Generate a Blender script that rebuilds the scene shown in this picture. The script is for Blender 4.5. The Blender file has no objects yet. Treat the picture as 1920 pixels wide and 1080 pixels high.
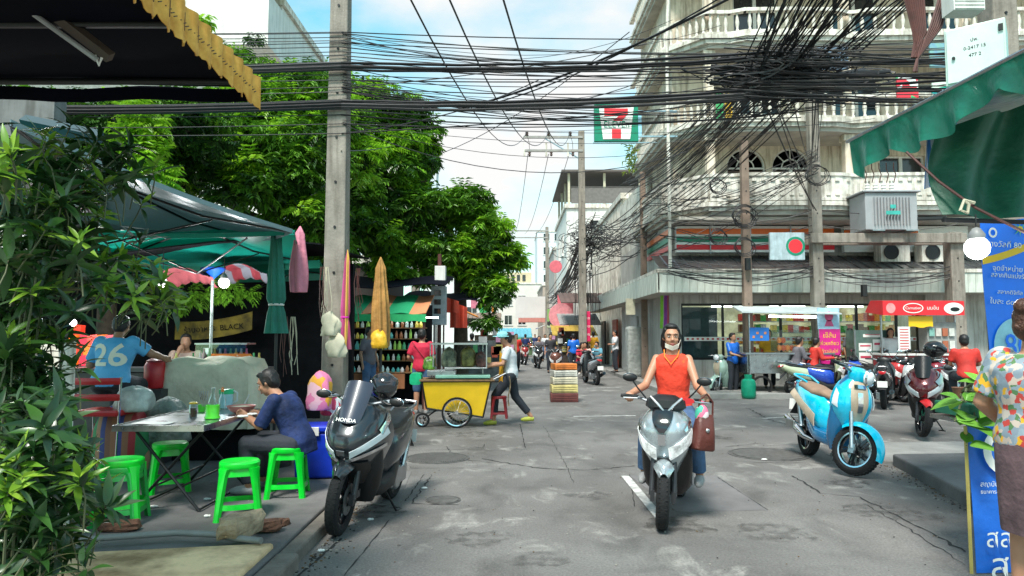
import bpy, math, random
from mathutils import Vector, Matrix, noise
V=Vector; R=math.radians; PI=math.pi
sc=bpy.context.scene; C=sc.collection
rnd=random.Random(7)
# ------------------------------------------------------------------ camera, sky, sun, exposure
F=1300.0; PITCH=math.atan(88/F); CAMZ=1.6
cam=bpy.data.objects.new('camera',bpy.data.cameras.new('camera')); C.objects.link(cam); sc.camera=cam
cam.location=(0,0,CAMZ); cam.rotation_euler=(PI/2+PITCH,0,0)
cam.data.sensor_width=36; cam.data.lens=36*F/1920; cam.data.clip_start=.05; cam.data.clip_end=2000
SUN_EL,SUN_AZ=58,200          # degrees; azimuth clockwise from +Y (behind the camera, a little to the left)
sun=bpy.data.objects.new('sun',bpy.data.lights.new('sun','SUN')); C.objects.link(sun)
sun.data.energy=3.9; sun.data.angle=R(16); sun.data.color=(1,.96,.89)
sd=V((math.sin(R(SUN_AZ))*math.cos(R(SUN_EL)),math.cos(R(SUN_AZ))*math.cos(R(SUN_EL)),math.sin(R(SUN_EL))))
sun.rotation_euler=sd.to_track_quat('Z','Y').to_euler(); sun.location=sd*50
w=bpy.data.worlds.new('World'); sc.world=w; w.use_nodes=True; nt=w.node_tree; nt.nodes.clear()
def N(nt,t,**k):
    n=nt.nodes.new(t)
    for a,b in k.items(): setattr(n,a,b)
    return n
sky=N(nt,'ShaderNodeTexSky',sky_type='NISHITA',sun_disc=False,sun_elevation=R(SUN_EL),sun_rotation=R(SUN_AZ),air_density=1.0,dust_density=.6,ozone_density=2.5)
tc=N(nt,'ShaderNodeTexCoord'); mp=N(nt,'ShaderNodeMapping'); mp.inputs['Scale'].default_value=(1.1,1.1,2.6); mp.inputs['Location'].default_value=(.35,.2,.35)
nz=N(nt,'ShaderNodeTexNoise'); nz.inputs['Scale'].default_value=1.7; nz.inputs['Detail'].default_value=7; nz.inputs['Roughness'].default_value=.52
cr=N(nt,'ShaderNodeValToRGB'); cr.color_ramp.elements[0].position=.44; cr.color_ramp.elements[1].position=.60
mx=N(nt,'ShaderNodeMixRGB'); mx.inputs[2].default_value=(10.2,10.2,10.1,1)
bg=N(nt,'ShaderNodeBackground'); bg.inputs[1].default_value=.058; wo=N(nt,'ShaderNodeOutputWorld')
tint=N(nt,'ShaderNodeMixRGB',blend_type='MULTIPLY'); tint.inputs[0].default_value=1; tint.inputs[2].default_value=(2.4,4.0,3.0,1)
L=nt.links.new
L(tc.outputs['Generated'],mp.inputs[0]); L(mp.outputs[0],nz.inputs[0]); L(nz.outputs[0],cr.inputs[0]); L(cr.outputs[0],mx.inputs[0])
L(sky.outputs[0],tint.inputs[1]); L(tint.outputs[0],mx.inputs[1]); L(mx.outputs[0],bg.inputs[0]); L(bg.outputs[0],wo.inputs[0])
vs=sc.view_settings; vs.view_transform='Standard'; vs.look='None'; vs.gamma=1; vs.use_curve_mapping=False; vs.exposure=0.75
sc.cycles.max_bounces=6; sc.cycles.transparent_max_bounces=8

def at(px,py,Y):              # a point of the place seen at that pixel, Y metres down the street
    x=(px-960)/F; u=(540-py)/F; t=Y/(math.cos(PITCH)-u*math.sin(PITCH))
    return V((x*t,Y,CAMZ+t*(math.sin(PITCH)+u*math.cos(PITCH))))
def gnd(px,py,z=0):           # the point of the level z seen at that pixel
    x=(px-960)/F; u=(540-py)/F; d=math.sin(PITCH)+u*math.cos(PITCH); t=(z-CAMZ)/d
    return V((x*t,t*(math.cos(PITCH)-u*math.sin(PITCH)),z))
# ------------------------------------------------------------------ materials
MC={}
def mat(name,col,rough=.6,metal=0,var=.12,ns=6,bump=0,bs=None,coat=0,emit=0,trans=0,alpha=1,col2=None,wave=0,spec=.5,detail=6,lo=.35,hi=.65,sub=0,streak=0):
    if name in MC: return MC[name]
    m=bpy.data.materials.new(name); m.use_nodes=True; t=m.node_tree; p=t.nodes['Principled BSDF']; l=t.links.new
    p.inputs['Roughness'].default_value=rough; p.inputs['Metallic'].default_value=metal
    p.inputs['Coat Weight'].default_value=coat; p.inputs['Specular IOR Level'].default_value=spec
    if coat: p.inputs['Coat Roughness'].default_value=.08
    if trans: p.inputs['Transmission Weight'].default_value=trans
    p.inputs['Alpha'].default_value=alpha
    c=tuple(col)+(1,)
    c2=(tuple(col2)+(1,)) if col2 else tuple(max(0,x*(1-var*2.2)) for x in col)+(1,)
    tc=N(t,'ShaderNodeTexCoord'); oi=N(t,'ShaderNodeObjectInfo')
    n=N(t,'ShaderNodeTexNoise'); n.inputs['Scale'].default_value=ns; n.inputs['Detail'].default_value=detail; n.inputs['Roughness'].default_value=.62
    l(tc.outputs['Object'],n.inputs[0])
    r=N(t,'ShaderNodeValToRGB'); r.color_ramp.elements[0].position=lo; r.color_ramp.elements[1].position=hi
    r.color_ramp.elements[0].color=c2; r.color_ramp.elements[1].color=c
    l(n.outputs[0],r.inputs[0]); l(r.outputs[0],p.inputs['Base Color'])
    if streak:                                   # rain streaks and grime running down the surface
        sm=N(t,'ShaderNodeMapping'); sm.inputs['Scale'].default_value=(5,5,.45); l(tc.outputs['Object'],sm.inputs[0]); sn=N(t,'ShaderNodeTexNoise'); sn.inputs['Scale'].default_value=1.6; sn.inputs['Detail'].default_value=7; sn.inputs['Roughness'].default_value=.65; l(sm.outputs[0],sn.inputs[0])
        sr=N(t,'ShaderNodeValToRGB'); sr.color_ramp.elements[0].position=.36; sr.color_ramp.elements[0].color=(.38,.35,.31,1); sr.color_ramp.elements[1].position=.54; l(sn.outputs[0],sr.inputs[0])
        sx=N(t,'ShaderNodeMixRGB',blend_type='MULTIPLY'); sx.inputs[0].default_value=streak; l(r.outputs[0],sx.inputs[1]); l(sr.outputs[0],sx.inputs[2]); l(sx.outputs[0],p.inputs['Base Color'])
    if emit:
        l(r.outputs[0],p.inputs['Emission Color']); p.inputs['Emission Strength'].default_value=emit
    if not trans and rough>.15:
        rr=N(t,'ShaderNodeMapRange'); rr.inputs[3].default_value=max(.03,rough-.1); rr.inputs[4].default_value=min(1,rough+.12)
        l(n.outputs[0],rr.inputs[0]); l(rr.outputs[0],p.inputs['Roughness'])
    if bump:
        n2=N(t,'ShaderNodeTexNoise'); n2.inputs['Scale'].default_value=bs or ns*6; n2.inputs['Detail'].default_value=5
        l(tc.outputs['Object'],n2.inputs[0])
        b=N(t,'ShaderNodeBump'); b.inputs['Strength'].default_value=min(1,bump); b.inputs['Distance'].default_value=.02 if bs is None or bs>12 else .06
        l(n2.outputs[0],b.inputs['Height']); l(b.outputs[0],p.inputs['Normal'])
    if sub: p.inputs['Subsurface Weight'].default_value=sub; p.inputs['Subsurface Radius'].default_value=(.02,.008,.004)
    m['shape']=1; MC[name]=m; return m
def leafmat(name,a,b,rough=.38,tr=.25):      # leaves: each leaf its own green, some light passes
    if name in MC: return MC[name]
    m=bpy.data.materials.new(name); m.use_nodes=True; t=m.node_tree; t.nodes.clear(); l=t.links.new
    g=N(t,'ShaderNodeNewGeometry'); r=N(t,'ShaderNodeValToRGB'); r.color_ramp.elements[0].color=a+(1,); r.color_ramp.elements[1].color=b+(1,)
    oi=N(t,'ShaderNodeObjectInfo'); ad=N(t,'ShaderNodeMath',operation='ADD'); fr=N(t,'ShaderNodeMath',operation='FRACT')
    l(g.outputs['Random Per Island'],ad.inputs[0]); l(oi.outputs['Random'],ad.inputs[1]); l(ad.outputs[0],fr.inputs[0]); l(fr.outputs[0],r.inputs[0])
    p=N(t,'ShaderNodeBsdfPrincipled'); p.inputs['Roughness'].default_value=rough
    tl=N(t,'ShaderNodeBsdfTranslucent'); ms=N(t,'ShaderNodeMixShader'); ms.inputs[0].default_value=tr; o=N(t,'ShaderNodeOutputMaterial')
    l(r.outputs[0],p.inputs['Base Color']); l(r.outputs[0],tl.inputs[0]); l(p.outputs[0],ms.inputs[1]); l(tl.outputs[0],ms.inputs[2]); l(ms.outputs[0],o.inputs[0])
    MC[name]=m; return m
def glassmat(name,col,rough=.03,mixf=.25):   # thin pane: mostly clear, fresnel sheen
    if name in MC: return MC[name]
    m=bpy.data.materials.new(name); m.use_nodes=True; t=m.node_tree; t.nodes.clear(); l=t.links.new
    tr=N(t,'ShaderNodeBsdfTransparent'); tr.inputs[0].default_value=tuple(col)+(1,)
    gl=N(t,'ShaderNodeBsdfGlossy'); gl.inputs['Roughness'].default_value=rough; gl.inputs[0].default_value=(.9,.95,1,1)
    fr=N(t,'ShaderNodeLayerWeight'); fr.inputs[0].default_value=mixf
    ms=N(t,'ShaderNodeMixShader'); o=N(t,'ShaderNodeOutputMaterial')
    l(fr.outputs['Facing'],ms.inputs[0]); l(tr.outputs[0],ms.inputs[1]); l(gl.outputs[0],ms.inputs[2]); l(ms.outputs[0],o.inputs[0])
    MC[name]=m; return m
def pal(name,cols,scale,rough=.6,emit=0,z=1):      # patchwork cloth or print of several colours
    if name in MC: return MC[name]
    m=bpy.data.materials.new(name); m.use_nodes=True; t=m.node_tree; p=t.nodes['Principled BSDF']; l=t.links.new
    tc=N(t,'ShaderNodeTexCoord'); mp=N(t,'ShaderNodeMapping'); mp.inputs['Scale'].default_value=(1,1,z)
    v=N(t,'ShaderNodeTexVoronoi'); v.inputs['Scale'].default_value=scale
    l(tc.outputs['Object'],mp.inputs[0]); wn=N(t,'ShaderNodeTexNoise'); wn.inputs['Scale'].default_value=scale*1.3; wn.inputs['Detail'].default_value=3; l(mp.outputs[0],wn.inputs[0]); mm=N(t,'ShaderNodeMixRGB',blend_type='ADD'); mm.inputs[0].default_value=.9/scale; l(mp.outputs[0],mm.inputs[1]); l(wn.outputs['Color'],mm.inputs[2]); l(mm.outputs[0],v.inputs[0]); s=N(t,'ShaderNodeSeparateColor'); l(v.outputs['Color'],s.inputs[0])
    r=N(t,'ShaderNodeValToRGB'); r.color_ramp.interpolation='CONSTANT'; e=r.color_ramp.elements
    e[0].color=tuple(cols[0])+(1,); e[1].position=1/len(cols); e[1].color=tuple(cols[1])+(1,)
    for i,c in enumerate(cols[2:],2): x=e.new(i/len(cols)); x.color=tuple(c)+(1,)
    l(s.outputs[0],r.inputs[0]); l(r.outputs[0],p.inputs['Base Color']); p.inputs['Roughness'].default_value=rough
    if emit: l(r.outputs[0],p.inputs['Emission Color']); p.inputs['Emission Strength'].default_value=emit
    MC[name]=m; return m
M=dict(
 asphalt=None,
 concrete=mat('concrete',(.36,.35,.33),.85,var=.14,ns=2.2,bump=.35,bs=40),
 pole=mat('pole_concrete',(.30,.265,.225),.85,streak=.6,var=.16,ns=3,bump=.3,bs=30),
 pole2=mat('pole_concrete_brown',(.24,.17,.13),.85,var=.16,ns=3,bump=.3,bs=30),
 facade=mat('facade_paint',(.70,.61,.49),.75,ns=1.1,bump=.15,bs=30,streak=.75,col2=(.50,.40,.30),lo=.36,hi=.55),
 facade_dark=mat('facade_stained',(.50,.46,.40),.8,var=.16,ns=1.6),
 white=mat('white_paint',(.72,.71,.68),.6,var=.07,ns=2.5,streak=.3),
 offwhite=mat('weathered_white',(.72,.69,.62),.7,ns=2.2,col2=(.42,.38,.32),lo=.33,hi=.55,bump=.2,bs=25,streak=.75),
 fascia=mat('fascia_panel',(.60,.63,.56),.55,var=.09,ns=3,streak=.5),
 greywall=mat('grey_render',(.52,.50,.47),.8,streak=.6,var=.1,ns=1.3,bump=.15,bs=30),
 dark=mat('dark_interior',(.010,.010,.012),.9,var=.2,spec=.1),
 black=mat('black_plastic',(.006,.006,.007),.45,var=.1,ns=12),
 gloss=mat('black_gloss',(.01,.01,.012),.12,coat=.6,var=.02),
 wire=mat('cable_black',(.014,.013,.015),.5,var=.1),
 wire2=mat('cable_grey',(.045,.043,.045),.6,var=.1), wire3=mat('cable_light_grey',(.11,.105,.10),.6,var=.1),
 wirebrown=mat('cable_brown',(.10,.028,.022),.6,var=.2),
 rubber=mat('tyre_rubber',(.006,.006,.007),.85,var=.25,ns=9,bump=.5,bs=60),
 chrome=mat('chrome',(.75,.76,.78),.12,1,var=.03),
 kerb=mat('kerb_stained',(.20,.175,.15),.9,var=.2,ns=4,bump=.5,bs=25),
 steel=mat('brushed_steel',(.55,.56,.57),.28,1,var=.12,ns=8),
 alu=mat('cast_aluminium',(.45,.46,.48),.35,1,var=.1),
 lens=mat('lamp_lens',(.8,.85,.88),.08,0,coat=1,var=.03),
 ledwhite=mat('lit_lens',(.95,.97,.95),.2,emit=.3,var=.3,ns=14),
 red=mat('red_plastic',(.55,.02,.025),.35,var=.08),
 tailred=mat('tail_lens',(.45,.01,.015),.12,coat=1),
 orange=mat('orange_plastic',(.85,.22,.02),.4),
 stool=mat('green_plastic',(.0,.62,.03),.32,var=.09,ns=7,coat=.25),
 stool2=mat('green_plastic_aged',(.02,.42,.07),.4,var=.12,ns=7,coat=.2),
 tarp=mat('green_tarpaulin',(.008,.20,.13),.38,var=.14,ns=3,bump=.5,bs=5,coat=.1),
 tarpdark=mat('dark_green_tarpaulin',(.008,.10,.055),.5,var=.2,ns=3,bump=.5,bs=4),
 tarpteal=mat('teal_tarpaulin',(.01,.34,.27),.42,var=.12,ns=2,bump=.4,bs=4),
 silver=mat('silver_coated_cloth',(.33,.40,.42),.35,.35,var=.12,ns=2,bump=.4,bs=4),
 navycloth=mat('dark_awning_cloth',(.003,.004,.010),1.0,spec=.1,var=.2,ns=2),
 yellowval=mat('yellow_valance_cloth',(.78,.42,.08),.8,var=.22,ns=12,col2=(.55,.24,.03)),
 bark=mat('bark',(.10,.075,.055),.9,var=.25,ns=9,bump=.8,bs=25),
 skin=mat('skin_tan',(.44,.215,.13),.5,var=.06,ns=5,sub=.08),
 skin2=mat('skin_brown',(.36,.185,.11),.5,var=.07,ns=5,sub=.05),
 hair=mat('black_hair',(.010,.008,.008),.5,var=.3,ns=40,bump=.25,bs=90),
 hairbrown=mat('brown_hair',(.10,.035,.018),.45,var=.3,ns=40,bump=.6,bs=70),
 cream=mat('cream_cloth',(.62,.57,.42),.8),
 paper=mat('paper',(.75,.75,.72),.7,var=.05),
 blue=mat('blue_vinyl',(.01,.14,.62),.4,var=.1,ns=3,bump=.25,bs=5),
 yellow=mat('yellow_paint',(.85,.52,.01),.4,var=.05,ns=4),
 magenta=mat('magenta_vinyl',(.62,.01,.22),.5,var=.08),
 wood=mat('timber',(.30,.17,.08),.65,var=.25,ns=10),
 pinkcloth=mat('pink_cloth',(.62,.20,.27),.7,var=.12,ns=4,bump=.6,bs=6),
 browncloth=mat('ochre_cloth',(.42,.21,.05),.75,var=.18,ns=4,bump=.6,bs=6),
 greencloth=mat('green_cloth',(.012,.17,.12),.7,var=.15,ns=4,bump=.6,bs=6),
 eyes=mat('eye_dark',(.015,.01,.01),.15,var=0), lips=mat('lips',(.36,.10,.09),.45,var=0),
)
# ------------------------------------------------------------------ mesh building
class MB:
    def __init__(s): s.v=[]; s.f=[]; s.m=[]
    def add(s,vs,fs,m=0,X=None):
        b=len(s.v)
        s.v+= [tuple(X@V(p)) for p in vs] if X is not None else [tuple(p) for p in vs]
        s.f+=[tuple(b+i for i in f) for f in fs]; s.m+=[m]*len(fs); return s
    def box(s,c,d,m=0,X=None,taper=1):
        x,y,z=c; a,b,h=d[0]/2,d[1]/2,d[2]/2; k=taper
        return s.add([(x-a,y-b,z-h),(x+a,y-b,z-h),(x+a,y+b,z-h),(x-a,y+b,z-h),(x-a*k,y-b*k,z+h),(x+a*k,y-b*k,z+h),(x+a*k,y+b*k,z+h),(x-a*k,y+b*k,z+h)],
          [(0,3,2,1),(4,5,6,7),(0,1,5,4),(1,2,6,5),(2,3,7,6),(3,0,4,7)],m,X)
    def bb(s,a,b,m=0,X=None): return s.box([(a[i]+b[i])/2 for i in range(3)],[abs(b[i]-a[i]) for i in range(3)],m,X)
    def loft(s,rings,m=0,X=None,cap=True,closed=True):
        n=len(rings[0]); vs=[p for r in rings for p in r]; fs=[]
        for i in range(len(rings)-1):
            for j in range(n if closed else n-1):
                k=(j+1)%n; fs.append((i*n+j,i*n+k,(i+1)*n+k,(i+1)*n+j))
        if cap and closed: fs.append(tuple(range(n-1,-1,-1))); fs.append(tuple((len(rings)-1)*n+j for j in range(n)))
        return s.add(vs,fs,m,X)
    def tube(s,pts,r,n=8,m=0,X=None,cap=True,asp=1,axis=None):
        pts=[V(p) for p in pts]; rr=r if isinstance(r,(list,tuple)) else [r]*len(pts); rings=[]; last=None
        for i,p in enumerate(pts):
            t=(pts[min(i+1,len(pts)-1)]-pts[max(i-1,0)]); t=t.normalized() if t.length>1e-9 else V((0,0,1))
            if axis is not None: u=V(axis)-t*V(axis).dot(t); u=u.normalized() if u.length>1e-4 else t.orthogonal().normalized()
            elif last is None: u=(V((0,0,1)).cross(t) if abs(t.z)<.95 else V((1,0,0))-t*t.x).normalized()
            else: u=(last-t*last.dot(t)).normalized()
            last=u; q=t.cross(u); rings.append([p+u*(rr[i]*asp*math.cos(2*PI*k/n))+q*(rr[i]*math.sin(2*PI*k/n)) for k in range(n)])
        return s.loft(rings,m,X,cap)
    def lathe(s,prof,n=16,m=0,X=None,cap=True):      # profile of (r,z) about z
        return s.loft([[(r*math.cos(2*PI*k/n),r*math.sin(2*PI*k/n),z) for k in range(n)] for r,z in prof],m,X,cap)
    def ell(s,c,r,n=12,m=0,X=None,h=8,rot=None):
        rot=rot or Matrix.Identity(3); rings=[]
        for i in range(h+1):
            a=-PI/2+PI*(i*.98+.01*h)/h; rings.append([V(c)+rot@V((r[0]*math.cos(a)*math.cos(2*PI*k/n),r[1]*math.cos(a)*math.sin(2*PI*k/n),r[2]*math.sin(a))) for k in range(n)])
        return s.loft(rings,m,X)
    def grid(s,f,nu,nv,m=0,X=None):
        vs=[f(i/nu,j/nv) for i in range(nu+1) for j in range(nv+1)]
        return s.add(vs,[(i*(nv+1)+j,(i+1)*(nv+1)+j,(i+1)*(nv+1)+j+1,i*(nv+1)+j+1) for i in range(nu) for j in range(nv)],m,X)
    def sheet(s,f,nu,nv,th=.004,m=0,X=None):          # grid with thickness
        P=[[V(f(i/nu,j/nv)) for j in range(nv+1)] for i in range(nu+1)]; a=[];b=[]
        for i in range(nu+1):
            for j in range(nv+1):
                du=P[min(i+1,nu)][j]-P[max(i-1,0)][j]; dv=P[i][min(j+1,nv)]-P[i][max(j-1,0)]; n=du.cross(dv)
                n=n.normalized() if n.length>1e-12 else V((0,0,1)); a.append(P[i][j]); b.append(P[i][j]+n*th)
        W=nv+1; K=len(a); fs=[]
        for i in range(nu):
            for j in range(nv):
                q=(i*W+j,(i+1)*W+j,(i+1)*W+j+1,i*W+j+1); fs.append(q[::-1]); fs.append(tuple(K+x for x in q))
        for i in range(nu):
            fs.append((i*W,(i+1)*W,K+(i+1)*W,K+i*W)); fs.append((i*W+nv,K+i*W+nv,K+(i+1)*W+nv,(i+1)*W+nv))
        for j in range(nv):
            fs.append((j,K+j,K+j+1,j+1)); fs.append((nu*W+j,nu*W+j+1,K+nu*W+j+1,K+nu*W+j))
        return s.add(a+b,fs,m,X)
    def prism(s,poly,h,m=0,X=None):                   # xy polygon extruded z0..z1
        n=len(poly); return s.add([(x,y,h[0]) for x,y in poly]+[(x,y,h[1]) for x,y in poly],
          [tuple(range(n-1,-1,-1)),tuple(range(n,2*n))]+[(i,(i+1)%n,n+(i+1)%n,n+i) for i in range(n)],m,X)
    def mesh(s,name,mats,smooth=False,ang=40):
        me=bpy.data.meshes.new(name); me.from_pydata(s.v,[],s.f)
        if not isinstance(mats,(list,tuple)): mats=[mats]
        for q in mats: me.materials.append(q)
        if len(mats)>1: me.polygons.foreach_set('material_index',s.m)
        if smooth:
            me.polygons.foreach_set('use_smooth',[True]*len(me.polygons)); me.set_sharp_from_angle(angle=R(ang))
        me.update(); return me
    def build(s,name,mats,parent=None,smooth=False,ang=40,bevel=0,loc=None,rot=None):
        o=bpy.data.objects.new(name,s.mesh(name,mats,smooth,ang)); C.objects.link(o)
        if parent: o.parent=parent
        if loc is not None: o.location=loc
        if rot is not None: o.rotation_euler=rot
        if bevel: b=o.modifiers.new('bevel','BEVEL'); b.width=bevel; b.segments=2; b.limit_method='ANGLE'
        return o
def tag(o,label=None,cat=None,group=None,kind=None):
    for k,v in (('label',label),('category',cat),('group',group),('kind',kind)):
        if v: o[k]=v
    return o
def thing(name,label,cat,loc=(0,0,0),rz=0,group=None):
    o=bpy.data.objects.new(name,None); C.objects.link(o); o.empty_display_size=.1; o.location=loc; o.rotation_euler=(0,0,rz); return tag(o,label,cat,group)
def inst(name,me,parent,loc=(0,0,0),rot=(0,0,0),scale=None):
    o=bpy.data.objects.new(name,me); C.objects.link(o)
    if parent: o.parent=parent
    o.location=loc; o.rotation_euler=rot
    if scale: o.scale=scale if not isinstance(scale,(int,float)) else (scale,)*3
    return o
KIDS={}
def copy_thing(root,loc,rz=None,label=None,group=None,cat=None):
    def rec(o,par):
        c=o.copy(); C.objects.link(c)
        if par: c.parent=par
        for ch in [x for x in C.objects if x.parent==o]: rec(ch,c)
        return c
    c=rec(root,None); c.location=loc
    if rz is not None: c.rotation_euler[2]=rz
    if label: c['label']=label
    if group: c['group']=group
    return c
def sring(y,zc,hw,hh,n=20,e=2.4,tilt=0):            # superellipse ring across a bike or a bag, in the xz plane
    out=[]
    for k in range(n):
        a=2*PI*k/n; c,s_=math.cos(a),math.sin(a)
        x=hw*math.copysign(abs(c)**(2/e),c); z=hh*math.copysign(abs(s_)**(2/e),s_)
        out.append((x,y+tilt*z,zc+z))
    return out
def text(body,size,m,parent,X,ext=.002,ax='CENTER',name='lettering',sx=1,top=None):
    cu=bpy.data.curves.new('t','FONT'); cu.body=body; cu.size=size; cu.extrude=ext; cu.align_x=ax; cu.align_y='CENTER'; cu.resolution_u=2
    o=bpy.data.objects.new('t',cu); C.objects.link(o); bpy.context.view_layer.update()
    me=bpy.data.meshes.new_from_object(o.evaluated_get(bpy.context.evaluated_depsgraph_get())); bpy.data.objects.remove(o)
    me.materials.clear(); me.materials.append(m)
    if ext==0:                                   # flat print: lift the triangles that lie over others of the same glyph
        from mathutils.geometry import intersect_point_tri_2d as ip
        vs_=[v.co.copy() for v in me.vertices]; ps=[tuple(p.vertices) for p in me.polygons]; nv=[];nf=[]; idx={}
        def ar(t): a,b,c=[vs_[i] for i in t[:3]]; return abs((b.x-a.x)*(c.y-a.y)-(c.x-a.x)*(b.y-a.y))
        for i,p in enumerate(ps):
            c=sum((vs_[k] for k in p),V())/len(p); pts_=[c]+[c.lerp(vs_[k],.7) for k in p]; over=False
            for j,q in enumerate(ps):
                if j<i and any(ip(z.xy,vs_[q[0]].xy,vs_[q[k]].xy,vs_[q[k+1]].xy) for k in range(1,len(q)-1) for z in pts_): over=True; break
            f=[]
            for k in p:
                key=(k,i if over else -1)
                if key not in idx: idx[key]=len(nv); nv.append(vs_[k]+V((0,0,.0006+.00006*i if over else 0)))
                f.append(idx[key])
            nf.append(f)
        me=bpy.data.meshes.new('lettering'); me.from_pydata(nv,[],nf); me.materials.append(m)
    me.transform(X@Matrix.Diagonal((sx,1,1,1)))
    o=bpy.data.objects.new(name,me); C.objects.link(o)
    if parent: o.parent=parent
    if top: tag(o,*top)
    return o
FRONT=Matrix.Rotation(PI/2,4,'X')                    # xy drawing stood up, facing the camera (-Y)
def T(*p): return Matrix.Translation(V(p))
def RZ(a): return Matrix.Rotation(a,4,'Z')
def RX(a): return Matrix.Rotation(a,4,'X')
def RY(a): return Matrix.Rotation(a,4,'Y')
# ------------------------------------------------------------------ ground
def groundmat():
    m=bpy.data.materials.new('road_concrete'); m.use_nodes=True; t=m.node_tree; p=t.nodes['Principled BSDF']; l=t.links.new
    tc=N(t,'ShaderNodeTexCoord')
    def nn(s,d,dist=0,sc=(1,1,1)):
        mp=N(t,'ShaderNodeMapping'); mp.inputs['Scale'].default_value=sc; l(tc.outputs['Object'],mp.inputs[0])
        n=N(t,'ShaderNodeTexNoise'); n.inputs['Scale'].default_value=s; n.inputs['Detail'].default_value=d; n.inputs['Distortion'].default_value=dist; n.inputs['Roughness'].default_value=.6
        l(mp.outputs[0],n.inputs[0]); return n
    a=nn(.55,6,.4); b=nn(2.6,7,.8,(1,.6,1)); c=nn(55,6); d=nn(.9,5,1.2,(.6,1.3,1))
    r1=N(t,'ShaderNodeValToRGB'); e=r1.color_ramp.elements; e[0].position=.33; e[0].color=(.11,.104,.10,1); e[1].position=.68; e[1].color=(.185,.178,.172,1)
    l(a.outputs[0],r1.inputs[0])
    r2=N(t,'ShaderNodeValToRGB'); e=r2.color_ramp.elements; e[0].position=.54; e[0].color=(0,0,0,1); e[1].position=.66; e[1].color=(1,1,1,1); l(b.outputs[0],r2.inputs[0])
    r3=N(t,'ShaderNodeValToRGB'); e=r3.color_ramp.elements; e[0].position=.45; e[0].color=(0,0,0,1); e[1].position=.62; e[1].color=(1,1,1,1); l(d.outputs[0],r3.inputs[0])
    mu=N(t,'ShaderNodeMath',operation='MULTIPLY'); l(r2.outputs[0],mu.inputs[0]); l(r3.outputs[0],mu.inputs[1])
    mx=N(t,'ShaderNodeMixRGB'); mx.inputs[2].default_value=(.33,.32,.30,1); l(mu.outputs[0],mx.inputs[0]); l(r1.outputs[0],mx.inputs[1])
    r4=N(t,'ShaderNodeValToRGB'); e=r4.color_ramp.elements; e[0].position=.30; e[0].color=(.55,.55,.55,1); e[1].position=.5; e[1].color=(1,1,1,1)
    g=nn(1.7,6,.5,(1,.7,1)); l(g.outputs[0],r4.inputs[0])
    m2=N(t,'ShaderNodeMixRGB',blend_type='MULTIPLY'); m2.inputs[0].default_value=.8; l(mx.outputs[0],m2.inputs[1]); l(r4.outputs[0],m2.inputs[2])
    r5=N(t,'ShaderNodeValToRGB'); e=r5.color_ramp.elements; e[0].position=.3; e[0].color=(.62,.62,.62,1); e[1].position=.7; e[1].color=(1.25,1.24,1.22,1); l(c.outputs[0],r5.inputs[0])
    m3=N(t,'ShaderNodeMixRGB',blend_type='MULTIPLY'); m3.inputs[0].default_value=1; l(m2.outputs[0],m3.inputs[1]); l(r5.outputs[0],m3.inputs[2])
    l(m3.outputs[0],p.inputs['Base Color'])
    mr=N(t,'ShaderNodeMapRange'); mr.inputs[3].default_value=.55; mr.inputs[4].default_value=.85; l(a.outputs[0],mr.inputs[0]); l(mr.outputs[0],p.inputs['Roughness'])
    bp=N(t,'ShaderNodeBump'); bp.inputs['Strength'].default_value=.8; bp.inputs['Distance'].default_value=.012
    ad=N(t,'ShaderNodeMath',operation='ADD'); l(b.outputs[0],ad.inputs[0]); l(c.outputs[0],ad.inputs[1]); l(ad.outputs[0],bp.inputs['Height']); l(bp.outputs[0],p.inputs['Normal'])
    return m
M['road']=groundmat(); M['tealcloth']=leafmat('teal_sunlit_cloth',(.01,.36,.28),(.01,.36,.28),.4,.5); M['silvercloth']=leafmat('silver_lined_cloth',(.25,.34,.36),(.25,.34,.36),.3,.3); M['greensun']=leafmat('green_sunlit_cloth',(.01,.30,.20),(.01,.30,.20),.4,.5)
M['walk']=mat('pavement_concrete',(.15,.145,.145),.8,var=.2,ns=1.8,bump=.4,bs=40)
M['walkl']=mat('pavement_light',(.27,.265,.25),.85,var=.18,ns=1.8,bump=.4,bs=40)
M['stainslab']=mat('stained_slab',(.86,.60,.34),.7,ns=1.6,bump=.3,bs=20,col2=(.24,.15,.07),lo=.38,hi=.6)
M['crack']=mat('crack_dark',(.02,.02,.02),.9); M['roadpaint']=mat('road_paint',(.62,.62,.60),.7,var=.25,ns=9)
def struct(name,mb,m,**k):
    return tag(mb.build(name,m,**k),kind='structure')
g=MB(); g.grid(lambda u,v:(-300+600*u,-20+620*v,0),1,1); struct('ground',g,M['road'])
def strip(pts,wd,z,mb,jit=0):       # ribbon on the ground
    pts=[V(p) for p in pts]; q=[]
    for i in range(len(pts)-1):
        n=max(1,int((pts[i+1]-pts[i]).length/.07)) if jit else 1
        for k in range(n): q.append(pts[i].lerp(pts[i+1],k/n)+V((rnd.uniform(-jit,jit)*.8,rnd.uniform(-jit,jit)*.8,0)))
    q.append(pts[-1]); a=[];
    for i,p in enumerate(q):
        d=q[min(i+1,len(q)-1)]-q[max(i-1,0)]; n=V((-d.y,d.x,0)).normalized(); ww=wd*(rnd.uniform(.15,.95) if jit else 1)/2
        a+= [(p.x+n.x*ww,p.y+n.y*ww,z),(p.x-n.x*ww,p.y-n.y*ww,z)]
    mb.add(a,[(2*i,2*i+1,2*i+3,2*i+2) for i in range(len(q)-1)])
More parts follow.
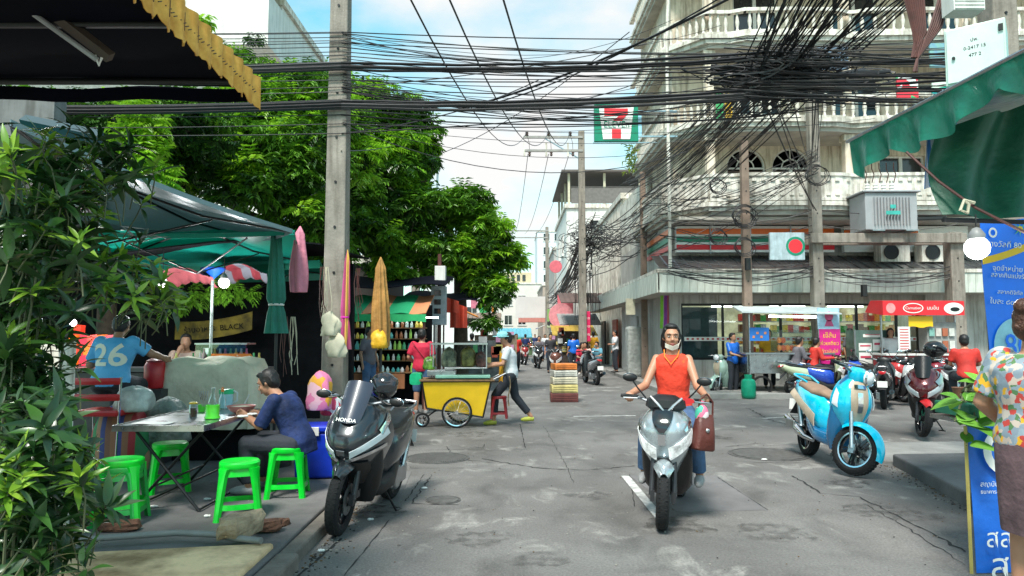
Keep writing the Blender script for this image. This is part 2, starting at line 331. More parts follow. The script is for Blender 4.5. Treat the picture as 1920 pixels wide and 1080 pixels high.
for pl,wd,j in [([(905,860),(960,870),(1010,878),(1100,882),(1190,874)],.03,.03),([(770,832),(840,836),(905,840)],.02,.02),([(765,845),(905,842),(908,833)],.015,.01),
  ([(975,795),(985,840)],.02,.01),([(1345,895),(1440,957)],.02,.004),([(1485,892),(1540,925),(1610,932),(1690,970),(1810,1035)],.03,.025),([(1620,945),(1700,990),(1810,1060)],.015,.02),
  ([(1340,862),(1420,868),(1520,868),(1600,872)],.02,.03),([(1360,838),(1420,832),(1520,834),(1570,838)],.02,.02),([(795,890),(760,940)],.02,.01),([(810,890),(770,945),(860,947)],.02,.02),
  ([(645,1080),(730,975)],.02,.005),([(770,878),(870,878)],.015,.01),([(840,838),(850,860),(925,868)],.02,.03),([(1400,765),(1450,790),(1520,806)],.04,.04),
  ([(560,1080),(640,1010)],.03,.01),([(1180,890),(1190,950)],.015,.005),([(1020,800),(1060,870),(1075,905)],.01,.02),([(1655,830),(1730,829)],.03,.01),([(1640,740),(1720,741)],.02,.01),([(960,735),(1190,733)],.02,.02)]:
    mb=MB(); strip([gnd(x,y) for x,y in pl],wd,.004,mb,j); struct('road_crack',mb,M['crack'])
for pl,wd in [([(1075,781),(1192,780)],.10),([(1172,893),(1238,972)],.09),([(1430,785),(1500,781)],.07),([(1100,728),(1160,727)],.1),([(1560,745),(1640,744)],.09)]:
    mb=MB(); strip([gnd(x,y) for x,y in pl],wd,.006,mb); struct('road_marking',mb,M['roadpaint'])
# concrete patch slabs in the lane, each a shade of its own, a thin step above the road
for i,(poly,col) in enumerate([([(1180,892),(1345,892),(1440,957),(1270,960)],(.17,.163,.165)),([(690,884),(772,884),(745,945),(640,950)],(.165,.16,.155))]):
    mb=MB(); q=[gnd(*p) for p in poly]; mb.prism([(p.x,p.y) for p in q][::-1],(.0,.003+.0015*i)); struct('road_patch',mb,mat('road_patch_%d'%i,col,.8,var=.16,ns=2,bump=.3,bs=50))
# manhole covers
def manhole(c,r,label,slots):
    o=thing('manhole_cover',label,'manhole cover',c)
    mb=MB(); mb.lathe([(r,0),(r,.008),(r*.93,.008),(r*.93,.003),(r*.88,.003),(r*.88,.010),(0.001,.010)],32,cap=False); mb.build('cover',mat('cast_iron',(.15,.145,.14),.6,.4,var=.2,ns=12,bump=.4),o,True)
    if slots:
        mb=MB()
        for i in range(-12,13):
            x=i*r*.066; L_=math.sqrt(max(0,(r*.82)**2-x*x))
            if L_>.05: mb.box((x,0,.013),(r*.03,2*L_,.006))
        mb.build('ridge_pattern',MC['cast_iron'],o)['kind']='stuff'
manhole(gnd(820,859),.42,'large round ribbed iron manhole cover in the road right of the dark scooter',True)
manhole(gnd(831,938),.17,'small round iron cover set in the lane in the foreground',False)
manhole(gnd(1440,852),.52,'round iron cover in the cracked road left of the light blue scooter',False)
# pavements
mb=MB(); mb.prism([(-12,-1),(-1.78,-1),(-1.62,4.5),(-1.62,9.5),(-2.2,10.6),(-12,10.6)],(-.1,.12)); struct('left_pavement',mb,M['walk'],bevel=.015)
mb=MB(); mb.prism([(-1.618,4.9),(-1.50,4.9),(-1.50,9.4),(-1.618,9.4)],(-.1,.10)); mb.prism([(-1.615,2),(-1.46,2),(-1.46,4.88),(-1.615,4.88)],(-.1,.108)); struct('left_kerb',mb,M['kerb'],bevel=.02)
mb=MB(); q=[gnd(120,1030,.15),gnd(525,1003,.15)]; mb.prism([(-5,2.5),(-1.64,2.5),(-1.66,4.95),(-3.6,4.62),(-5,4.7)],(.10,.155)); struct('stained_ledge',mb,M['stainslab'],bevel=.02)
mb=MB(); mb.prism([(4.05,1),(4.15,6.2),(4.68,8.65),(7.6,8.9),(14,9.2),(14,1)],(-.1,.14)); struct('right_pavement',mb,M['walk'],bevel=.02)
mb=MB(); mb.prism([(4.2,9.3),(4.71,8.68),(13,9.25),(13,10.6),(5.3,10.2)],(-.1,.05)); struct('pavement_ramp',mb,M['walkl'],bevel=.02)
mb=MB(); mb.prism([(4.05,17.6),(30,17.6),(30,30),(4.05,30)],(-.1,.13)); mb.prism([(3.7,30.02),(30,30.02),(30,90),(3.7,90)],(-.1,.12)); struct('far_pavement',mb,M['walkl'],bevel=.02)
mb=MB(); mb.prism([(-30,15.5),(-3.4,15.5),(-1.9,17),(-1.2,90),(-30,90)],(-.1,.12)); struct('market_pavement',mb,M['walk'])
# ------------------------------------------------------------------ corner building with the shop
M['glass']=glassmat('window_glass',(.75,.82,.80)); M['darkglass']=mat('dark_window_glass',(.03,.035,.04),.08,var=.3,ns=1,coat=.5)
M['warmwall']=mat('glowing_shop_wall',(.75,.70,.45),.6,emit=.55,var=.25,ns=2); M['tube']=mat('fluorescent_tube',(1,1,.95),.4,emit=9,var=0)  # back wall emits its own colour, standing in for the shop's inside light
M['goods']=pal('shop_goods',[(.7,.6,.1),(.6,.1,.05),(.1,.35,.1),(.75,.75,.7),(.7,.3,.05),(.25,.08,.04),(.8,.75,.3)],5,.5,emit=.35,z=2.2)
M['sgreen']=mat('sign_green',(.0,.22,.12),.4,var=.05); M['sred']=mat('sign_red',(.70,.02,.03),.4,var=.05); M['sorange']=mat('sign_orange',(.85,.16,.02),.4,var=.05); M['swhite']=mat('sign_white',(.80,.80,.76),.35,var=.05,coat=.3)
bld=thing('corner_building','large cream apartment block with curved balconies above the convenience store','building',(4.6,21,0))
def P(mb,name,m,**k): # part of the corner building, written in world coordinates
    o=mb.build(name,m,bld,**k); o.location=(-4.6,-21,0); return o
XL,XR=4.75,17.5
mb=MB()
mb.bb((XL,22.6,0),(XR,30,2.85)); mb.bb((XL,21.0,3.6),(XR,30,4.98)); 
mb.bb((12.3,20.6,0),(XR,22.59,2.85)); mb.bb((XL,20.9,0),(5.1,22.59,2.85)); mb.bb((5.1,20.95,0),(12.3,21.15,.85)); mb.bb((5.1,20.95,2.55),(12.3,21.2,2.85))
P(mb,'wall',M['greywall'])
# upper walls with real window openings, floor by floor
def wallrow(x0,x1,z0,z1,ops,y0,y1,mb,arch=()):
    xs=x0
    for (a,b,c,d) in ops:
        mb.bb((xs,y0,z0),(a,y1,z1))
        if c>z0: mb.bb((a,y0,z0),(b,y1,c))
        if d<z1 and (a,b) not in arch: mb.bb((a,y0,d),(b,y1,z1))
        if (a,b) in arch:                                   # arched head
            n=12; cx=(a+b)/2; r=(b-a)/2; P_=[(cx-r*math.cos(PI*k/n),d+r*math.sin(PI*k/n)) for k in range(n+1)]
            for k in range(n):
                (xa,za),(xb,zb)=P_[k],P_[k+1]
                mb.add([(xa,y0,za),(xb,y0,zb),(xb,y0,z1),(xa,y0,z1),(xa,y1,za),(xb,y1,zb),(xb,y1,z1),(xa,y1,z1)],[(0,1,2,3),(7,6,5,4),(0,4,5,1)])
        xs=b
    mb.bb((xs,y0,z0),(x1,y1,z1))
w2=[(6.6,7.8,5.35,6.75),(8.0,9.2,5.35,6.75),(11.3,12.7,5.35,7.1),(13.6,14.8,5.35,6.75)]
w3=[(6.9,8.3,8.4,9.35),(10.0,11.4,8.3,9.4),(12.6,14.0,8.3,9.4)]
w4=[(6.9,8.3,10.9,12.3),(10,11.4,10.9,12.3),(12.6,14,10.9,12.3)]
mb=MB(); wallrow(XL+.2,XR,5.0,7.7,w2,21.0,21.3,mb,arch=[(6.6,7.8),(8.0,9.2),(13.6,14.8)]); wallrow(XL+.2,XR,7.72,10.0,w3,21.0,21.3,mb); wallrow(XL+.2,XR,10.02,14.5,w4,21.0,21.3,mb)
mb.bb((XL+.2,21.31,5.0),(XL+.5,26,14.5)); mb.bb((XL+.51,25.7,5),(XR,26,14.5)); P(mb,'upper_wall',M['facade'])
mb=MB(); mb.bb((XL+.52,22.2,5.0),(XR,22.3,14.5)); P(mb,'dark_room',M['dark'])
# window joinery
def window(x0,x1,z0,z1,y,arch,kind):
    f=MB(); t=.05; cx=(x0+x1)/2
    f.bb((x0,y,z0),(x0+t,y+.08,z1)); f.bb((x1-t,y,z0),(x1,y+.08,z1)); f.bb((x0+t,y,z1-t),(x1-t,y+.08,z1)); f.bb((x0+t,y,z0),(x1-t,y+.08,z0+t)); f.bb((cx-.05,y,z0+t),(cx+.05,y+.075,z1-t))
    if arch:
        r=(x1-x0)/2
        f.tube([(cx-r*.97*math.cos(PI*k/14),y+.03,z1+r*.97*math.sin(PI*k/14)) for k in range(15)],.035,6); f.tube([(cx-r*.45*math.cos(PI*k/10),y+.03,z1+r*.45*math.sin(PI*k/10)) for k in range(11)],.022,5)
        for a in (45,90,135): f.tube([(cx-r*.45*math.cos(R(a)),y+.03,z1+r*.45*math.sin(R(a))),(cx-r*.95*math.cos(R(a)),y+.03,z1+r*.95*math.sin(R(a)))],.02,5)
    fo=P(f,'window',M['white'])
    if kind=='louvre':
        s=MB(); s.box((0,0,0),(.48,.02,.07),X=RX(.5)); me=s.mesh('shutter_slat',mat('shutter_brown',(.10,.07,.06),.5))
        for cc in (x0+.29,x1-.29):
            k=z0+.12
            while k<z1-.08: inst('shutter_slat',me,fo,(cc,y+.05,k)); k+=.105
    else:
        s=MB(); s.bb((x0+t,y+.05,z0+t),(x1-t,y+.06,z1-t)); o=s.build('pane',M['darkglass'],fo)
for i,(a,b,c,d) in enumerate(w2): window(a,b,c,d,21.1,i!=2,'louvre' if i!=2 else 'pane')
for a,b,c,d in w3+w4: window(a,b,c,d,21.1,False,'pane')
# balconies: slab with stepped moulding following front, chamfered corner and side street
def outline(off,bulge=0): # front edge path from right to left, then round the corner to the back
    pts=[(17.5,19.6-off)]
    for cx in (15.2,11.6,8.0):                           # gentle bows in front of each flat
        if bulge: pts+=[(cx+1.7,19.6-off),(cx+1.3,19.6-off-bulge*.8),(cx,19.6-off-bulge),(cx-1.3,19.6-off-bulge*.8),(cx-1.7,19.6-off)]
    pts+=[(5.7-off,19.6-off),(4.65-off,20.7-off*.4),(4.6-off,25.6)]
    return pts
def slab(z0,z1,off,bulge,name,m):
    o=outline(off,bulge); mb=MB(); mb.prism(o+[(6.0,25.6),(6.0,21.0),(17.5,21.0)],(z0,z1)); return P(mb,name,m)
bal=MB(); bal.lathe([(.045,0),(.045,.05),(.03,.08),(.055,.2),(.06,.28),(.035,.42),(.028,.5),(.045,.56),(.045,.62)],8); BAL=bal.mesh('baluster',M['offwhite'],True)
def railing(path,z,h,step=.22):
    tot=0; mb=MB(); 
    for (xa,ya),(xb,yb) in zip(path[:-1],path[1:]):
        d=V((xb-xa,yb-ya,0)); L_=d.length; a=math.atan2(d.y,d.x)
        mb.box((0,0,0),(L_+.06,.16,.10),X=T((xa+xb)/2,(ya+yb)/2,z+h)@RZ(a)); mb.box((0,0,0),(L_+.04,.14,.07),X=T((xa+xb)/2,(ya+yb)/2,z+.035)@RZ(a))
        n=max(1,int(L_/step))
        for k in range(n):
            t=(k+.5)/n; yield (xa+(xb-xa)*t,ya+(yb-ya)*t,z+.07)
    P(mb,'balustrade_rail',M['offwhite'])
for z,bul in ((5.0,.18),(7.4,.18),(9.9,.22),(12.4,.2)):
    slab(z,z+.12,0,bul,'balcony_slab',M['facade_dark']); slab(z+.122,z+.24,.09,bul,'balcony_moulding',M['offwhite']); slab(z+.242,z+.36,.16,bul,'balcony_moulding',M['offwhite'])
    path=outline(.06,bul)
    if z<6:
        mb=MB()
        for (xa,ya),(xb,yb) in zip(path[:-1],path[1:]):
            d=V((xb-xa,yb-ya,0)); L_=d.length; a=math.atan2(d.y,d.x); X=T((xa+xb)/2,(ya+yb)/2,0)@RZ(a)
            mb.box((0,0,5.72),(L_+.03,.14,.72),X=X); mb.box((0,0,6.13),(L_+.05,.22,.09),X=X); mb.box((0,0,5.42),(L_+.04,.2,.08),X=X)
            n=int(L_/.26)
            for k in range(n):
                mb.box(((k+.5)/n*L_-L_/2,.085,5.98),(.12,.05,.09),X=X); mb.box(((k+.5)/n*L_-L_/2,.085,5.55),(.12,.03,.05),X=X)
        P(mb,'balcony_parapet',M['offwhite'])
    else:
        nb=0
        for p in railing(path,z+.362,.66):
            if p[1]<24.6 and p[0]<16.8: inst('baluster',BAL,bld,(p[0]-4.6,p[1]-21,p[2])); nb+=1
# posts between the flats
for z0,z1 in ((5.37,7.39),(7.77,9.89),(10.27,12.39)):
    for x in (5.75,9.75,13.3):
        mb=MB(); mb.bb((x-.12,19.72,z0),(x+.12,19.94,z1)); mb.bb((x-.17,19.68,z1-.18),(x+.17,19.98,z1-.002)); P(mb,'column',M['facade'])
# ground floor canopy: panelled fascia, sloping metal roof, soffit
mb=MB(); mb.bb((4.15,19.45,3.36),(17.5,19.6,3.46)); mb.bb((4.08,19.46,3.36),(4.149,38,3.46)); P(mb,'fascia_rail',M['offwhite'])
pn=MB(); pn.box((0,0,0),(.205,.04,.56)); PN=pn.mesh('fascia_panel',M['fascia'])
for k in range(58): inst('fascia_panel',PN,bld,(4.26+.212*k-4.6,19.5-21,3.075))
pn=MB(); pn.box((0,0,0),(.04,.60,.56)); PN2=pn.mesh('fascia_panel',M['fascia'])
for k in range(30): inst('fascia_panel',PN2,bld,(4.10-4.6,19.8+.61*k-21,3.075))
mb=MB(); mb.bb((4.14,19.53,2.80),(17.5,20.88,2.86)); mb.bb((4.14,20.9,2.80),(4.74,38,2.86)); P(mb,'soffit',M['facade_dark'])
mb=MB()
for k in range(44):
    x=4.2+.3*k; mb.add([(x,19.55,3.47),(x+.28,19.55,3.47),(x+.28,20.95,4.0),(x,20.95,4.0),(x+.28,19.55,3.50),(x+.3,19.55,3.50),(x+.3,20.95,4.03),(x+.28,20.95,4.03)],[(0,1,2,3),(4,5,6,7),(1,4,7,2)])
P(mb,'canopy_roof',M['alu'])
mb=MB(); mb.bb((4.76,19.6,4.88),(17.5,20.9,4.97)); P(mb,'eave',M['facade_dark'])
# striped shop sign strip above the canopy
mb=MB(); mb.bb((4.9,20.52,4.06),(9.6,20.75,4.84),0)
for z0,z1,k in ((4.60,4.76,1),(4.36,4.53,2),(4.13,4.28,3)): mb.bb((4.9,20.505,z0),(9.6,20.519,z1),k)
P(mb,'sign_strip',[M['swhite'],M['sorange'],M['sgreen'],M['sred']])
mb=MB()
for x in (5.9,7.1,8.3,9.2): mb.bb((x-.015,20.47,4.0),(x+.015,20.503,4.9))
P(mb,'sign_clamp',M['alu'])
mb=MB(); mb.bb((9.9,20.52,4.06),(13.6,20.7,4.84),0); mb.bb((9.9,20.505,4.5),(12.1,20.519,4.72),1); P(mb,'sign_strip',[M['swhite'],M['sorange']])
# slanted stripes of the sign round the corner
for k,mm in enumerate(('sred','sgreen','sorange')):
    mb=MB(); z=4.15+.24*k; mb.bb((4.70,20.6,z),(4.745,24,z+.15)); P(mb,'sign_stripe',M[mm])
# shop front: frames, panes, shelves with goods behind
mb=MB()
for x in (5.1,6.35,7.0,8.1,9.2,10.4,11.6,12.24): mb.bb((x,20.98,.851),(x+.06,21.06,2.549))
mb.bb((5.1,20.985,.852),(12.3,21.05,.92)); mb.bb((5.1,20.985,2.48),(12.3,21.05,2.548)); P(mb,'shop_window_frame',M['black'])
for a,b in ((5.16,6.35),(6.41,7.0),(7.06,8.1),(8.16,9.2),(9.26,10.4),(10.46,11.6),(11.66,12.24)):
    mb=MB(); mb.bb((a,21.01,.92),(b,21.02,2.48)); P(mb,'shop_window_pane',M['glass'])
mb=MB(); mb.bb((5.2,20.975,1.42),(12.2,20.98,1.54)); P(mb,'window_band',M['swhite'])
mb=MB()
for k in range(46): mb.box((5.3+.152*k,20.970,1.48),(.07,.008,.05))
P(mb,'window_band_mark',M['red'])['kind']='stuff'
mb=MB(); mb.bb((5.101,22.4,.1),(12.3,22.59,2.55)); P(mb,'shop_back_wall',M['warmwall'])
mb=MB()
for z in (.95,1.3,1.65,2.0):
    mb.bb((7.1,21.7,z),(12.1,22.1,z+.03))
P(mb,'shelf',M['white'])
gb=[]
for mm,cc in (('g0',(.75,.55,.05)),('g1',(.55,.05,.03)),('g2',(.08,.35,.08)),('g3',(.7,.7,.68)),('g4',(.75,.25,.03)),('g5',(.2,.07,.03))):
    q=MB(); q.box((0,0,.12),(.16,.14,.24)); gb.append(q.mesh('packet',mat(mm+'_packet',cc,.5,emit=.25,var=.3,ns=20)))  # packets emit a little too, so the shelves look lit
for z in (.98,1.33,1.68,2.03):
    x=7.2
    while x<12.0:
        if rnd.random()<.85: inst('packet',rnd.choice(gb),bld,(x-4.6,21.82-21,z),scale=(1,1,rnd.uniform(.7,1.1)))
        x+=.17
for x in (6.2,8,9.8,11.4):
    mb=MB(); mb.bb((x,21.5,2.46),(x+1.1,21.55,2.5)); P(mb,'shop_ceiling_lamp',M['tube'])
mb=MB(); mb.bb((5.2,21.3,.3),(6.3,21.34,2.45)); P(mb,'grey_door_panel',mat('blue_grey_panel',(.14,.18,.21),.5))
mb=MB(); mb.bb((14.1,20.56,.14),(14.85,20.59,2.4)); P(mb,'doorway',M['dark'])
for x,z,s_ in ((10.6,3.95,1),(11.8,3.95,1)):
    mb=MB(); mb.bb((x+.1,19.0+1.0,3.72),(x+.95,20.4,4.28),0); mb.lathe([(.22,0),(.22,.02),(.18,.02),(.18,.01),(.001,.01)],20,1,X=T(x+.4,19.99,4.0)@RX(PI/2)); P(mb,'air_conditioner',[M['offwhite'],M['black']],bevel=.02)
# drain pipe at the corner, pots with plants
mb=MB(); mb.tube([(4.47,19.5,3.5),(4.47,19.5,9.8),(4.55,19.6,11.5)],.05,8); P(mb,'drain_pipe',M['offwhite'])
def leafcard(mb,c,l,wd,dirv,up,m=0,bend=.25):
    d=V(dirv).normalized(); s_=d.cross(V(up)); s_=s_.normalized() if s_.length>1e-4 else V((1,0,0)); n=s_.cross(d); c=V(c)
    mb.add([c,c+d*l*.4+s_*wd/2+n*.1*l,c+d*l-n*bend*l*.5,c+d*l*.4-s_*wd/2+n*.1*l],[(0,1,2),(0,2,3)],m)
M['leafy']=leafmat('leaf_yellow_green',(.10,.20,.02),(.30,.38,.05))
mb=MB()
for k in range(140):
    c=V((4.35+rnd.gauss(0,.10),24.9+rnd.uniform(-.8,.4),7.8+rnd.uniform(-.3,.7))); leafcard(mb,c,rnd.uniform(.15,.3),.05,(rnd.uniform(-1,.3),rnd.uniform(-1,1),rnd.uniform(-.8,.8)),(0,0,1))
tag(mb.build('balcony_plant',M['leafy']),'yellow green trailing plant spilling over the end of the side balcony','plant')
# hanging sign
s=thing('hanging_sign','square illuminated convenience store sign with a big 7 and ELEVEN hanging off the corner building','sign',(3.1,20.2,8.4))
cx,cz=3.09,7.87; Wd,Hd=1.30,1.12
mb=MB(); mb.bb((cx-Wd/2,20.15,cz-Hd/2),(cx+Wd/2,20.33,cz+Hd/2)); o=mb.build('panel',M['sgreen'],s,bevel=.01); o.location=(-3.1,-20.2,-8.4)
def onS(mb,name,m):
    o=mb.build(name,m,s); o.location=(-3.1,-20.2,-8.4)
mb=MB(); mb.prism([(cx-.52,cz+.50),(cx+.52,cz+.50),(cx+.40,cz-.50),(cx-.40,cz-.50)],(-.01,0),X=T(0,20.14,0)@RX(PI/2)@T(0,0,0)); 
mb.v=[(x,20.14 if i<4 else 20.13,z) for i,(x,z) in enumerate([(cx-.52,cz+.50),(cx+.52,cz+.50),(cx+.40,cz-.50),(cx-.40,cz-.50)]*2)]; onS(mb,'shield',M['swhite'])
def flat(poly,y,th,name,m,fn):
    n=len(poly); mb=MB(); mb.add([(x,y,z) for x,z in poly]+[(x,y-th,z) for x,z in poly],[tuple(range(n))[::-1],tuple(range(n,2*n))]+[(i,(i+1)%n,n+(i+1)%n,n+i) for i in range(n)]); fn(mb,name,m)
flat([(cx-.36,cz+.42),(cx+.34,cz+.42),(cx+.34,cz+.26),(cx+.16,cz+.06),(cx-.10,cz+.06),(cx+.08,cz+.20),(cx-.36,cz+.20)],20.129,.012,'digit_seven_top',M['sred'],onS)
flat([(cx-.14,cz-.20),(cx+.13,cz-.20),(cx+.13,cz-.48),(cx-.14,cz-.48)],20.129,.012,'digit_seven_foot',M['sred'],onS)
text('ELEVEn',.27,M['sgreen'],s,T(cx-3.1,-.085,cz-8.4-.07)@FRONT,.006,sx=.92)
mb=MB(); mb.bb((cx-.44,20.118,cz-.17),(cx+.44,20.125,cz+.03)); onS(mb,'name_band',M['swhite'])
mb=MB(); mb.bb((3.7,20.2,8.2),(4.9,20.26,8.26)); mb.bb((3.7,20.2,7.45),(4.9,20.26,7.5)); mb.bb((2.4,20.2,7.27),(4.3,20.23,7.30)); onS(mb,'bracket',M['steel'])
# laundry and boards on the balconies
def board(name,label,cat,x0,x1,z0,z1,y,m,grp=None,th=.05):
    mb=MB(); mb.bb((x0,y,z0),(x1,y+th,z1)); return tag(mb.build(name,m),label,cat,grp)
board('balcony_banner','teal and yellow banner hung on the third floor balcony among the cables','banner',11.9,13.3,8.35,8.75,19.2,pal('banner_print',[(.0,.35,.25),(.75,.5,.05),(.0,.3,.3),(.6,.7,.6)],2,z=3))
board('balcony_banner','red and white printed board hung on the third floor balcony','banner',10.9,11.5,8.3,8.9,19.2,pal('banner_print_red',[(.6,.03,.05),(.8,.8,.8),(.05,.4,.15),(.8,.8,.8)],3))
board('awning_sheet','blue sheet shading the upper balcony behind the cables','awning',8.2,9.6,9.15,9.8,19.3,mat('blue_sheet',(.12,.17,.24),.5))
board('awning_sheet','pale green and blue sheet hanging below the top balcony on the right','awning',11.9,13.3,9.2,9.9,19.25,mat('green_sheet',(.20,.42,.36),.5,col2=(.15,.3,.45)))
for i,(x,cl,tx) in enumerate(((5.75,(.05,.35,.12),'green cloth'),(6.0,(.75,.45,.03),'yellow shirt'),(12.3,(.7,.5,.5),'pale pink shirt'))):
    mb=MB(); mb.sheet(lambda u,v:(x+.2*u,19.15+.02*math.sin(9*u+3*v),8.4-.75*v),4,6,.01); tag(mb.build('laundry',mat('laundry_%d'%i,cl,.8),smooth=True),tx+' hanging to dry on the third floor balcony','laundry')
# ------------------------------------------------------------------ other buildings
def building(label,x0,x1,y0,y1,h,m,wins=(),roof=None,ws=(1.2,1.3),trim=None,face='front',name='building'):
    b=thing(name,label,'building',(x0,y0,0))
    mb=MB(); mb.bb((0,0,0),(x1-x0,y1-y0,h)); mb.build('wall',m,b)
    mb=MB(); mb.bb((-.12,-.12,h+.002),(x1-x0+.12,y1-y0+.12,h+.25)); mb.build('cornice',trim or M['offwhite'],b)
    fr=MB(); W_,H_=ws; t=.07; fr.bb((-W_/2,-.06,0),(-W_/2+t,.02,H_)); fr.bb((W_/2-t,-.06,0),(W_/2,.02,H_)); fr.bb((-W_/2+t,-.06,0),(W_/2-t,.02,t)); fr.bb((-W_/2+t,-.06,H_-t),(W_/2-t,.02,H_)); fr.bb((-.03,-.05,t),(.03,.02,H_-t)); fr.bb((-W_/2-.08,-.12,-.1),(W_/2+.08,0,-.003)); fm=fr.mesh('window',M['white'])
    pp=MB(); pp.bb((-W_/2+t,-.03,t),(W_/2-t,-.015,H_-t)); pm=pp.mesh('pane',M['darkglass'])
    for wn in wins:
        rot=(0,0,0) if len(wn)==2 else (0,0,wn[2]); pos=(wn[0],-.001,wn[1]) if len(wn)==2 else (-.001,wn[0],wn[1])
        o=inst('window',fm,b,pos,rot); inst('pane',pm,o)
    return b
SW=-PI/2
# corrugated wall block behind the corner building along the side street
b=building('grey corrugated metal clad block along the side street behind the corner building',4.9,12,30.3,42,7.6,M['offwhite'])
mb=MB()
for k in range(60): mb.bb((-.06,.05+.19*k,3.7),(-.005,.05+.19*k+.10,7.5))
mb.build('cladding',M['offwhite'],b)
mb=MB(); mb.bb((4.755,24.2,2.87),(4.9,30.2,7.2)); mb.bb((4.9,26.1,5.0),(12,30.2,7.2)); b2=tag(mb.build('annex_wall',M['offwhite']),'plain off white annex wall joined to the back of the corner building','wall')
mb=MB(); mb.bb((4.72,24.3,3.5),(4.75,24.32,7.0))
# white building with roof terrace
b=building('white building with a roofed terrace on top seen past the crossarm pole',3.35,11,42.3,52,9.4,M['white'],wins=[(2.0,5.5),(4.2,5.5),(2.0,7.4),(4.2,7.4),(3,4,SW),(6,4,SW),(3,6.8,SW),(6,6.8,SW)])
for x,y in ((.1,.05),(2.3,.05),(4.5,.05),(6.8,.05),(.1,3),(.1,6),(.1,9)): mb=MB(); mb.bb((x,y,9.66),(x+.14,y+.14,11.6)); mb.build('terrace_post',M['cream'],b)
mb=MB(); mb.bb((-.3,-.3,11.62),(7.6,9.6,11.74)); mb.build('terrace_roof',mat('terrace_roof_brown',(.12,.10,.09),.7),b)
mb=MB(); mb.bb((.3,.02,10.7),(6.8,.05,10.74)); mb.bb((.3,.02,9.7),(6.8,.05,10.66)); mb.build('terrace_screen',mat('terrace_mesh',(.16,.15,.14),.8),b)
# far side-street houses, right side
cols=[(.55,.52,.46),(.40,.38,.36),(.62,.60,.58),(.45,.36,.30),(.52,.50,.50)]
y=55; 
for i,(x0,L_,h,tx) in enumerate([(4.2,9,7.2,'beige shophouse with shuttered upper floor far down the right side of the street'),(3.9,12,9.5,'grey shophouse beyond the beige one on the right of the street'),(4.4,14,6.5,'low white house further down the street on the right'),(4.0,18,8.0,'brown shophouse second from the far end of the street on the right')]):
    building(tx,x0,x0+9,y,y+L_-.3,h,mat('house_%d'%i,cols[i],.8,var=.15,ns=1),wins=[(1.6,4.2),(4,4.2),(2.5,4.2,SW),(5.5,4.2,SW)]); y+=L_
# pale far buildings closing the street
building('pale cream hotel with a tiered roof terrace closing the far end of the street',-7,5.5,112,130,9.8,mat('far_cream',(.66,.62,.56),.8,var=.08,ns=.5),wins=[(2+2.2*k,z) for k in range(4) for z in (3.2,6.4)],ws=(1.3,1.6))
mb=MB(); mb.bb((-2,113,10.06),(3.2,120,11.8)); [mb.bb((-1.9+.9*k,112.9,10.4),(-1.4+.9*k,112.98,11.4),1) for k in range(5)]; tag(mb.build('roof_pavilion',[mat('pavilion_cream',(.6,.5,.33),.8),M['darkglass']]),'sand coloured pavilion on the roof of the far cream hotel','pavilion')
building('tall pale tower far behind the end of the street',5.5,17,150,165,24,mat('far_white',(.62,.66,.70),.8,var=.05,ns=.5),wins=[(2+2.4*k,z) for k in range(4) for z in range(4,23,3)],ws=(1.4,1.7))
building('narrow white building on the left near the end of the street',-10,-2.2,78,100,8.4,mat('far_white2',(.72,.72,.70),.8,var=.08,ns=.5),wins=[(5.5,3.5),(7,3.5),(5.5,6)])
# left background: white block behind the tree, upper left
b=building('white rendered block with a projecting roof slab behind the big tree, upper left',-22,-8.2,24,34,13.3,M['white'],wins=[(11.5,7),(8.5,7),(5,7)])
mb=MB(); mb.bb((-1,-1.6,11.2),(13.9,-.13,13.0)); mb.build('balcony_wall',M['white'],b)
mb=MB(); mb.bb((-1,-1.8,13.56),(14.3,0,13.8)); [mb.bb((2+1.5*k,-1.7,13.802),(2.1+1.5*k,-1.6,15)) for k in range(8)]; mb.build('roof_railing',mat('roof_rail_grey',(.22,.21,.2),.7),b)
mb=MB()
for k in range(5): mb.bb((13.95,-1.2,13.9+.3*k),(14.7,.2,14.0+.3*k))
mb.build('louvre',mat('louvre_brown',(.16,.12,.09),.7),b)
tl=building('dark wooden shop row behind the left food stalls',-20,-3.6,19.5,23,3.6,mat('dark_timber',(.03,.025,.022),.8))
# ------------------------------------------------------------------ utility poles
def pole(x,y,h,w0,w1,label,m='pole',arms=()):
    o=thing('utility_pole',label,'utility pole',(x,y,0))
    mb=MB(); a,b=w0/2,w1/2
    mb.add([(-a,-a,0),(a,-a,0),(a,a,0),(-a,a,0),(-b,-b,h),(b,-b,h),(b,b,h),(-b,b,h)],[(0,3,2,1),(4,5,6,7),(0,1,5,4),(1,2,6,5),(2,3,7,6),(3,0,4,7)]); mb.build('pole_shaft',M[m],o,bevel=.02)
    mb=MB(); z=1.2
    while z<h-.3: mb.lathe([(.018,0),(.018,.012),(.001,.012)],8,X=T(0,-(w0+(w1-w0)*z/h)/2,z)@RX(PI/2)); z+=.62
    mb.build('bolt_hole',M['black'],o)['kind']='stuff'
    for z,x0,x1 in arms:
        mb=MB(); mb.bb((x0,-.16,z),(x1,-.06,z+.1)); mb.build('crossarm',M['concrete'],o)
    return o
LP=pole(-2.40,9.45,9.5,.31,.215,'tall concrete power pole rising between the closed umbrellas left of centre')
P1=pole(3.05,30.0,10.55,.34,.26,'concrete power pole with a double crossarm standing at the mouth of the side street',arms=[(10.2,-2.55,.05),(9.6,-2.5,.05)])
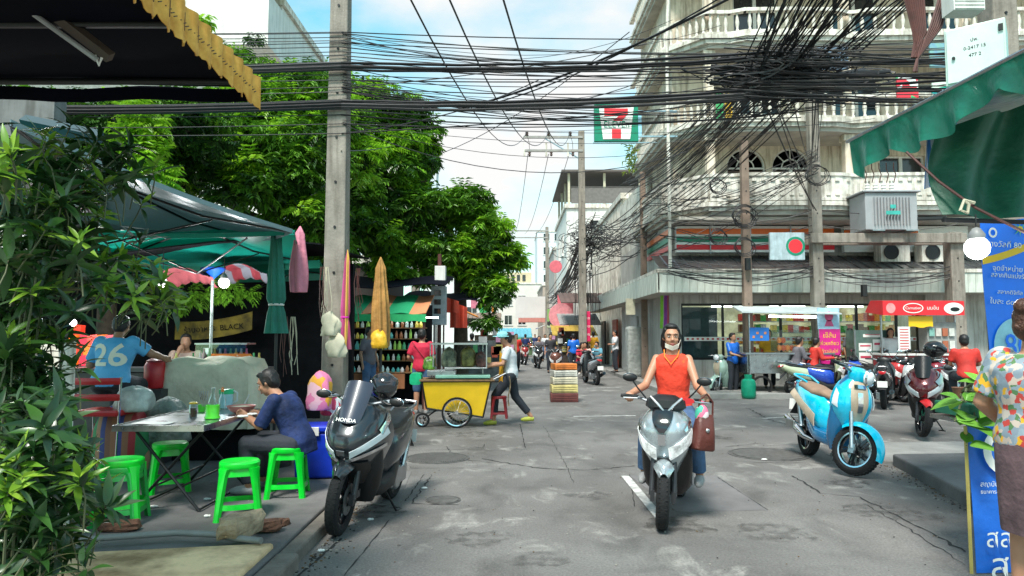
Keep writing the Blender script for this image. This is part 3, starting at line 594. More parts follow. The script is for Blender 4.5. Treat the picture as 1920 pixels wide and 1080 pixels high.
for k in range(3):
    mb=MB(); x=-2.4+.95*k
    mb.lathe([(.03,0),(.09,.03),(.04,.07),(.09,.10),(.04,.14),(.08,.17),(.02,.2)],10,X=T(x,-.11,10.3)); mb.lathe([(.03,0),(.08,-.05),(.03,-.08),(.07,-.14),(.02,-.2)],10,X=T(x+.12,-.11,9.6)); mb.tube([(x,-.1,10.4),(x+.1,-.13,10.0),(x+.12,-.1,9.6)],.012,5); mb.build('insulator',mat('insulator_brown',(.13,.08,.07),.3),P1)
for k in range(3):
    mb=MB(); x=-2.5+.95*k; mb.bb((x-.04,-.15,9.4),(x+.04,-.07,10.0)); mb.build('fuse_switch',M['offwhite'],P1)
mb=MB(); mb.tube([(-1.6,-.1,10.2),(-.1,-.1,9.3)],.03,5); mb.build('arm_brace',M['steel'],P1)
P2=pole(6.42,18.9,6.95,.24,.20,'brownish concrete pole under the striped shop sign, left of the transformer','pole2')
P3=pole(8.34,18.9,9.6,.30,.26,'tall concrete pole carrying the left end of the transformer beam')
P4=pole(12.1,18.9,4.4,.36,.36,'stout concrete post under the right end of the transformer beam')
P5=pole(4.5,23.6,7.2,.22,.18,'slim brown pole at the corner of the fascia by the side street','pole2')
P6=pole(3.05,60,11,.36,.26,'distant pole with a crossarm in the middle of the side street view',arms=[(10.6,-4.4,.1),(10.0,-4.0,.05)])
P7=pole(6.05,8.4,9,.34,.28,'dark pole behind the green awning on the right edge')
P8=pole(-3.55,25.5,6.6,.32,.26,'pole with a white meter box beside the striped awning',arms=[(3.4,-.3,.3)])
# transformer beam and transformer
tb=thing('transformer_platform','pair of concrete beams bridging two poles to carry the grey transformer','platform',(10.2,18.9,4.22))
for dy in (-.24,.24):
    mb=MB(); mb.box((0,dy,0),(4.2,.12,.26)); mb.build('beam',M['pole'],tb,bevel=.01)
tf=thing('transformer','grey power transformer with a teal plate standing on the beams between two poles','transformer',(10.2,18.9,4.36))
tf.scale=(1.12,)*3
mb=MB(); mb.box((0,0,.5),(1.25,.8,.9)); mb.box((0,0,.98),(1.4,.92,.05)); mb.build('tank',mat('transformer_grey',(.33,.34,.35),.45,var=.06,ns=3),tf,bevel=.02)
for k in range(2): mb=MB(); mb.bb((-.5+.8*k,-.47,.02),(-.2+.8*k,.47,.045)); mb.build('foot',M['steel'],tf)
for k in range(12):
    mb=MB(); mb.box((-.42+.076*k,-.43,.5),(.012,.07,.66)); mb.build('cooling_fin',MC['transformer_grey'],tf)
mb=MB(); mb.box((0,-.475,.45),(.34,.012,.09),0); mb.box((0,-.475,.6),(.13,.012,.09),0); mb.build('name_plate',mat('teal_plate',(.05,.42,.36),.4),tf)
for k in range(4):
    mb=MB(); mb.lathe([(.05,0),(.07,.03),(.04,.06),(.07,.10),(.04,.13),(.07,.17),(.04,.2),(.06,.24),(.015,.28),(.015,.36)],10); mb.build('bushing',M['white'],tf,True,loc=(-.3+.2*k,.1,1.0))
for k in range(5):
    mb=MB(); x=-.36+.18*k; mb.tube([(x,.1,1.3),(x+.03,.05,1.5),(x-.05,0,1.62),(x-.1,-.1,1.75)],.012,5); mb.build('lead_wire',M['wirebrown'],tf)
# ------------------------------------------------------------------ people
def remeshed(mb,name,m,parent,vox,smooth=4):
    o=bpy.data.objects.new('t',mb.mesh('t',m)); C.objects.link(o)
    r=o.modifiers.new('r','REMESH'); r.mode='VOXEL'; r.voxel_size=vox; s_=o.modifiers.new('s','SMOOTH'); s_.iterations=smooth; s_.factor=.5
    dg=bpy.context.evaluated_depsgraph_get(); me=bpy.data.meshes.new_from_object(o.evaluated_get(dg)); bpy.data.objects.remove(o)
    me.name=name; me.materials.clear(); me.materials.append(m) if not isinstance(m,list) else [me.materials.append(q) for q in m]
    me.polygons.foreach_set('use_smooth',[True]*len(me.polygons)); me.update()
    o=bpy.data.objects.new(name,me); C.objects.link(o); o.parent=parent; return o
BASE=dict(pelvis=(0,0,.90),chest=(0,0,1.22),neck=(0,0,1.40),head=(0,-.02,1.53),shL=(.17,0,1.345),shR=(-.17,0,1.345),elL=(.23,.03,1.08),elR=(-.23,.03,1.08),wrL=(.25,-.05,.84),wrR=(-.25,-.05,.84),
  hipL=(.09,0,.88),hipR=(-.09,0,.88),knL=(.10,-.02,.47),knR=(-.10,-.02,.47),anL=(.10,.03,.08),anR=(-.10,.03,.08))
def human(label,loc,rz,pose=None,look=(0,0),skin='skin',top=None,bottom=None,shoe=None,hair='hair',hairstyle='short',vox=.012,build=1.0,sleeve=.5,leg=1.0,grip=False,face=True,hem=0,group=None,scale=1,feet=None,name='person',toe=None):
    J={k:V(v) for k,v in BASE.items()}; 
    for k,v in (pose or {}).items(): J[k]=V(v)
    root=thing(name,label,'person',loc,rz,group); root.scale=(scale,)*3
    near=vox<.013; b=build
    up=(J['chest']-J['pelvis']).normalized(); sh=(J['shL']-J['shR']).normalized(); hx=(J['hipL']-J['hipR']).normalized()
    def ring(c,a,fw,w_,d_,n=18): return [c+a*(w_*math.cos(2*PI*k/n))+fw*(d_*math.sin(2*PI*k/n)) for k in range(n)]
    def torso(mb,inf,z0=-.10,topneck=True):
        p,ch,nk=J['pelvis'],J['chest'],J['neck']; rs=[]
        for t,ww,dd in ((z0,.115,.10),(-.02,.158,.118),(.12,.155,.118),(.3,.135,.11),(.5,.128,.10),(.72,.142,.108),(.92,.158,.112)):
            tt=max(t,-.3); c=p.lerp(ch,tt/.92) if tt>=0 else p-up*(-tt*.8); ax=hx.lerp(sh,min(1,max(0,t))).normalized(); fw=up.cross(ax).normalized()
            rs.append(ring(c,ax,fw,ww*b+inf,dd*b+inf))
        sm=(J['shL']+J['shR'])/2; fw=up.cross(sh).normalized()
        rs.append(ring(ch.lerp(sm,.62)+fw*0,sh,fw,.168*b+inf,.108*b+inf)); rs.append(ring(sm+up*.012,sh,fw,.150+inf,.082+inf)); rs.append(ring(sm.lerp(nk,.55)+up*.01,sh,fw,.085+inf,.066+inf*.8))
        mb.loft(rs)
    def limb(mb,a,bb,r0,r1,inf=0,t1=1.0,mid=None):
        A,B=J[a],J[bb]; B2=A.lerp(B,t1); rm=mid or (r0+r1)/2
        mb.tube([A,A.lerp(B2,.35),A.lerp(B2,.7),B2],[r0+inf,(r0*.5+rm*.5)+inf,rm*.6+r1*.4+inf,r0+(r1-r0)*t1+inf],12)
        mb.ell(A,(r0+inf,)*3,10)
        if t1==1: mb.ell(B2,(r1+inf,)*3,10)
    hd=J['head']; HR=(Matrix.Rotation(look[0],3,'Z')@Matrix.Rotation(look[1],3,'X')); hp=lambda x,y,z: hd+HR@V((x,y,z))
    mb=MB(); torso(mb,0)
    mb.tube([J['neck']-up*.05,J['neck'].lerp(hd,.35),hp(0,.012,-.05)],[.066,.052,.05],12)
    mb.ell(hp(0,.012,.03),(.074,.092,.092),16,h=12,rot=HR); mb.ell(hp(0,-.022,-.035),(.058,.066,.075),16,h=12,rot=HR); mb.ell(hp(0,-.045,-.082),(.032,.032,.026),12,rot=HR)
    if near:
        mb.tube([hp(0,-.078,.025),hp(0,-.094,-.003),hp(0,-.106,-.024)],[.009,.012,.017],8); mb.ell(hp(.014,-.092,-.027),(.010,.012,.009),8,rot=HR); mb.ell(hp(-.014,-.092,-.027),(.010,.012,.009),8,rot=HR)
        mb.ell(hp(0,-.074,.04),(.055,.018,.010),12,rot=HR); mb.ell(hp(.038,-.060,-.02),(.022,.02,.018),10,rot=HR); mb.ell(hp(-.038,-.060,-.02),(.022,.02,.018),10,rot=HR); mb.ell(hp(0,-.080,-.054),(.026,.014,.012),10,rot=HR)
    for s_ in (1,-1): mb.ell(hp(.076*s_,.012,.0),(.010,.020,.030),8,rot=HR)
    for s_ in 'LR':
        limb(mb,'sh'+s_,'el'+s_,.044*b,.036*b); limb(mb,'el'+s_,'wr'+s_,.038*b,.026*b,mid=.036*b)
        limb(mb,'hip'+s_,'kn'+s_,.083*b,.056*b); limb(mb,'kn'+s_,'an'+s_,.054*b,.037*b,mid=.05*b)
        # hand: palm, four fingers, thumb
        wv,el=J['wr'+s_],J['el'+s_]; d=(J.get('ha'+s_,None)-wv).normalized() if ('ha'+s_) in J else (wv-el).normalized()
        side=d.cross(V((0,0,1))); side=side.normalized() if side.length>.2 else V((1,0,0)); 
        if ('pn'+s_) in J: pn=J['pn'+s_].normalized()
        else: pn=side*(-1 if s_=='L' else 1); 
        side=d.cross(pn).normalized(); pn=side.cross(d).normalized()
        mb.tube([wv-d*.02,wv+d*.03,wv+d*.075],[.026,.030,.026],10,asp=1.35,axis=side)
        for q in range(4):
            o_=side*(.030-.020*q); L_=(.066,.075,.071,.056)[q]; k=.9 if grip else .35; st=wv+d*.07+o_
            d2=(d*math.cos(k)+pn*math.sin(k)); d3=(d*math.cos(k*2.1)+pn*math.sin(k*2.1)); d4=(d*math.cos(k*3)+pn*math.sin(k*3))
            mb.tube([st-d*.02,st,st+d2*L_*.45,st+d2*L_*.45+d3*L_*.32,st+d2*L_*.45+d3*L_*.32+d4*L_*.25],[.010,.0100,.0092,.0085,.007],8)
        ts=wv+d*.025+side*.027; td=(d*.7+side*.45+pn*.5).normalized(); mb.tube([ts-d*.01,ts+td*.03,ts+td*.055+pn*.005],[.012,.0105,.008],8)
        # foot
        an=J['an'+s_]; f=V((0,-1,0)) if toe is None else V(toe).normalized()
        fz=feet or (0,0,0); mb.tube([an+f*-.045+V((0,0,-.045)),an+f*.03+V((0,0,-.045)),an+f*.11+V((0,0,-.055)),an+f*.175+V((0,0,-.06))],[.030,.040,.034,.018],10)
    remeshed(mb,'body',M[skin],root,vox,3)
    if near and face:
        e=MB(); k=MB(); 
        for s_ in (1,-1):
            e.ell(hp(.029*s_,-.0735,.014),(.0125,.009,.0036),10,m=1,rot=HR); e.ell(hp(.030*s_,-.0815,.014),(.0055,.003,.0038),8,m=0,rot=HR)
            k.tube([hp(.046*s_,-.074,.034),hp(.030*s_,-.087,.040),hp(.014*s_,-.087,.036)],[.003,.0045,.003],6)
        e.build('eyes',[M['eyes'],M['paper']],root,True); k.build('eyebrows',M['hair'],root,True)
        q=MB(); q.ell(hp(0,-.094,-.053),(.022,.007,.0045),10,rot=HR); q.ell(hp(0,-.092,-.061),(.017,.007,.005),10,rot=HR); q.build('lips',M['lips'],root,True)
    # hair
    mb=MB(); 
    if hairstyle!='none':
        mb.ell(hp(0,.030,.052),(.084,.092,.085),16,h=12,rot=HR); mb.ell(hp(0,.055,.0),(.076,.066,.085),14,h=10,rot=HR); mb.ell(hp(0,-.024,.104),(.060,.050,.026),14,rot=HR)
        for s_ in (1,-1): mb.ell(hp(.066*s_,.02,.03),(.017,.05,.055),10,rot=HR)
        if hairstyle=='long':
            mb.tube([hp(0,.06,0),hp(0,.10,-.10),hp(0,.11,-.22)],[.085,.075,.03],12)
            for s_ in (1,-1): mb.tube([hp(.055*s_,-.03,.085),hp(.080*s_,.015,.02),hp(.078*s_,.05,-.07),hp(.06*s_,.085,-.15)],[.016,.018,.022,.012],8)
        if hairstyle=='bun': mb.ell(hp(-.01,.09,.11),(.055,.05,.05),12,rot=HR); mb.ell(hp(0,.04,.0),(.083,.08,.09),12,rot=HR)
        for k in range(26 if near else 0):
            a=rnd.uniform(0,2*PI); z=rnd.uniform(-.02,.07); x,y=.078*math.cos(a),.03+.088*math.sin(a)
            if y<-.02 and z<.08: continue
            mb.ell(hp(x*(1-z*1.5),y*(1-z*.6),z),(.014,.014,.022),6,h=4,rot=HR)
        remeshed(mb,'hair',M[hair],root,vox*.8,2)
    if top:
        mb=MB(); torso(mb,.020,z0=-.10-hem)
        for s_ in 'LR':
            if sleeve>0:
                limb(mb,'sh'+s_,'el'+s_,.056*b,.050*b,.012,t1=min(1,sleeve*1.6) if sleeve<.65 else 1)
                if sleeve>=.65: limb(mb,'el'+s_,'wr'+s_,.044*b,.032*b,.010,t1=(sleeve-.6)*2.4)
        remeshed(mb,'shirt',M[top] if isinstance(top,str) else top,root,vox,3)
    if bottom:
        mb=MB(); p=J['pelvis']; up0=up
        fw=up.cross(hx).normalized(); mb.loft([ring(p-up*.09,hx,fw,.13*b+.01,.11*b),ring(p-up*.02,hx,fw,.165*b+.012,.125*b+.008),ring(p+up*.06,hx,fw,.155*b+.010,.115*b+.006)])
        for s_ in 'LR':
            limb(mb,'hip'+s_,'kn'+s_,.088*b,.066*b,.012,t1=1 if leg>.5 else leg*2)
            if leg>.5: limb(mb,'kn'+s_,'an'+s_,.064*b,.052*b,.010,t1=(leg-.5)*2*.93,mid=.062*b)
        remeshed(mb,'trousers',M[bottom] if isinstance(bottom,str) else bottom,root,vox,3)
    if shoe:
        for s_ in 'LR':
            an=J['an'+s_]; f=V((0,-1,0)) if toe is None else V(toe).normalized(); mb=MB()
            mb.tube([an+f*-.05+V((0,0,-.045)),an+f*.03+V((0,0,-.04)),an+f*.12+V((0,0,-.052)),an+f*.19+V((0,0,-.06))],[.038,.048,.042,.022],10,asp=1.0)
            remeshed(mb,'shoe',M[shoe] if isinstance(shoe,str) else shoe,root,max(.012,vox),2)
    return root,J
# ------------------------------------------------------------------ scooters: nose towards -Y, front axle above y=0
def wheel(name,parent,r,wd,X,rimcol,spokes=5,disc=True,near=True,ang=0,st_ring=False):
    n=28 if near else 14; S=X@RY(PI/2)@RZ(ang)
    o=MB(); prof=[(r-.085,-wd*.33),(r-.05,-wd*.5),(r-.02,-wd*.42),(r-.004,-wd*.2),(r,0),(r-.004,wd*.2),(r-.02,wd*.42),(r-.05,wd*.5),(r-.085,wd*.33)]
    o.lathe(prof,n,X=S,cap=False)
    if near:
        for k in range(44):
            a=2*PI*k/44
            for s_ in (-1,1): o.box((r-.0102,0,s_*wd*.22),(.012,.022,wd*.20),X=S@RZ(a+.035*s_)@RX(.25*s_))
    w_=o.build(name,M['rubber'],parent,True)
    q=MB(); q.lathe([(r-.07,-wd*.36),(r-.088,-wd*.30),(r-.095,-wd*.1),(r-.095,wd*.1),(r-.088,wd*.30),(r-.07,wd*.36)],n,X=S,cap=False); q.lathe([(.001,-.05),(.04,-.05),(.045,0),(.04,.05),(.001,.05)],14,X=S,cap=False)
    for k in range(spokes):
        a=2*PI*k/spokes; Z=S@RZ(a); q.box(((r-.05)/2,.0,0),(r-.11,.028,.03),X=Z@RZ(.0)); 
        if near: q.box(((r-.02)*.42,.022,0),(r*.5,.014,.026),X=Z@RZ(.12))
    q.build('rim',rimcol,w_,True)
    if st_ring:
        q=MB(); q.lathe([(r-.068,-wd*.37),(r-.068,-wd*.39),(r-.088,-wd*.37),(r-.088,-wd*.35)],n,X=S,cap=False); q.lathe([(r-.068,wd*.37),(r-.068,wd*.39),(r-.088,wd*.37),(r-.088,wd*.35)],n,X=S,cap=False); q.build('rim_ring',M['chrome'],w_,True)
    if disc:
        q=MB(); q.lathe([(.06,.050),(.125,.050),(.125,.055),(.06,.055)],26,X=S,cap=False); q.build('brake_disc',M['steel'],w_,True)
    return w_
def scooter(label,loc,rz,st,steer=0,near=True,group=None,cat='scooter',name='motor_scooter'):
    root=thing(name,label,cat,loc,rz,group); r=st.get('r',.27); wb=st.get('wb',1.27); c1,c2=st['paint'],st.get('paint2',M['black']); dk=M['black']; n=20 if near else 12
    H=V((0,.16,.80)); ax=V((0,.36,.93)).normalized(); S=T(*H)@Matrix.Rotation(steer,4,ax)@T(*-H); B=lambda mb,nm,m,par=root,sm=True,**k: mb.build(nm,m,par,sm,**k)
    fw=wheel('front_wheel',root,r,.105,S@T(0,0,r),st.get('rim',M['alu']),near=near,st_ring=st.get('ring'))
    wheel('rear_wheel',root,r*.98,.125,T(0,wb,r*.98),st.get('rim',M['alu']),near=near,disc=False,st_ring=st.get('ring'))
    # fork
    mb=MB()
    for s_ in (-1,1): mb.tube([(.092*s_,0,r),(.085*s_,.10,r+.36)],[.024,.020],10,X=S); mb.box((.085*s_,0,r),(.035,.06,.09),X=S)
    mb.box((.10,.06,r+.04),(.03,.08,.06),X=S); B(mb,'fork',M['steel'] if st.get('lightfork') else mat('fork_dark',(.05,.05,.055),.35,.5))
    # fender
    mb=MB(); R_=r+.035; a0,a1=st.get('fend',(-35,120))
    mb.sheet(lambda u,v:(lambda a,x:(x*.084*(min(1,.35+1.6*u))**.8,-(R_-abs(x)**2.2*.05)*math.cos(a)*1.02,r+(R_-abs(x)**2.2*.06)*math.sin(a)))(R(a0+(a1-a0)*u)+R(25),v*2-1),14,8,.006,X=S)
    B(mb,'front_fender',st.get('fender',c1))
    # dark inner shield from under the floor to the handlebar
    hw=st.get('hw',.22); mb=MB(); rs=[]
    for z,y0,y1,ww in st.get('shield',[(.20,.30,.46,.13),(.34,.24,.44,.19),(.50,.16,.40,hw*.98),(.66,.15,.34,hw*.96),(.80,.12,.30,hw*.90),(.92,.12,.28,hw*.66),(1.0,.14,.26,hw*.35)]):
        rs.append([(ww*math.copysign(abs(math.cos(a))**.7,math.cos(a)),(y0+y1)/2+(y1-y0)/2*math.sin(a),z) for a in [2*PI*k/n for k in range(n)]])
    mb.loft(rs); B(mb,'inner_shield',st.get('inner',dk))
    # nose fairing: rings (z, front y, back y, half width, pinch)
    tab=st['nose']; 
    def surf(u,a,off=0):       # u 0..1 up the nose, a -1..1 across
        f=u*(len(tab)-1); i=min(int(f),len(tab)-2); t=f-i; q=[tab[i][k]*(1-t)+tab[i+1][k]*t for k in range(5)]
        z,yf,yb,ww,pk=q; th=a*PI/2; x=ww*math.copysign(abs(math.sin(th))**.8,a); y=yb-(yb-yf)*(abs(math.cos(th))**pk)
        k=1+off/max(.05,ww); return V((x*k,y-off*math.cos(th)*1.2-off*.3,z))
    mb=MB(); m_=22 if near else 10; rings=[]
    for i in range(m_+1):
        u=i/m_; rings.append([surf(u,-1+2*k/(m_)) for k in range(m_+1)])
    mb.loft(rings,closed=True); B(mb,'front_fairing',c1,ang=50)
    def patch(nm,m,c,off=.006,nu=8,nv=8,par=root,lift=.004):      # c = four (u,a) corners
        q=MB(); q.sheet(lambda s_,t:surf(*( [c[0][k]*(1-s_)*(1-t)+c[1][k]*s_*(1-t)+c[2][k]*s_*t+c[3][k]*(1-s_)*t for k in (0,1)] ),off),nu,nv,lift); return B(q,nm,m,par)
    for nm,m,c,off in st.get('patches',[]): patch(nm,m,c,off)
    # belly, floor, tunnel
    mb=MB(); mb.loft([sring(.32,.34,.12,.12,n),sring(.45,.30,st.get('fl',.17),.08,n,3.5),sring(.75,.31,st.get('fl',.17),.08,n,3.5),sring(.95,.40,.16,.12,n,3),sring(1.1,.46,.12,.10,n)]); B(mb,'floor_board',st.get('floor',dk))
    if st.get('tunnel'): mb=MB(); mb.loft([sring(.26,.58,.10,.18,n),sring(.45,.50,.09,.17,n),sring(.62,.52,.10,.18,n),sring(.8,.6,.14,.18,n)]); B(mb,'centre_tunnel',c2)
    # tail body
    bw=st.get('bw',.165); mb=MB(); k=st.get('tz',0)
    mb.loft([sring(.60,.50,.07,.16,n),sring(.68,.54,bw*.85,.21,n,2.6),sring(.85,.57,bw,.20,n,2.6,-.1),sring(1.05,.62+k*.3,bw*1.02,.18,n,2.6,-.15),sring(1.3,.70+k*.6,bw*.86,.13,n,2.4,-.3),sring(1.52,.78+k,bw*.55,.075,n,2.2,-.5),sring(1.66,.83+k,bw*.28,.035,n)]); B(mb,'tail_body',c1)
    if st.get('flank'):
        mb=MB()
        for s_ in (-1,1): mb.sheet(lambda u,v:(s_*(bw*(1.0+.04*math.sin(PI*v))+.006-.05*u*u*v),.70+.75*u,.40+.30*u+(.13-.07*u)*v),8,4,.012*s_)
        B(mb,'side_trim',st['flank'])
    mb=MB(); sz=st.get('seat_z',.76); mb.loft([sring(.60,sz-.03,.07,.035,n),sring(.72,sz,.12,.045,n,2.8),sring(.95,sz-.005,.14,.05,n,2.8),sring(1.15,sz+.035,.135,.05,n,2.8),sring(1.4,sz+.06,.11,.05,n,2.8),sring(1.55,sz+.06,.05,.03,n)]); B(mb,'seat',st.get('seat',dk))
    mb=MB(); mb.loft([sring(1.58,.82+k,.085,.03,n),sring(1.66,.80+k,.07,.035,n),sring(1.69,.79+k,.05,.02,n)]); B(mb,'tail_light',M['tailred'])
    mb=MB(); mb.tube([(-.07,1.25,.86+k*.8),(-.10,1.55,.92+k),(-.06,1.70,.93+k),(.06,1.70,.93+k),(.10,1.55,.92+k),(.07,1.25,.86+k*.8)],.013,8); B(mb,'grab_rail',st.get('rail',M['alu']))
    mb=MB(); mb.sheet(lambda u,v:(-.07+.14*v,1.45+.28*u,.70-.30*u+.05*u*u),6,3,.008); B(mb,'rear_mudguard',dk)
    mb=MB(); mb.box((0,1.70,.56),(.19,.006,.13),X=T(0,0,0)); o=B(mb,'number_plate',M['paper'],sm=False)
    # engine, exhaust, stand, pegs, shock
    mb=MB(); mb.bb((.02,.85,.20),(.14,1.30,.36)); mb.lathe([(.001,-.03),(.10,-.03),(.12,0),(.10,.03),(.001,.03)],14,X=T(.13,.98,.28)@RY(PI/2)); mb.tube([(.02,.75,.3),(0,.95,.30)],.10,10); B(mb,'engine',M['alu'],sm=False,bevel=.01)
    mb=MB(); mb.tube([(-.10,.9,.22),(-.14,1.05,.24),(-.165,1.18,.30),(-.17,1.55,.40)],[.02,.03,.058,.05],12); mb.tube([(-.17,1.55,.40),(-.17,1.58,.41)],.03,10); B(mb,'exhaust',M['gloss'] if not st.get('chromex') else M['chrome'])
    if near:
        mb=MB(); mb.bb((-.20,1.2,.30),(-.225,1.46,.40),X=Matrix.Identity(4)); B(mb,'heat_shield',st.get('shieldm',M['alu']),sm=False,bevel=.01)
        mb=MB(); 
        for s_ in (-1,1): mb.tube([(.12*s_,1.2,.34),(.13*s_,1.32,.66)],[.03,.03],10); mb.tube([(.12*s_,1.2,.34),(.13*s_,1.28,.56)],[.022,.022],6)
        B(mb,'shock_absorber',M['steel'])
    if st.get('stand',True):
        mb=MB(); mb.tube([(.10,.72,.24),(.22,.80,.02),(.24,.90,.012),(.15,.93,.012)],.011,6); B(mb,'side_stand',dk)
    # handlebar group (steered)
    hz=st.get('hz',1.02); bars=thing('t','','')
    bpy.data.objects.remove(bars)
    mb=MB(); mb.tube([(-.36,.26,hz+.02),(-.24,.22,hz+.02),(-.10,.17,hz-.02),(.10,.17,hz-.02),(.24,.22,hz+.02),(.36,.26,hz+.02)],.013,8,X=S); mb.tube([(0,.16,.8),(0,.18,hz)],.03,8,X=S); hb=B(mb,'handlebar',M['alu'])
    for s_ in (-1,1):
        mb=MB(); mb.tube([(.235*s_,.218,hz+.02),(.36*s_,.262,hz+.02)],.019,10,X=S); mb.tube([(.36*s_,.262,hz+.02),(.385*s_,.27,hz+.02)],.015,8,X=S); mb.build('grip',dk,hb,True)
        mb=MB(); mb.tube([(.20*s_,.20,hz+.02),(.24*s_,.16,hz+.015),(.36*s_,.19,hz+.01)],.007,6,X=S); mb.build('brake_lever',M['steel'],hb,True)
        if st.get('nomirror'): continue
        mz=st.get('mirror',.16); mb=MB(); mb.tube([(.17*s_,.19,hz+.02),(.24*s_,.15,hz+mz*.6),(.29*s_,.16,hz+mz)],.007,6,X=S); mb.build('mirror_stem',dk,hb,True)
        mb=MB(); q=S@T(.31*s_,.155,hz+mz+.02)@RZ(-.15*s_); mb.ell((0,0,0),(.064,.02,.036),14,0,q); mo=mb.build('mirror',st.get('mirrorm',dk),hb,True)
        mb=MB(); mb.ell((0,.018,0),(.062,.008,.037),12,0,q); mb.build('mirror_glass',M['chrome'],mo,True)
    rs=st.get('cowl',[(hz-.13,.09,.24,.10),(hz-.05,.05,.25,.14),(hz+.03,.07,.25,.12),(hz+.06,.11,.23,.07)])
    mb=MB(); mb.loft([[(ww*math.copysign(abs(math.cos(a))**.75,math.cos(a)),(y0+y1)/2+(y1-y0)/2*math.sin(a),z) for a in [2*PI*q/n for q in range(n)]] for z,y0,y1,ww in rs],X=S); cw=B(mb,'handlebar_cover',st.get('cowlm',dk))
    if st.get('vtrim'):
        for s_ in (-1,1):
            q=MB(); q.tube([(.13*s_,.085,hz+.045),(.06*s_,.045,hz-.02),(.008*s_,.035,hz-.075)],[.010,.015,.010],6,X=S); q.build('chrome_trim',M['steel'],cw,True)
    if st.get('roundlight'):
        mb=MB(); mb.ell((0,rs[1][1]+.0,hz-.03),(.085,.05,.078),16,X=S); mb.build('headlight',M['lens'],cw,True)
        mb=MB(); mb.lathe([(.078,0),(.092,.012),(.086,.03),(.08,.02)],22,X=S@T(0,rs[1][1]-.0,hz-.03)@RX(PI/2),cap=False); mb.build('headlight_ring',M['chrome'],cw,True)
    if st.get('screen'):
        z0,z1,w0,w1,y0,y1=st['screen']; mb=MB(); mb.sheet(lambda u,v:(lambda x,t:(x*(w0+(w1-w0)*t)*(1-.12*(2*t-1)**4),y0+(y1-y0)*t+.06*x*x,z0+(z1-z0)*t-.02*x*x*t))(v*2-1,u),10,10,.006)
        B(mb,'windscreen',st.get('screenm',M['gloss']))
    return root
def paint(name,col,metal=.3,rough=.25): return mat('paint_'+name,col,rough,metal,var=.04,ns=3,coat=1)
NOSE_A=[(.40,.16,.30,.09,.9),(.50,.06,.30,.13,.8),(.60,.00,.30,.185,.8),(.70,-.04,.28,.215,.75),(.80,-.055,.27,.225,.75),(.88,-.03,.26,.205,.8),(.95,.03,.24,.15,.9),(1.0,.09,.22,.09,1)]
ST={}
ST['silver']=dict(paint=paint('silver',(.42,.47,.50),.5),hw=.215,nose=NOSE_A,fender=paint('silver',(.42,.47,.50)),hz=1.03,mirror=.17,fend=(22,92),bw=.17,inner=mat('black_panel',(.006,.006,.007),.25),shield=[(.22,.30,.46,.13),(.30,.24,.44,.195),(.45,.20,.40,.215),(.60,.15,.38,.215),(.80,.12,.32,.20),(.92,.12,.28,.15),(1.0,.14,.26,.08)],
  cowl=[(.93,.09,.24,.09),(.99,.04,.25,.17),(1.05,.05,.25,.16),(1.09,.10,.22,.08)],stand=False,screen=None,vtrim=True,
  patches=[('headlight',M['ledwhite'],[(.38,.10),(.60,.86),(.44,.97),(.22,.14)],.008),('headlight',M['ledwhite'],[(.38,-.10),(.60,-.86),(.44,-.97),(.22,-.14)],.008),
   ('headlight_trim',M['chrome'],[(.60,.50),(.78,.92),(.72,.95),(.56,.55)],.012),('headlight_trim',M['chrome'],[(.60,-.50),(.78,-.92),(.72,-.95),(.56,-.55)],.012),
   ('centre_panel',M['gloss'],[(.56,-.03),(.56,.03),(1.0,.42),(1.0,-.42)],.014),('emblem',M['chrome'],[(.42,-.05),(.42,.05),(.55,.05),(.55,-.05)],.016),('lower_grille',M['black'],[(.0,-.6),(.0,.6),(.26,.12),(.26,-.12)],.008)])
ST['pcx']=dict(paint=paint('graphite',(.016,.020,.025),.3,.3),hw=.23,fl=.20,tunnel=True,paint2=paint('graphite_dark',(.02,.023,.026),.3,.35),r=.29,hz=1.06,mirror=.0,fend=(20,92),bw=.19,tz=-.02,rim=M['gloss'],fender=paint('graphite',(.016,.020,.025),.3,.3),
  nose=[(.38,.16,.42,.10,1),(.50,.04,.42,.16,.9),(.60,-.07,.42,.20,1.0),(.70,-.13,.40,.245,1.0),(.80,-.115,.38,.262,1.0),(.90,-.04,.36,.245,1.0),(.98,.05,.32,.21,1),(1.04,.11,.28,.13,1)],
  cowl=[(.97,.18,.30,.10),(1.03,.16,.30,.15),(1.08,.17,.29,.12),(1.10,.19,.27,.07)],screen=(.90,1.23,.095,.125,-.08,.11),screenm=mat('tinted_screen',(.035,.042,.065),.38,0,coat=.25,var=.05),
  patches=[('headlight',M['lens'],[(.40,.12),(.66,.80),(.58,.86),(.32,.12)],.008),('headlight',M['lens'],[(.40,-.12),(.66,-.80),(.58,-.86),(.32,-.12)],.008),
   ('light_strip',M['chrome'],[(.30,.05),(.47,.82),(.43,.84),(.26,.05)],.012),('light_strip',M['chrome'],[(.30,-.05),(.47,-.82),(.43,-.84),(.26,-.05)],.012),
   ('running_light',M['chrome'],[(.64,.60),(.86,.93),(.79,.97),(.58,.68)],.012),('running_light',M['chrome'],[(.64,-.60),(.86,-.93),(.79,-.97),(.58,-.68)],.012),
   ('lower_grille',M['black'],[(.0,-.8),(.0,.8),(.27,.55),(.27,-.55)],.012),('emblem',M['steel'],[(.36,-.05),(.36,.05),(.42,.05),(.42,-.05)],.016)])
cy=(.0,.60,.80)
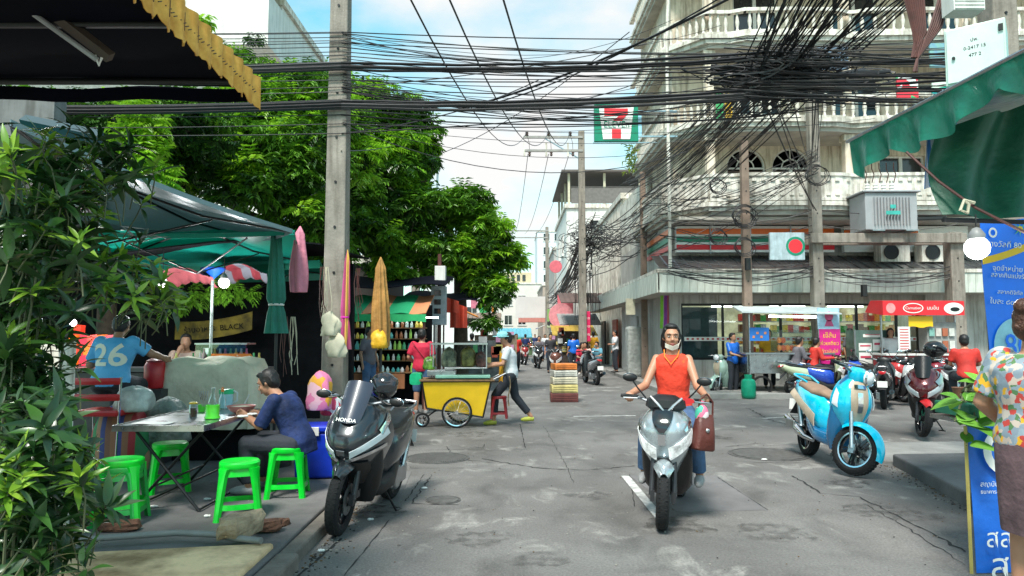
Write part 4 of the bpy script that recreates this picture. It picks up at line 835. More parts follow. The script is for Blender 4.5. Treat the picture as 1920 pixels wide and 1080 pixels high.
ST['cyan']=dict(paint=paint('cyan',(.0,.50,.74),.0,.2),paint2=paint('blue_edge',(.01,.16,.36),.2,.25),hw=.215,r=.255,hz=1.03,mirror=.0,roundlight=True,seat=mat('seat_tan',(.30,.19,.13),.55),inner=paint('blue_edge',(.01,.16,.36)),flank=mat('beige_trim',(.48,.38,.28),.4),
  floor=paint('blue_edge',(.01,.16,.36)),fend=(-38,105),bw=.175,cowlm=paint('cyan',(.0,.50,.74)),lightfork=True,chromex=True,rail=paint('cyan',(.0,.50,.74)),rim=M['gloss'],ring=True,nomirror=True,
  nose=[(.46,.14,.30,.12,.8),(.54,.08,.30,.16,.75),(.62,.05,.29,.195,.7),(.70,.03,.28,.21,.7),(.78,.035,.27,.20,.7),(.86,.05,.26,.175,.75),(.92,.08,.25,.14,.8),(.96,.10,.24,.10,.9)],
  cowl=[(.90,.10,.22,.07),(.96,.05,.25,.13),(1.03,.04,.26,.14),(1.08,.10,.24,.08)],
  patches=[('centre_panel',mat('beige_trim',(.48,.38,.28),.4),[(.10,-.16),(.10,.16),(.93,.30),(.93,-.30)],.008),('badge',M['chrome'],[(.74,-.16),(.74,.16),(.83,.17),(.83,-.17)],.018),('badge',M['chrome'],[(.30,-.04),(.30,.04),(.66,.05),(.66,-.05)],.018),
   ('indicator',M['lens'],[(.36,.66),(.42,.90),(.72,.88),(.62,.68)],.010),('indicator',M['lens'],[(.36,-.66),(.42,-.90),(.72,-.88),(.62,-.68)],.010)])
def variant(base,**k): d=dict(ST[base]); d.update(k); return d
ST['maroon']=variant('pcx',paint=paint('maroon',(.10,.008,.012),.3),paint2=M['black'],screenm=M['black'],fender=M['red'],r=.28)
# ------------------------------------------------------------------ the scooters and their riders
def hdg(dx,dy): return math.atan2(dx,-dy)        # rotz so that local -Y points to (dx,dy)
c=gnd(635,1003); PCX=scooter('dark graphite maxi scooter with tall screen parked at the left kerb in the foreground',c,hdg(-.17,-1.15),ST['pcx'],steer=R(4)); PCX.rotation_euler[1]=R(5)
text('HONDA',.045,M['swhite'],PCX,T(0,-.088,.925)@RX(R(60)),.002)
hm=MB(); hm.ell((0,0,0),(.125,.15,.125),22,h=14); hm.loft([sring(-.17,-.02,.09,.035,16),sring(-.10,.03,.12,.05,16),sring(0,.04,.13,.05,16)])
h=thing('helmet','glossy black helmet resting on the seat and handlebar of the dark maxi scooter','helmet',(0,0,0)); 
hm.build('shell',M['gloss'],h,True); q=MB(); q.sheet(lambda u,v:(.115*math.sin((v-.5)*2.6),-.155*math.cos((v-.5)*2.6)*(.97+.04*u),-.05+.09*u),4,10,.004); q.build('visor',mat('visor',(.02,.02,.025),.06,coat=1),h,True)
h.location=(-1.17,6.38,1.14); h.rotation_euler=(0,0,.3)
c=gnd(1245,993); S1=scooter('silver and black scooter ridden towards the camera by a woman in orange',c,hdg(-.42,-1.2),ST['silver'],steer=R(8))
M['orangejersey']=mat('orange_jersey',(.75,.05,.02),.75,ns=5,bump=.6,bs=6,col2=(.80,.28,.03),lo=.28,hi=.44); M['jeans']=mat('denim',(.06,.13,.26),.8,var=.2,ns=8,bump=.3); M['darkpants']=mat('dark_trousers',(.02,.025,.035),.8,bump=.3,bs=8); M['sandal']=mat('sandal_grey',(.3,.3,.3),.6)
# rider pose in the scooter's own frame
pose=dict(pelvis=(0,.86,.90),chest=(0,.82,1.24),neck=(0,.79,1.44),head=(0,.755,1.575),shL=(.145,.80,1.375),shR=(-.145,.80,1.375),elL=(.235,.66,1.13),elR=(-.235,.66,1.13),wrL=(.33,.36,1.07),wrR=(-.33,.36,1.07),
  haL=(.32,.20,1.06),haR=(-.32,.20,1.06),pnL=(0,0,-1),pnR=(0,0,-1),hipL=(.11,.84,.86),hipR=(-.11,.84,.86),knL=(.22,.46,.74),knR=(-.20,.46,.74),anL=(.25,.56,.36),anR=(-.24,.56,.36))
rider,J=human('woman in an orange sleeveless jersey with a mask under her chin riding the silver scooter',S1.location,S1.rotation_euler[2],pose,look=(.22,.05),skin='skin',top='orangejersey',bottom='jeans',shoe='sandal',hairstyle='long',vox=.010,sleeve=0,grip=True,build=1.0,feet=None)
mk=MB(); mk.sheet(lambda u,v:(Matrix.Rotation(.22,3,'Z')@V((.066*math.sin((v-.5)*2.6),-.014-.082*math.cos((v-.5)*2.6)*(.80+.25*u),-.120+.040*u+.03*abs(v-.5)*2))+J['head']),5,12,.003); mk.tube([J['head']+V((.066,-.05,-.08)),J['head']+V((.085,.0,-.02))],.002,5); mk.build('face_mask',mat('mask_cream',(.90,.82,.70),.8),rider,True)
nb=MB(); nb.tube([J['neck']+V((-.07,-.03,.02)),J['neck']+V((-.06,-.09,-.04)),J['neck']+V((0,-.125,-.11)),J['neck']+V((.06,-.09,-.04)),J['neck']+V((.07,-.03,.02))],.006,6); nb.build('collar_band',M['orange'],rider,True)
hb=thing('handbag','dark brown leather handbag hanging beside the knee of the woman on the silver scooter','handbag'); mb=MB(); mb.loft([[(.88*w_*math.copysign(abs(math.cos(a))**.5,math.cos(a)),d_*math.copysign(abs(math.sin(a))**.6,math.sin(a)),z) for a in [2*PI*k/20 for k in range(20)]] for z,w_,d_ in ((-.15,.10,.07),(-.135,.112,.08),(0,.10,.07),(.12,.085,.045),(.15,.078,.02))]); mb.build('bag_body',mat('brown_leather',(.10,.022,.015),.45,bump=.3,bs=30),hb,True)
mb=MB(); mb.tube([(-.07,0,.14),(-.06,0,.26),(0,.0,.32),(.06,0,.26),(.07,0,.14)],.009,6); mb.build('handle',MC['brown_leather'],hb,True); mb=MB(); mb.ell((0,-.075,.02),(.018,.008,.018),8); mb.build('clasp',M['steel'],hb,True)
hb.location=at(1319,810,5.95); hb.rotation_euler=(0,.12,.2)
pb=MB(); pb.ell((0,0,0),(.06,.05,.09),10); pb.tube([(0,0,.08),(.01,0,.13)],[.012,.02],6); tag(pb.build('plastic_bag',pal('bag_print',[(.7,.6,.6),(.05,.35,.25),(.7,.15,.25),(.7,.65,.6)],12),smooth=True),'small printed plastic bag above the brown handbag on the silver scooter','plastic bag').location=at(1316,778,5.95)
rd=MB(); rd.loft([sring(-.02,0,.10,.025,12,3),sring(.04,.0,.10,.025,12,3)]); tag(rd.build('red_bag',M['red'],smooth=True),'bright red folded bag tucked under the right handlebar of the silver scooter','bag').location=at(1279,752,5.95)
c=gnd(1607,893); S2=scooter('light blue retro scooter with tan seat parked by the right kerb',c,hdg(-.02,-1.2),ST['cyan'],steer=R(38)); S2.scale=(1.08,1.08,1.13); S2.rotation_euler[1]=R(5)
c=gnd(1735,820,.05); S3=scooter('maroon maxi scooter with a silver nose parked on the pavement behind the blue scooter',c,hdg(-.65,-1.0),variant('maroon',patches=[('headlight',M['lens'],[(.40,.12),(.66,.80),(.52,.86),(.28,.12)],.008),('headlight',M['lens'],[(.40,-.12),(.66,-.80),(.52,-.86),(.28,-.12)],.008),('silver_trim',M['alu'],[(.64,.35),(.86,.93),(.74,.97),(.52,.55)],.012),('silver_trim',M['alu'],[(.64,-.35),(.86,-.93),(.74,-.97),(.52,-.55)],.012),('lower_grille',M['black'],[(.0,-.8),(.0,.8),(.27,.55),(.27,-.55)],.012)]),steer=R(20))
h2=copy_thing(h,at(1752,655,11.3),.9,'black helmet hung on the handlebar of the maroon scooter'); h2.scale=(1.1,)*3
M['redjersey']=mat('red_shirt',(.62,.03,.02),.7,bump=.3,bs=8,var=.15); M['bluejean']=M['jeans']
SIT=dict(pelvis=(0,.0,.50),chest=(0,-.08,.80),neck=(0,-.12,.98),head=(0,-.15,1.11),shL=(.17,-.10,.925),shR=(-.17,-.10,.925),elL=(.23,-.16,.70),elR=(-.23,-.16,.70),wrL=(.15,-.36,.66),wrR=(-.15,-.36,.66),hipL=(.10,-.02,.48),hipR=(-.10,-.02,.48),knL=(.14,-.42,.48),knR=(-.14,-.42,.48),anL=(.14,-.42,.09),anR=(-.14,-.42,.09))
def lifted(p,dz): return {k:(v[0],v[1],v[2]+dz) for k,v in p.items()}
human('person in a bright red shirt bent over behind the maroon scooter, right edge',at(1812,660,12.6)*V((1,1,0)) if False else V((at(1812,660,12.6).x,12.6,.25)),R(160),lifted(SIT,.12),top='redjersey',bottom='darkpants',shoe='black',vox=.02,sleeve=.5)
# small scooters across the road, each its own colour
def far_bike(px,Y,hd,col,label,base='silver',**k):
    x=(px-960)/F*Y; stl=variant(base,paint=col,fender=col,patches=[p for p in ST[base]['patches'][:2]]); stl.update(k)
    return scooter(label,(x,Y,.0),hd,stl,near=False,group='motorbikes parked across the road')
GRP='motorbikes parked across the road'
far_bike(1574,17.9,R(95),paint('cream_green',(.50,.55,.36),.1),'pale cream motorbike with dark wheels carrying two riders across the road')['group']='motorbikes with riders'
far_bike(1610,17.2,R(60),paint('royal_blue',(.01,.06,.45),.2),'royal blue motorbike behind the light blue scooter')
far_bike(1655,16.2,R(150),paint('dark_grey',(.05,.05,.055),.3),'dark grey motorbike with white number plate turned away, beside the glass cabinet')
far_bike(1690,16.6,R(10),paint('red_white',(.5,.03,.03),.2),'white and red motorbike facing the road before the red drinks stall',fender=M['white'])
far_bike(1720,15.6,R(40),paint('pearl',(.55,.55,.55),.2),'pearl white motorbike right of the red and white one')
far_bike(1762,16.2,R(20),paint('wine',(.2,.01,.02),.2),'wine red motorbike half hidden by the maroon scooter')
far_bike(1340,18.6,R(-50),paint('mint',(.36,.50,.42),.1),'mint green scooter with round lamp parked before the shop window',base='cyan',inner=mat('mint_inner',(.30,.42,.36),.4),floor=M['black'],cowlm=MC['paint_mint'])
far_bike(1010,33,R(5),paint('street_black',(.03,.03,.035),.3),'black motorbike with rider coming down the side street')['group']='motorbikes in the side street'
far_bike(1097,23.5,R(190),paint('grey2',(.25,.25,.27),.3),'grey motorbike parked on the right of the side street')['group']='motorbikes in the side street'
far_bike(1040,25.5,R(-10),paint('brown2',(.18,.07,.05),.3),'brown motorbike parked behind the crate stack in the side street')['group']='motorbikes in the side street'
ds=dict(SIT); ds.update(wrL=(.28,-.5,.72),wrR=(-.28,-.5,.72))
M['greyshirt']=mat('grey_shirt',(.13,.12,.14),.8,var=.15); M['whiteshirt']=mat('white_shirt',(.62,.64,.66),.8,var=.06,bump=.3,bs=8)
def W(px,Y,z=0): return V(((px-960)/F*Y,Y,z))
human('passenger in a grey shirt and blue jeans sitting on the cream motorbike',W(1488,17.95,.32),R(95),lifted(SIT,0),top='greyshirt',bottom='jeans',shoe='white',vox=.024,sleeve=.9,skin='skin2')
human('rider in a bright red orange jacket on the cream motorbike across the road',W(1520,17.9,.30),R(95),ds,top='redjersey',bottom='darkpants',shoe='white',vox=.024,sleeve=.95,skin='skin2')
human('person in a white top standing behind the rider in the red jacket',W(1550,18.9,.0),R(20),{},top='whiteshirt',bottom='darkpants',shoe='black',vox=.026,skin='skin2')
human('vendor in a blue top behind the white roofed food cart',W(1372,18.7,.0),R(30),dict(elR=(-.22,-.14,1.1),wrR=(-.1,-.34,1.05)),top='blue',bottom='darkpants',shoe='black',vox=.026,skin='skin2')
human('rider in dark clothes on the black motorbike in the side street',W(1010,33.6,.32),R(5),ds,top='greyshirt',bottom='darkpants',shoe='black',vox=.035)
human('man in a white shirt with a black shoulder bag standing on the shop corner pavement',W(1153,27.5,.13),R(-80),dict(elL=(.2,-.1,1.1),wrL=(.05,-.22,1.1)),top='whiteshirt',bottom='darkpants',shoe='black',vox=.026)
human('woman in pale pink sitting by the pink sign in the side street',W(1098,26.6,.1),R(-20),SIT,top=mat('pale_pink',(.65,.4,.36),.8),bottom='darkpants',shoe='white',vox=.03,hairstyle='long')
human('person in a bright blue shirt seen from behind in the side street',W(1075,28.5,.0),R(190),{},top='blue',bottom='darkpants',shoe='black',vox=.03)
human('person in dark clothes and pale helmet walking in the side street',W(1032,29.5,.0),R(10),dict(knL=(.1,-.1,.48)),top=mat('charcoal_shirt',(.03,.03,.035),.8),bottom='darkpants',shoe='black',vox=.03)
human('person in a light blue shirt leaning on a seat at the side street kerb',W(1122,27.8,.1),R(-40),SIT,top=mat('light_blue_shirt',(.12,.32,.42),.8),bottom='darkpants',shoe='sandal',vox=.03)
# ------------------------------------------------------------------ main people
# the vendor pushing the yellow cart
wk=dict(pelvis=(0,0,.90),chest=(.0,-.02,1.22),neck=(0,-.05,1.395),head=(0,-.09,1.52),shL=(.17,-.06,1.33),shR=(-.17,-.06,1.33),elL=(.23,-.14,1.09),elR=(-.22,-.14,1.08),wrL=(.17,-.42,1.04),wrR=(-.17,-.46,1.06),
  knL=(.10,-.28,.52),anL=(.10,-.30,.09),knR=(-.10,.08,.49),anR=(-.10,.37,.13)); 
M['apron']=mat('yellow_apron',(.80,.40,.02),.7,bump=.4,bs=8); M['lime']=mat('lime_slippers',(.45,.48,.06),.6)
c=gnd(945,797); vd,J=human('street vendor in a white shirt, yellow apron and lime slippers striding behind the yellow cart',(c.x+.12,c.y+.1,0),R(-90),wk,top='whiteshirt',bottom='darkpants',shoe='lime',hairstyle='short',vox=.0125,leg=.93,sleeve=.45,look=(.1,.15),face=False)
mb=MB(); mb.sheet(lambda u,v:(-.17+.34*v,-.165-.03*math.cos((v-.5)*3)-.02*u+.04*(v-.5)**2*4,1.28-.62*u-.01*math.sin(9*v)),8,10,.006); mb.build('apron',M['apron'],vd,True)
mb=MB(); mb.ell((0,-.14,1.60),(.105,.12,.07),14); mb.lathe([(.001,0),(.16,0),(.15,.012),(.001,.02)],18,X=T(0,-.17,1.57)); mb.build('sun_hat',mat('cyan_hat',(.25,.55,.58),.8),vd,True)
# man in red, back to the camera
M['crimson']=mat('crimson_tshirt',(.55,.012,.05),.75,bump=.4,bs=7,var=.12)
c=gnd(790,775); rd,J=human('man in a crimson T-shirt and denim shorts seen from behind at the goods stall',(c.x,c.y,.0),R(172),dict(elL=(.26,.02,1.10),wrL=(.22,-.16,1.0),elR=(-.25,.03,1.09),wrR=(-.22,-.18,.98)),top='crimson',bottom='jeans',shoe='sandal',vox=.0125,leg=.5,sleeve=.5,build=1.1,face=False,scale=1.04)
mb=MB(); mb.tube([(.16,.13,1.40),(.0,.155,1.2),(-.15,.13,1.02)],.010,6); mb.build('bag_strap',mat('strap_red',(.35,.01,.03),.7),rd,True)
# man in blue shirt eating at the table, in profile facing left
eat=dict(pelvis=(0,.02,.47),chest=(0,-.10,.76),neck=(0,-.22,.92),head=(0,-.31,1.02),shL=(.175,-.16,.87),shR=(-.175,-.16,.87),elL=(.20,-.28,.64),elR=(-.20,-.28,.64),wrL=(.10,-.47,.72),wrR=(-.10,-.47,.72),haL=(.05,-.56,.75),haR=(-.04,-.56,.75),hipL=(.11,0,.46),hipR=(-.11,0,.46),knL=(.16,-.42,.47),knR=(-.16,-.42,.47),anL=(.14,-.40,.09),anR=(-.14,-.40,.09))
M['bluework']=mat('navy_work_shirt',(.008,.028,.13),.8,bump=.7,bs=6,var=.3,ns=5)
man1=human('man in a navy blue shirt eating at the folding table, seated on a green stool',(-2.02,6.62,.12),R(-97),eat,look=(0,.45),top='bluework',bottom='darkpants',shoe='sandal',vox=.0105,sleeve=.62,build=1.08,skin='skin',grip=True,hem=.06)[0]
# man with 26
M['jersey26']=mat('sky_blue_jersey',(.06,.32,.62),.7,bump=.5,bs=6,var=.15,ns=4,col2=(.12,.42,.72)); M['num']=mat('cream_number',(.75,.74,.62),.6,var=.05)
s26=dict(SIT); s26.update(elR=(-.33,-.20,.80),wrR=(-.36,-.42,.75),elL=(.30,-.14,.68),wrL=(.22,-.36,.74),knL=(.12,-.40,.44),knR=(-.12,-.40,.44),anL=(.1,-.36,.09),anR=(-.1,-.36,.09),head=(0,-.20,1.10))
s26=lifted(s26,.47)
m26,J=human('man in a sky blue jersey numbered 26 seen from behind at the dark counter',(at(208,700,7.55).x,7.55,.12),R(183),s26,top='jersey26',bottom='darkpants',vox=.0115,sleeve=.5,build=1.2,face=False,look=(0,.2),skin='skin2')
def onback(txt,size,m,body,zc,y0,par,sx=1):
    # lettering laid on the back of the jersey, following its curve
    bpy.context.view_layer.update()
    cu=bpy.data.curves.new('t','FONT'); cu.body=txt; cu.size=size; cu.extrude=.0; cu.align_x='CENTER'; cu.align_y='CENTER'; cu.resolution_u=3; cu.offset=.006
    o=bpy.data.objects.new('t',cu); C.objects.link(o); bpy.context.view_layer.update()
    me=bpy.data.meshes.new_from_object(o.evaluated_get(bpy.context.evaluated_depsgraph_get())); bpy.data.objects.remove(o)
    import bmesh; bm=bmesh.new(); bm.from_mesh(me); bmesh.ops.triangulate(bm,faces=bm.faces)
    for _ in range(3): 
        es=[e for e in bm.edges if e.calc_length()>.03]
        if es: bmesh.ops.subdivide_edges(bm,edges=es,cuts=1); bmesh.ops.triangulate(bm,faces=bm.faces)
    from mathutils.bvhtree import BVHTree
    t=BVHTree.FromPolygons([v.co for v in body.data.vertices],[p.vertices for p in body.data.polygons])
    for v in bm.verts:
        p=V((-v.co.x*sx,y0+.6,zc+v.co.y)); h,nn,_,_=t.ray_cast(p,V((0,-1,0)))
        v.co=(h+nn*.006) if h else V((p.x,y0+.12,p.z))
    bm.to_mesh(me); bm.free(); me.materials.clear(); me.materials.append(m)
    o=bpy.data.objects.new('lettering',me); C.objects.link(o); o.parent=par
shirt=[x for x in C.objects if x.parent==m26 and x.name.startswith('shirt')][0]
onback('26',.33,M['num'],shirt,J['chest'].z-.02,0,m26,1.05)
# woman at the stall, right edge
M['floral']=pal('floral_print',[(.22,.27,.32),(.46,.40,.35),(.22,.27,.32),(.70,.36,.02),(.48,.05,.04),(.25,.31,.36),(.08,.18,.07),(.50,.40,.34),(.20,.25,.30)],30,.8)
M['skirt']=mat('plum_skirt',(.13,.075,.085),.8,bump=.5,bs=6,var=.2)
fw=dict(head=(0,-.03,1.54),elR=(-.285,-.07,1.12),wrR=(-.30,-.25,.985),haR=(-.30,-.32,.95),pnR=(.6,0,-.5),elL=(.25,-.1,1.1),wrL=(.1,-.3,1.1))
fw=dict(head=(0,-.02,1.54),elR=(-.27,.09,1.11),wrR=(-.22,.27,.95),haR=(-.19,.33,.86),pnR=(.6,-.4,.2),elL=(.27,.04,1.10),wrL=(.25,-.15,.95))
fl,J=human('woman in a floral blouse with a brown hair bun at the right edge',(2.88,3.85,.13),R(112),{**fw},top='floral',bottom=None,shoe='sandal',hair='hairbrown',hairstyle='bun',vox=.010,sleeve=.52,build=1.28,face=True,hem=.05,scale=.985)
mb=MB(); mb.loft([[(ww*math.cos(2*PI*k/28)*(1+.03*math.sin(9*2*PI*k/28)*t),dd*math.sin(2*PI*k/28)*(1+.03*math.sin(9*2*PI*k/28)*t),z) for k in range(28)] for z,ww,dd,t in ((.98,.185,.15,0),(.88,.215,.17,.2),(.7,.215,.17,.6),(.5,.205,.165,1),(.40,.20,.165,1))]); mb.build('skirt',M['skirt'],fl,True,ang=80)
mb=MB(); w_=J['wrR']; mb.tube([w_+V((.030*math.cos(a),.0+.01*math.sin(a),.030*math.sin(a))) for a in [2*PI*k/14 for k in range(15)]],.004,5); mb.build('bracelet',M['wirebrown'],fl,True)
mb=MB(); mb.loft([sring(-.04,0,.05,.07,14,3),sring(.04,0,.05,.07,14,3)]); mb.tube([(-.04,0,.06),(-.08,0,.2),(-.13,0,.4)],.008,5); tag(mb.build('shoulder_bag',mat('dark_green_bag',(.015,.10,.02),.5),smooth=True),'small dark green bag worn on the shoulder of the woman in the floral blouse','bag').location=(2.99,3.68,1.27)
human('woman in a pale blouse resting her chin behind the food counter on the left',W(352,10.7,.1),R(20),dict(SIT,wrR=(-.05,-.25,.98),elR=(-.2,-.3,.72),haR=(-.03,-.26,1.05)) and lifted(dict(SIT,wrR=(-.08,-.28,.98),elR=(-.18,-.34,.74)),.28),top=mat('pale_blouse',(.50,.36,.30),.8),bottom='darkpants',vox=.018,sleeve=.5,skin='skin2')

for k,(px,Y,rz,tp,bt_,hs,po,z,tx) in enumerate(((885,24,200,'whiteshirt','jeans','short',{},.0,'person in a white shirt browsing the stalls left of the yellow cart vendor'),
 (968,31,15,'redjersey','darkpants','short',{},.0,'person in red walking towards the camera far down the street'),(985,42,190,'bluework','darkpants','short',{},.0,'distant person in dark blue walking away down the street'),
 (1022,45,10,'whiteshirt','jeans','long',{},.0,'distant woman in white in the middle of the side street'),(1066,37,170,'greyshirt','darkpants','short',{},.0,'distant person in grey by the dark shop opening'),
 (1087,25.4,30,'crimson','darkpants','long',SIT,.1,'woman in dark red sitting beside the grey motorbike in the side street'),(1112,31,200,'apron','jeans','short',{},.1,'person in a yellow top at the side street shops'),
 (1592,19.4,30,'greyshirt','darkpants','short',{},.13,'man in grey standing left of the glass cabinet'),(1668,18.5,-20,'whiteshirt','jeans','long',{},.13,'woman in white waiting at the red drinks stall'),
 (1740,18.6,10,'bluework','darkpants','short',{},.13,'stall keeper in dark blue behind the red drinks stall'),(1440,19.3,-10,'apron','darkpants','long',{},.1,'cook in a yellow top behind the white roofed cart'),
 (693,15.1,60,'greyshirt','jeans','short',{},.12,'shopper in grey looking at the jars under the striped awning'),(1003,55,0,'bluework','darkpants','short',{},.0,'tiny distant person in blue at the far end of the street'))):
    human(tx,W(px,Y,z),R(rz),po,top=tp,bottom=bt_,shoe='black',hairstyle=hs,vox=.028,skin='skin2')
far_bike(985,37,R(8),paint('dist_red',(.3,.03,.03),.2),'red motorbike far down the side street on the left')['group']='motorbikes in the side street'
far_bike(1073,31,R(175),paint('dist_blue',(.03,.08,.25),.2),'dark blue motorbike parked under the pink signs in the side street')['group']='motorbikes in the side street'
far_bike(1785,15.4,R(-25),paint('grey3',(.10,.10,.11),.3),'charcoal motorbike beside the bent person in red')
# ------------------------------------------------------------------ left pavement: stools, table, food stalls
def stool_mb():
    mb=MB(); q=lambda r,z,k:[(r*math.copysign(abs(math.cos(a))**k,math.cos(a)),r*math.copysign(abs(math.sin(a))**k,math.sin(a)),z) for a in [2*PI*j/32 for j in range(32)]]
    mb.loft([q(.155,.400,.8),q(.160,.415,.8),q(.158,.440,.8),q(.148,.450,.85),q(.120,.449,.9),q(.10,.445,1),q(.001,.445,1)],cap=False); return mb
SEAT=stool_mb().mesh('seat',M['stool'],True); 
mb=MB(); rr=lambda z,t:(.135+.055*(.42-z)/.42)+t      # splayed body: four legs joined by a lower hoop and an upper skirt
for k in range(4):
    a=PI/4+PI/2*k; ca,sa=math.cos(a),math.sin(a)
    sec=lambda r,wd,z:[(r*ca*1.22+sx*ca*.5-sy*sa,r*sa*1.22+sx*sa*.5+sy*ca,z) for sx,sy in ((-.015,-wd),(.02,-wd*.8),(.038,0),(.02,wd*.8),(-.015,wd),(-.006,0))]
    mb.loft([sec(rr(z,0),wd,z) for z,wd in ((0,.036),(.02,.034),(.2,.033),(.36,.042),(.41,.055))])
LEGS=mb
leg1=[]
for k in range(4):
    q=MB(); a=PI/4+PI/2*k; ca,sa=math.cos(a),math.sin(a)
    sec=lambda r,wd,z:[(r*ca*1.22+sx*ca-sy*sa,r*sa*1.22+sx*sa+sy*ca,z) for sx,sy in ((-.015,-wd),(.012,-wd*.85),(.022,0),(.012,wd*.85),(-.015,wd),(-.008,0))]
    q.loft([sec(rr(z,0)*.98,wd,z) for z,wd in ((0,.030),(.02,.028),(.2,.030),(.36,.040),(.405,.055))]); leg1.append(q.mesh('leg',M['stool'],True,30))
def hoop(z0,z1,t=.006):
    q=MB(); ks=[]
    for z in (z0,z1):
        r=rr(z,0); ks.append(r*1.0)
    def ring(r,z,off): return [((r+off)*1.12*math.copysign(abs(math.cos(a))**.62,math.cos(a))*.86,(r+off)*1.12*math.copysign(abs(math.sin(a))**.62,math.sin(a))*.86,z) for a in [2*PI*j/40 for j in range(40)]]
    q.loft([ring(ks[0],z0,-t),ring(ks[0],z0,t),ring(ks[1],z1,t),ring(ks[1],z1,-t),ring(ks[0],z0,-t)],cap=False); return q
HOOP=hoop(.085,.125).mesh('hoop',M['stool'],True); SKIRT=hoop(.34,.405).mesh('skirt',M['stool'],True)
def stool(label,x,y,rz,z=.12,aged=False):
    o=thing('plastic_stool',label,'stool',(x,y,z),rz,'bright green plastic stools'); ms=[SEAT,HOOP,SKIRT]+leg1
    for me,nm in zip(ms,('seat','hoop','skirt','leg','leg','leg','leg')):
        p=inst(nm,me,o)
        if aged: p.material_slots[0].link='OBJECT'; p.material_slots[0].material=M['stool2']
    return o
def gx(px,Y): return (px-960)/F*Y
stool('bright green plastic stool standing empty in front of the folding table',gx(450,5.72),5.80,.35)
stool('bright green plastic stool under the man in the navy shirt',gx(543,6.5),6.55,.15)
stool('lower green plastic stool of the stacked pair at the left of the table',gx(237,5.6),5.62,.2,aged=True)
stool('upper green plastic stool stacked on another at the left of the table',gx(237,5.6),5.62,.25,z=.165)
stool('green plastic stool behind the crossed legs of the folding table',gx(328,6.75),6.75,.5)
stool('green plastic stool mostly hidden behind the leaves on the far left',gx(142,5.9),5.9,.1)
# folding table
tb2=thing('folding_table','folding table with a scratched steel top and crossed dark legs','table',(-2.92,6.45,.12))
mb=MB(); mb.box((0,0,.715),(.76,1.34,.02)); mb.build('table_top',mat('scratched_steel',(.50,.51,.52),.28,.9,var=.12,ns=5,col2=(.30,.30,.31)),tb2,bevel=.009)
mb=MB(); 
for s_ in (-1,1):
    mb.bb((-.38,s_*.665-.006,.685),(.38,s_*.665+.006,.735)); mb.bb((s_*.375-.006,-.66,.685),(s_*.375+.006,.66,.735))
mb.build('table_edge',M['steel'],tb2)
for sy in (-1,1):
    for s_ in (-1,1):
        mb=MB(); mb.tube([(-.30*s_,.50*sy+.02*s_,.0),(.30*s_,.46*sy+.02*s_,.69)],.013,8); mb.build('leg',M['black'],tb2,True)
for s_ in (-1,1):
    mb=MB(); mb.tube([(.30*s_,-.52,.02),(.30*s_,.52,.02)],.010,6); mb.tube([(-.12*s_,-.5,.2),(-.12*s_,.5,.2)],.009,6); mb.build('brace',M['black'],tb2,True)
TZ=.12+.727
# things on the table
def put(name,label,cat,parts,px,py,Y=None,z=TZ,rz=0,group=None):
    p=gnd(px,py,z) if Y is None else V((gx(px,Y),Y,z)); o=thing(name,label,cat,p,rz,group)
    for nm,mb,m in parts: mb.build(nm,m,o,True)
    return o
def lat(pr,n=18,X=None): mb=MB(); mb.lathe(pr,n,X=X); return mb
M['limeplastic']=mat('lime_plastic',(.10,.75,.03),.3,coat=.3); M['clear']=glassmat('clear_plastic',(.85,.92,.92),mixf=.35); M['brownsauce']=mat('brown_sauce',(.13,.04,.015),.3)
put('sauce_pot','lime green plastic pot holding spoons at the middle of the folding table','pot',[('pot',lat([(.055,0),(.068,.005),(.066,.02),(.058,.03),(.060,.12),(.055,.125),(.05,.12),(.05,.03),(.001,.03)]),M['limeplastic']),('glass',lat([(.035,.125),(.04,.15),(.02,.20),(.018,.27),(.022,.28)],14),M['clear'])],398,785)
mb=MB(); [mb.tube([(.01*k,.0,.10),(.02*k-.02,.01,.24)],[.003,.006],6) for k in range(-2,3)]; tag(mb.build('spoons',M['steel'],smooth=True,loc=gnd(383,783,TZ)),'handful of steel spoons standing in the green pot on the table','spoons')['kind']='stuff'
put('seasoning_jar','glass jar of brown seasoning with a yellow lid on the folding table','jar',[('jar',lat([(.035,0),(.036,.11),(.03,.12),(.001,.12)]),M['clear']),('seasoning',lat([(.031,.003),(.031,.085),(.001,.085)]),M['brownsauce']),('lid',lat([(.036,.121),(.036,.135),(.015,.14),(.001,.14)]),M['yellow'])],362,782)
put('green_cup','small green plastic cup between the jar and the sauce pot','cup',[('cup',lat([(.03,0),(.036,.07),(.033,.07),(.027,.005),(.001,.005)]),M['limeplastic'])],378,772)
put('sauce_bottle','clear sauce bottle with an orange cap behind the green pot','bottle',[('bottle',lat([(.03,0),(.032,.14),(.012,.18),(.012,.21)]),M['clear']),('cap',lat([(.014,.21),(.014,.24),(.006,.255),(.001,.255)]),M['orange'])],416,776)
jm=MB(); jm.tube([(.07,0,.18),(.11,0,.16),(.11,0,.08),(.065,0,.05)],.010,8)
put('water_jug','clear water jug with green lid and white handle at the back of the table','jug',[('jug_body',lat([(.06,0),(.065,.01),(.07,.15)]),mat('pale_water',(.45,.72,.75),.15,coat=.5)),('lid',lat([(.074,.151),(.074,.195),(.06,.20),(.001,.20)]),mat('jug_green',(.02,.55,.22),.3)),('handle',jm,M['white'])],424,766)
put('pink_bowl','pink plastic bowl of food in front of the man in the navy shirt','bowl',[('bowl',lat([(.06,0),(.10,.02),(.135,.065),(.138,.07),(.128,.068),(.095,.028),(.001,.02)],24),mat('pink_plastic',(.68,.25,.22),.35)),('food',lat([(.115,.055),(.06,.065),(.001,.068)],14),M['cream'])],452,774)
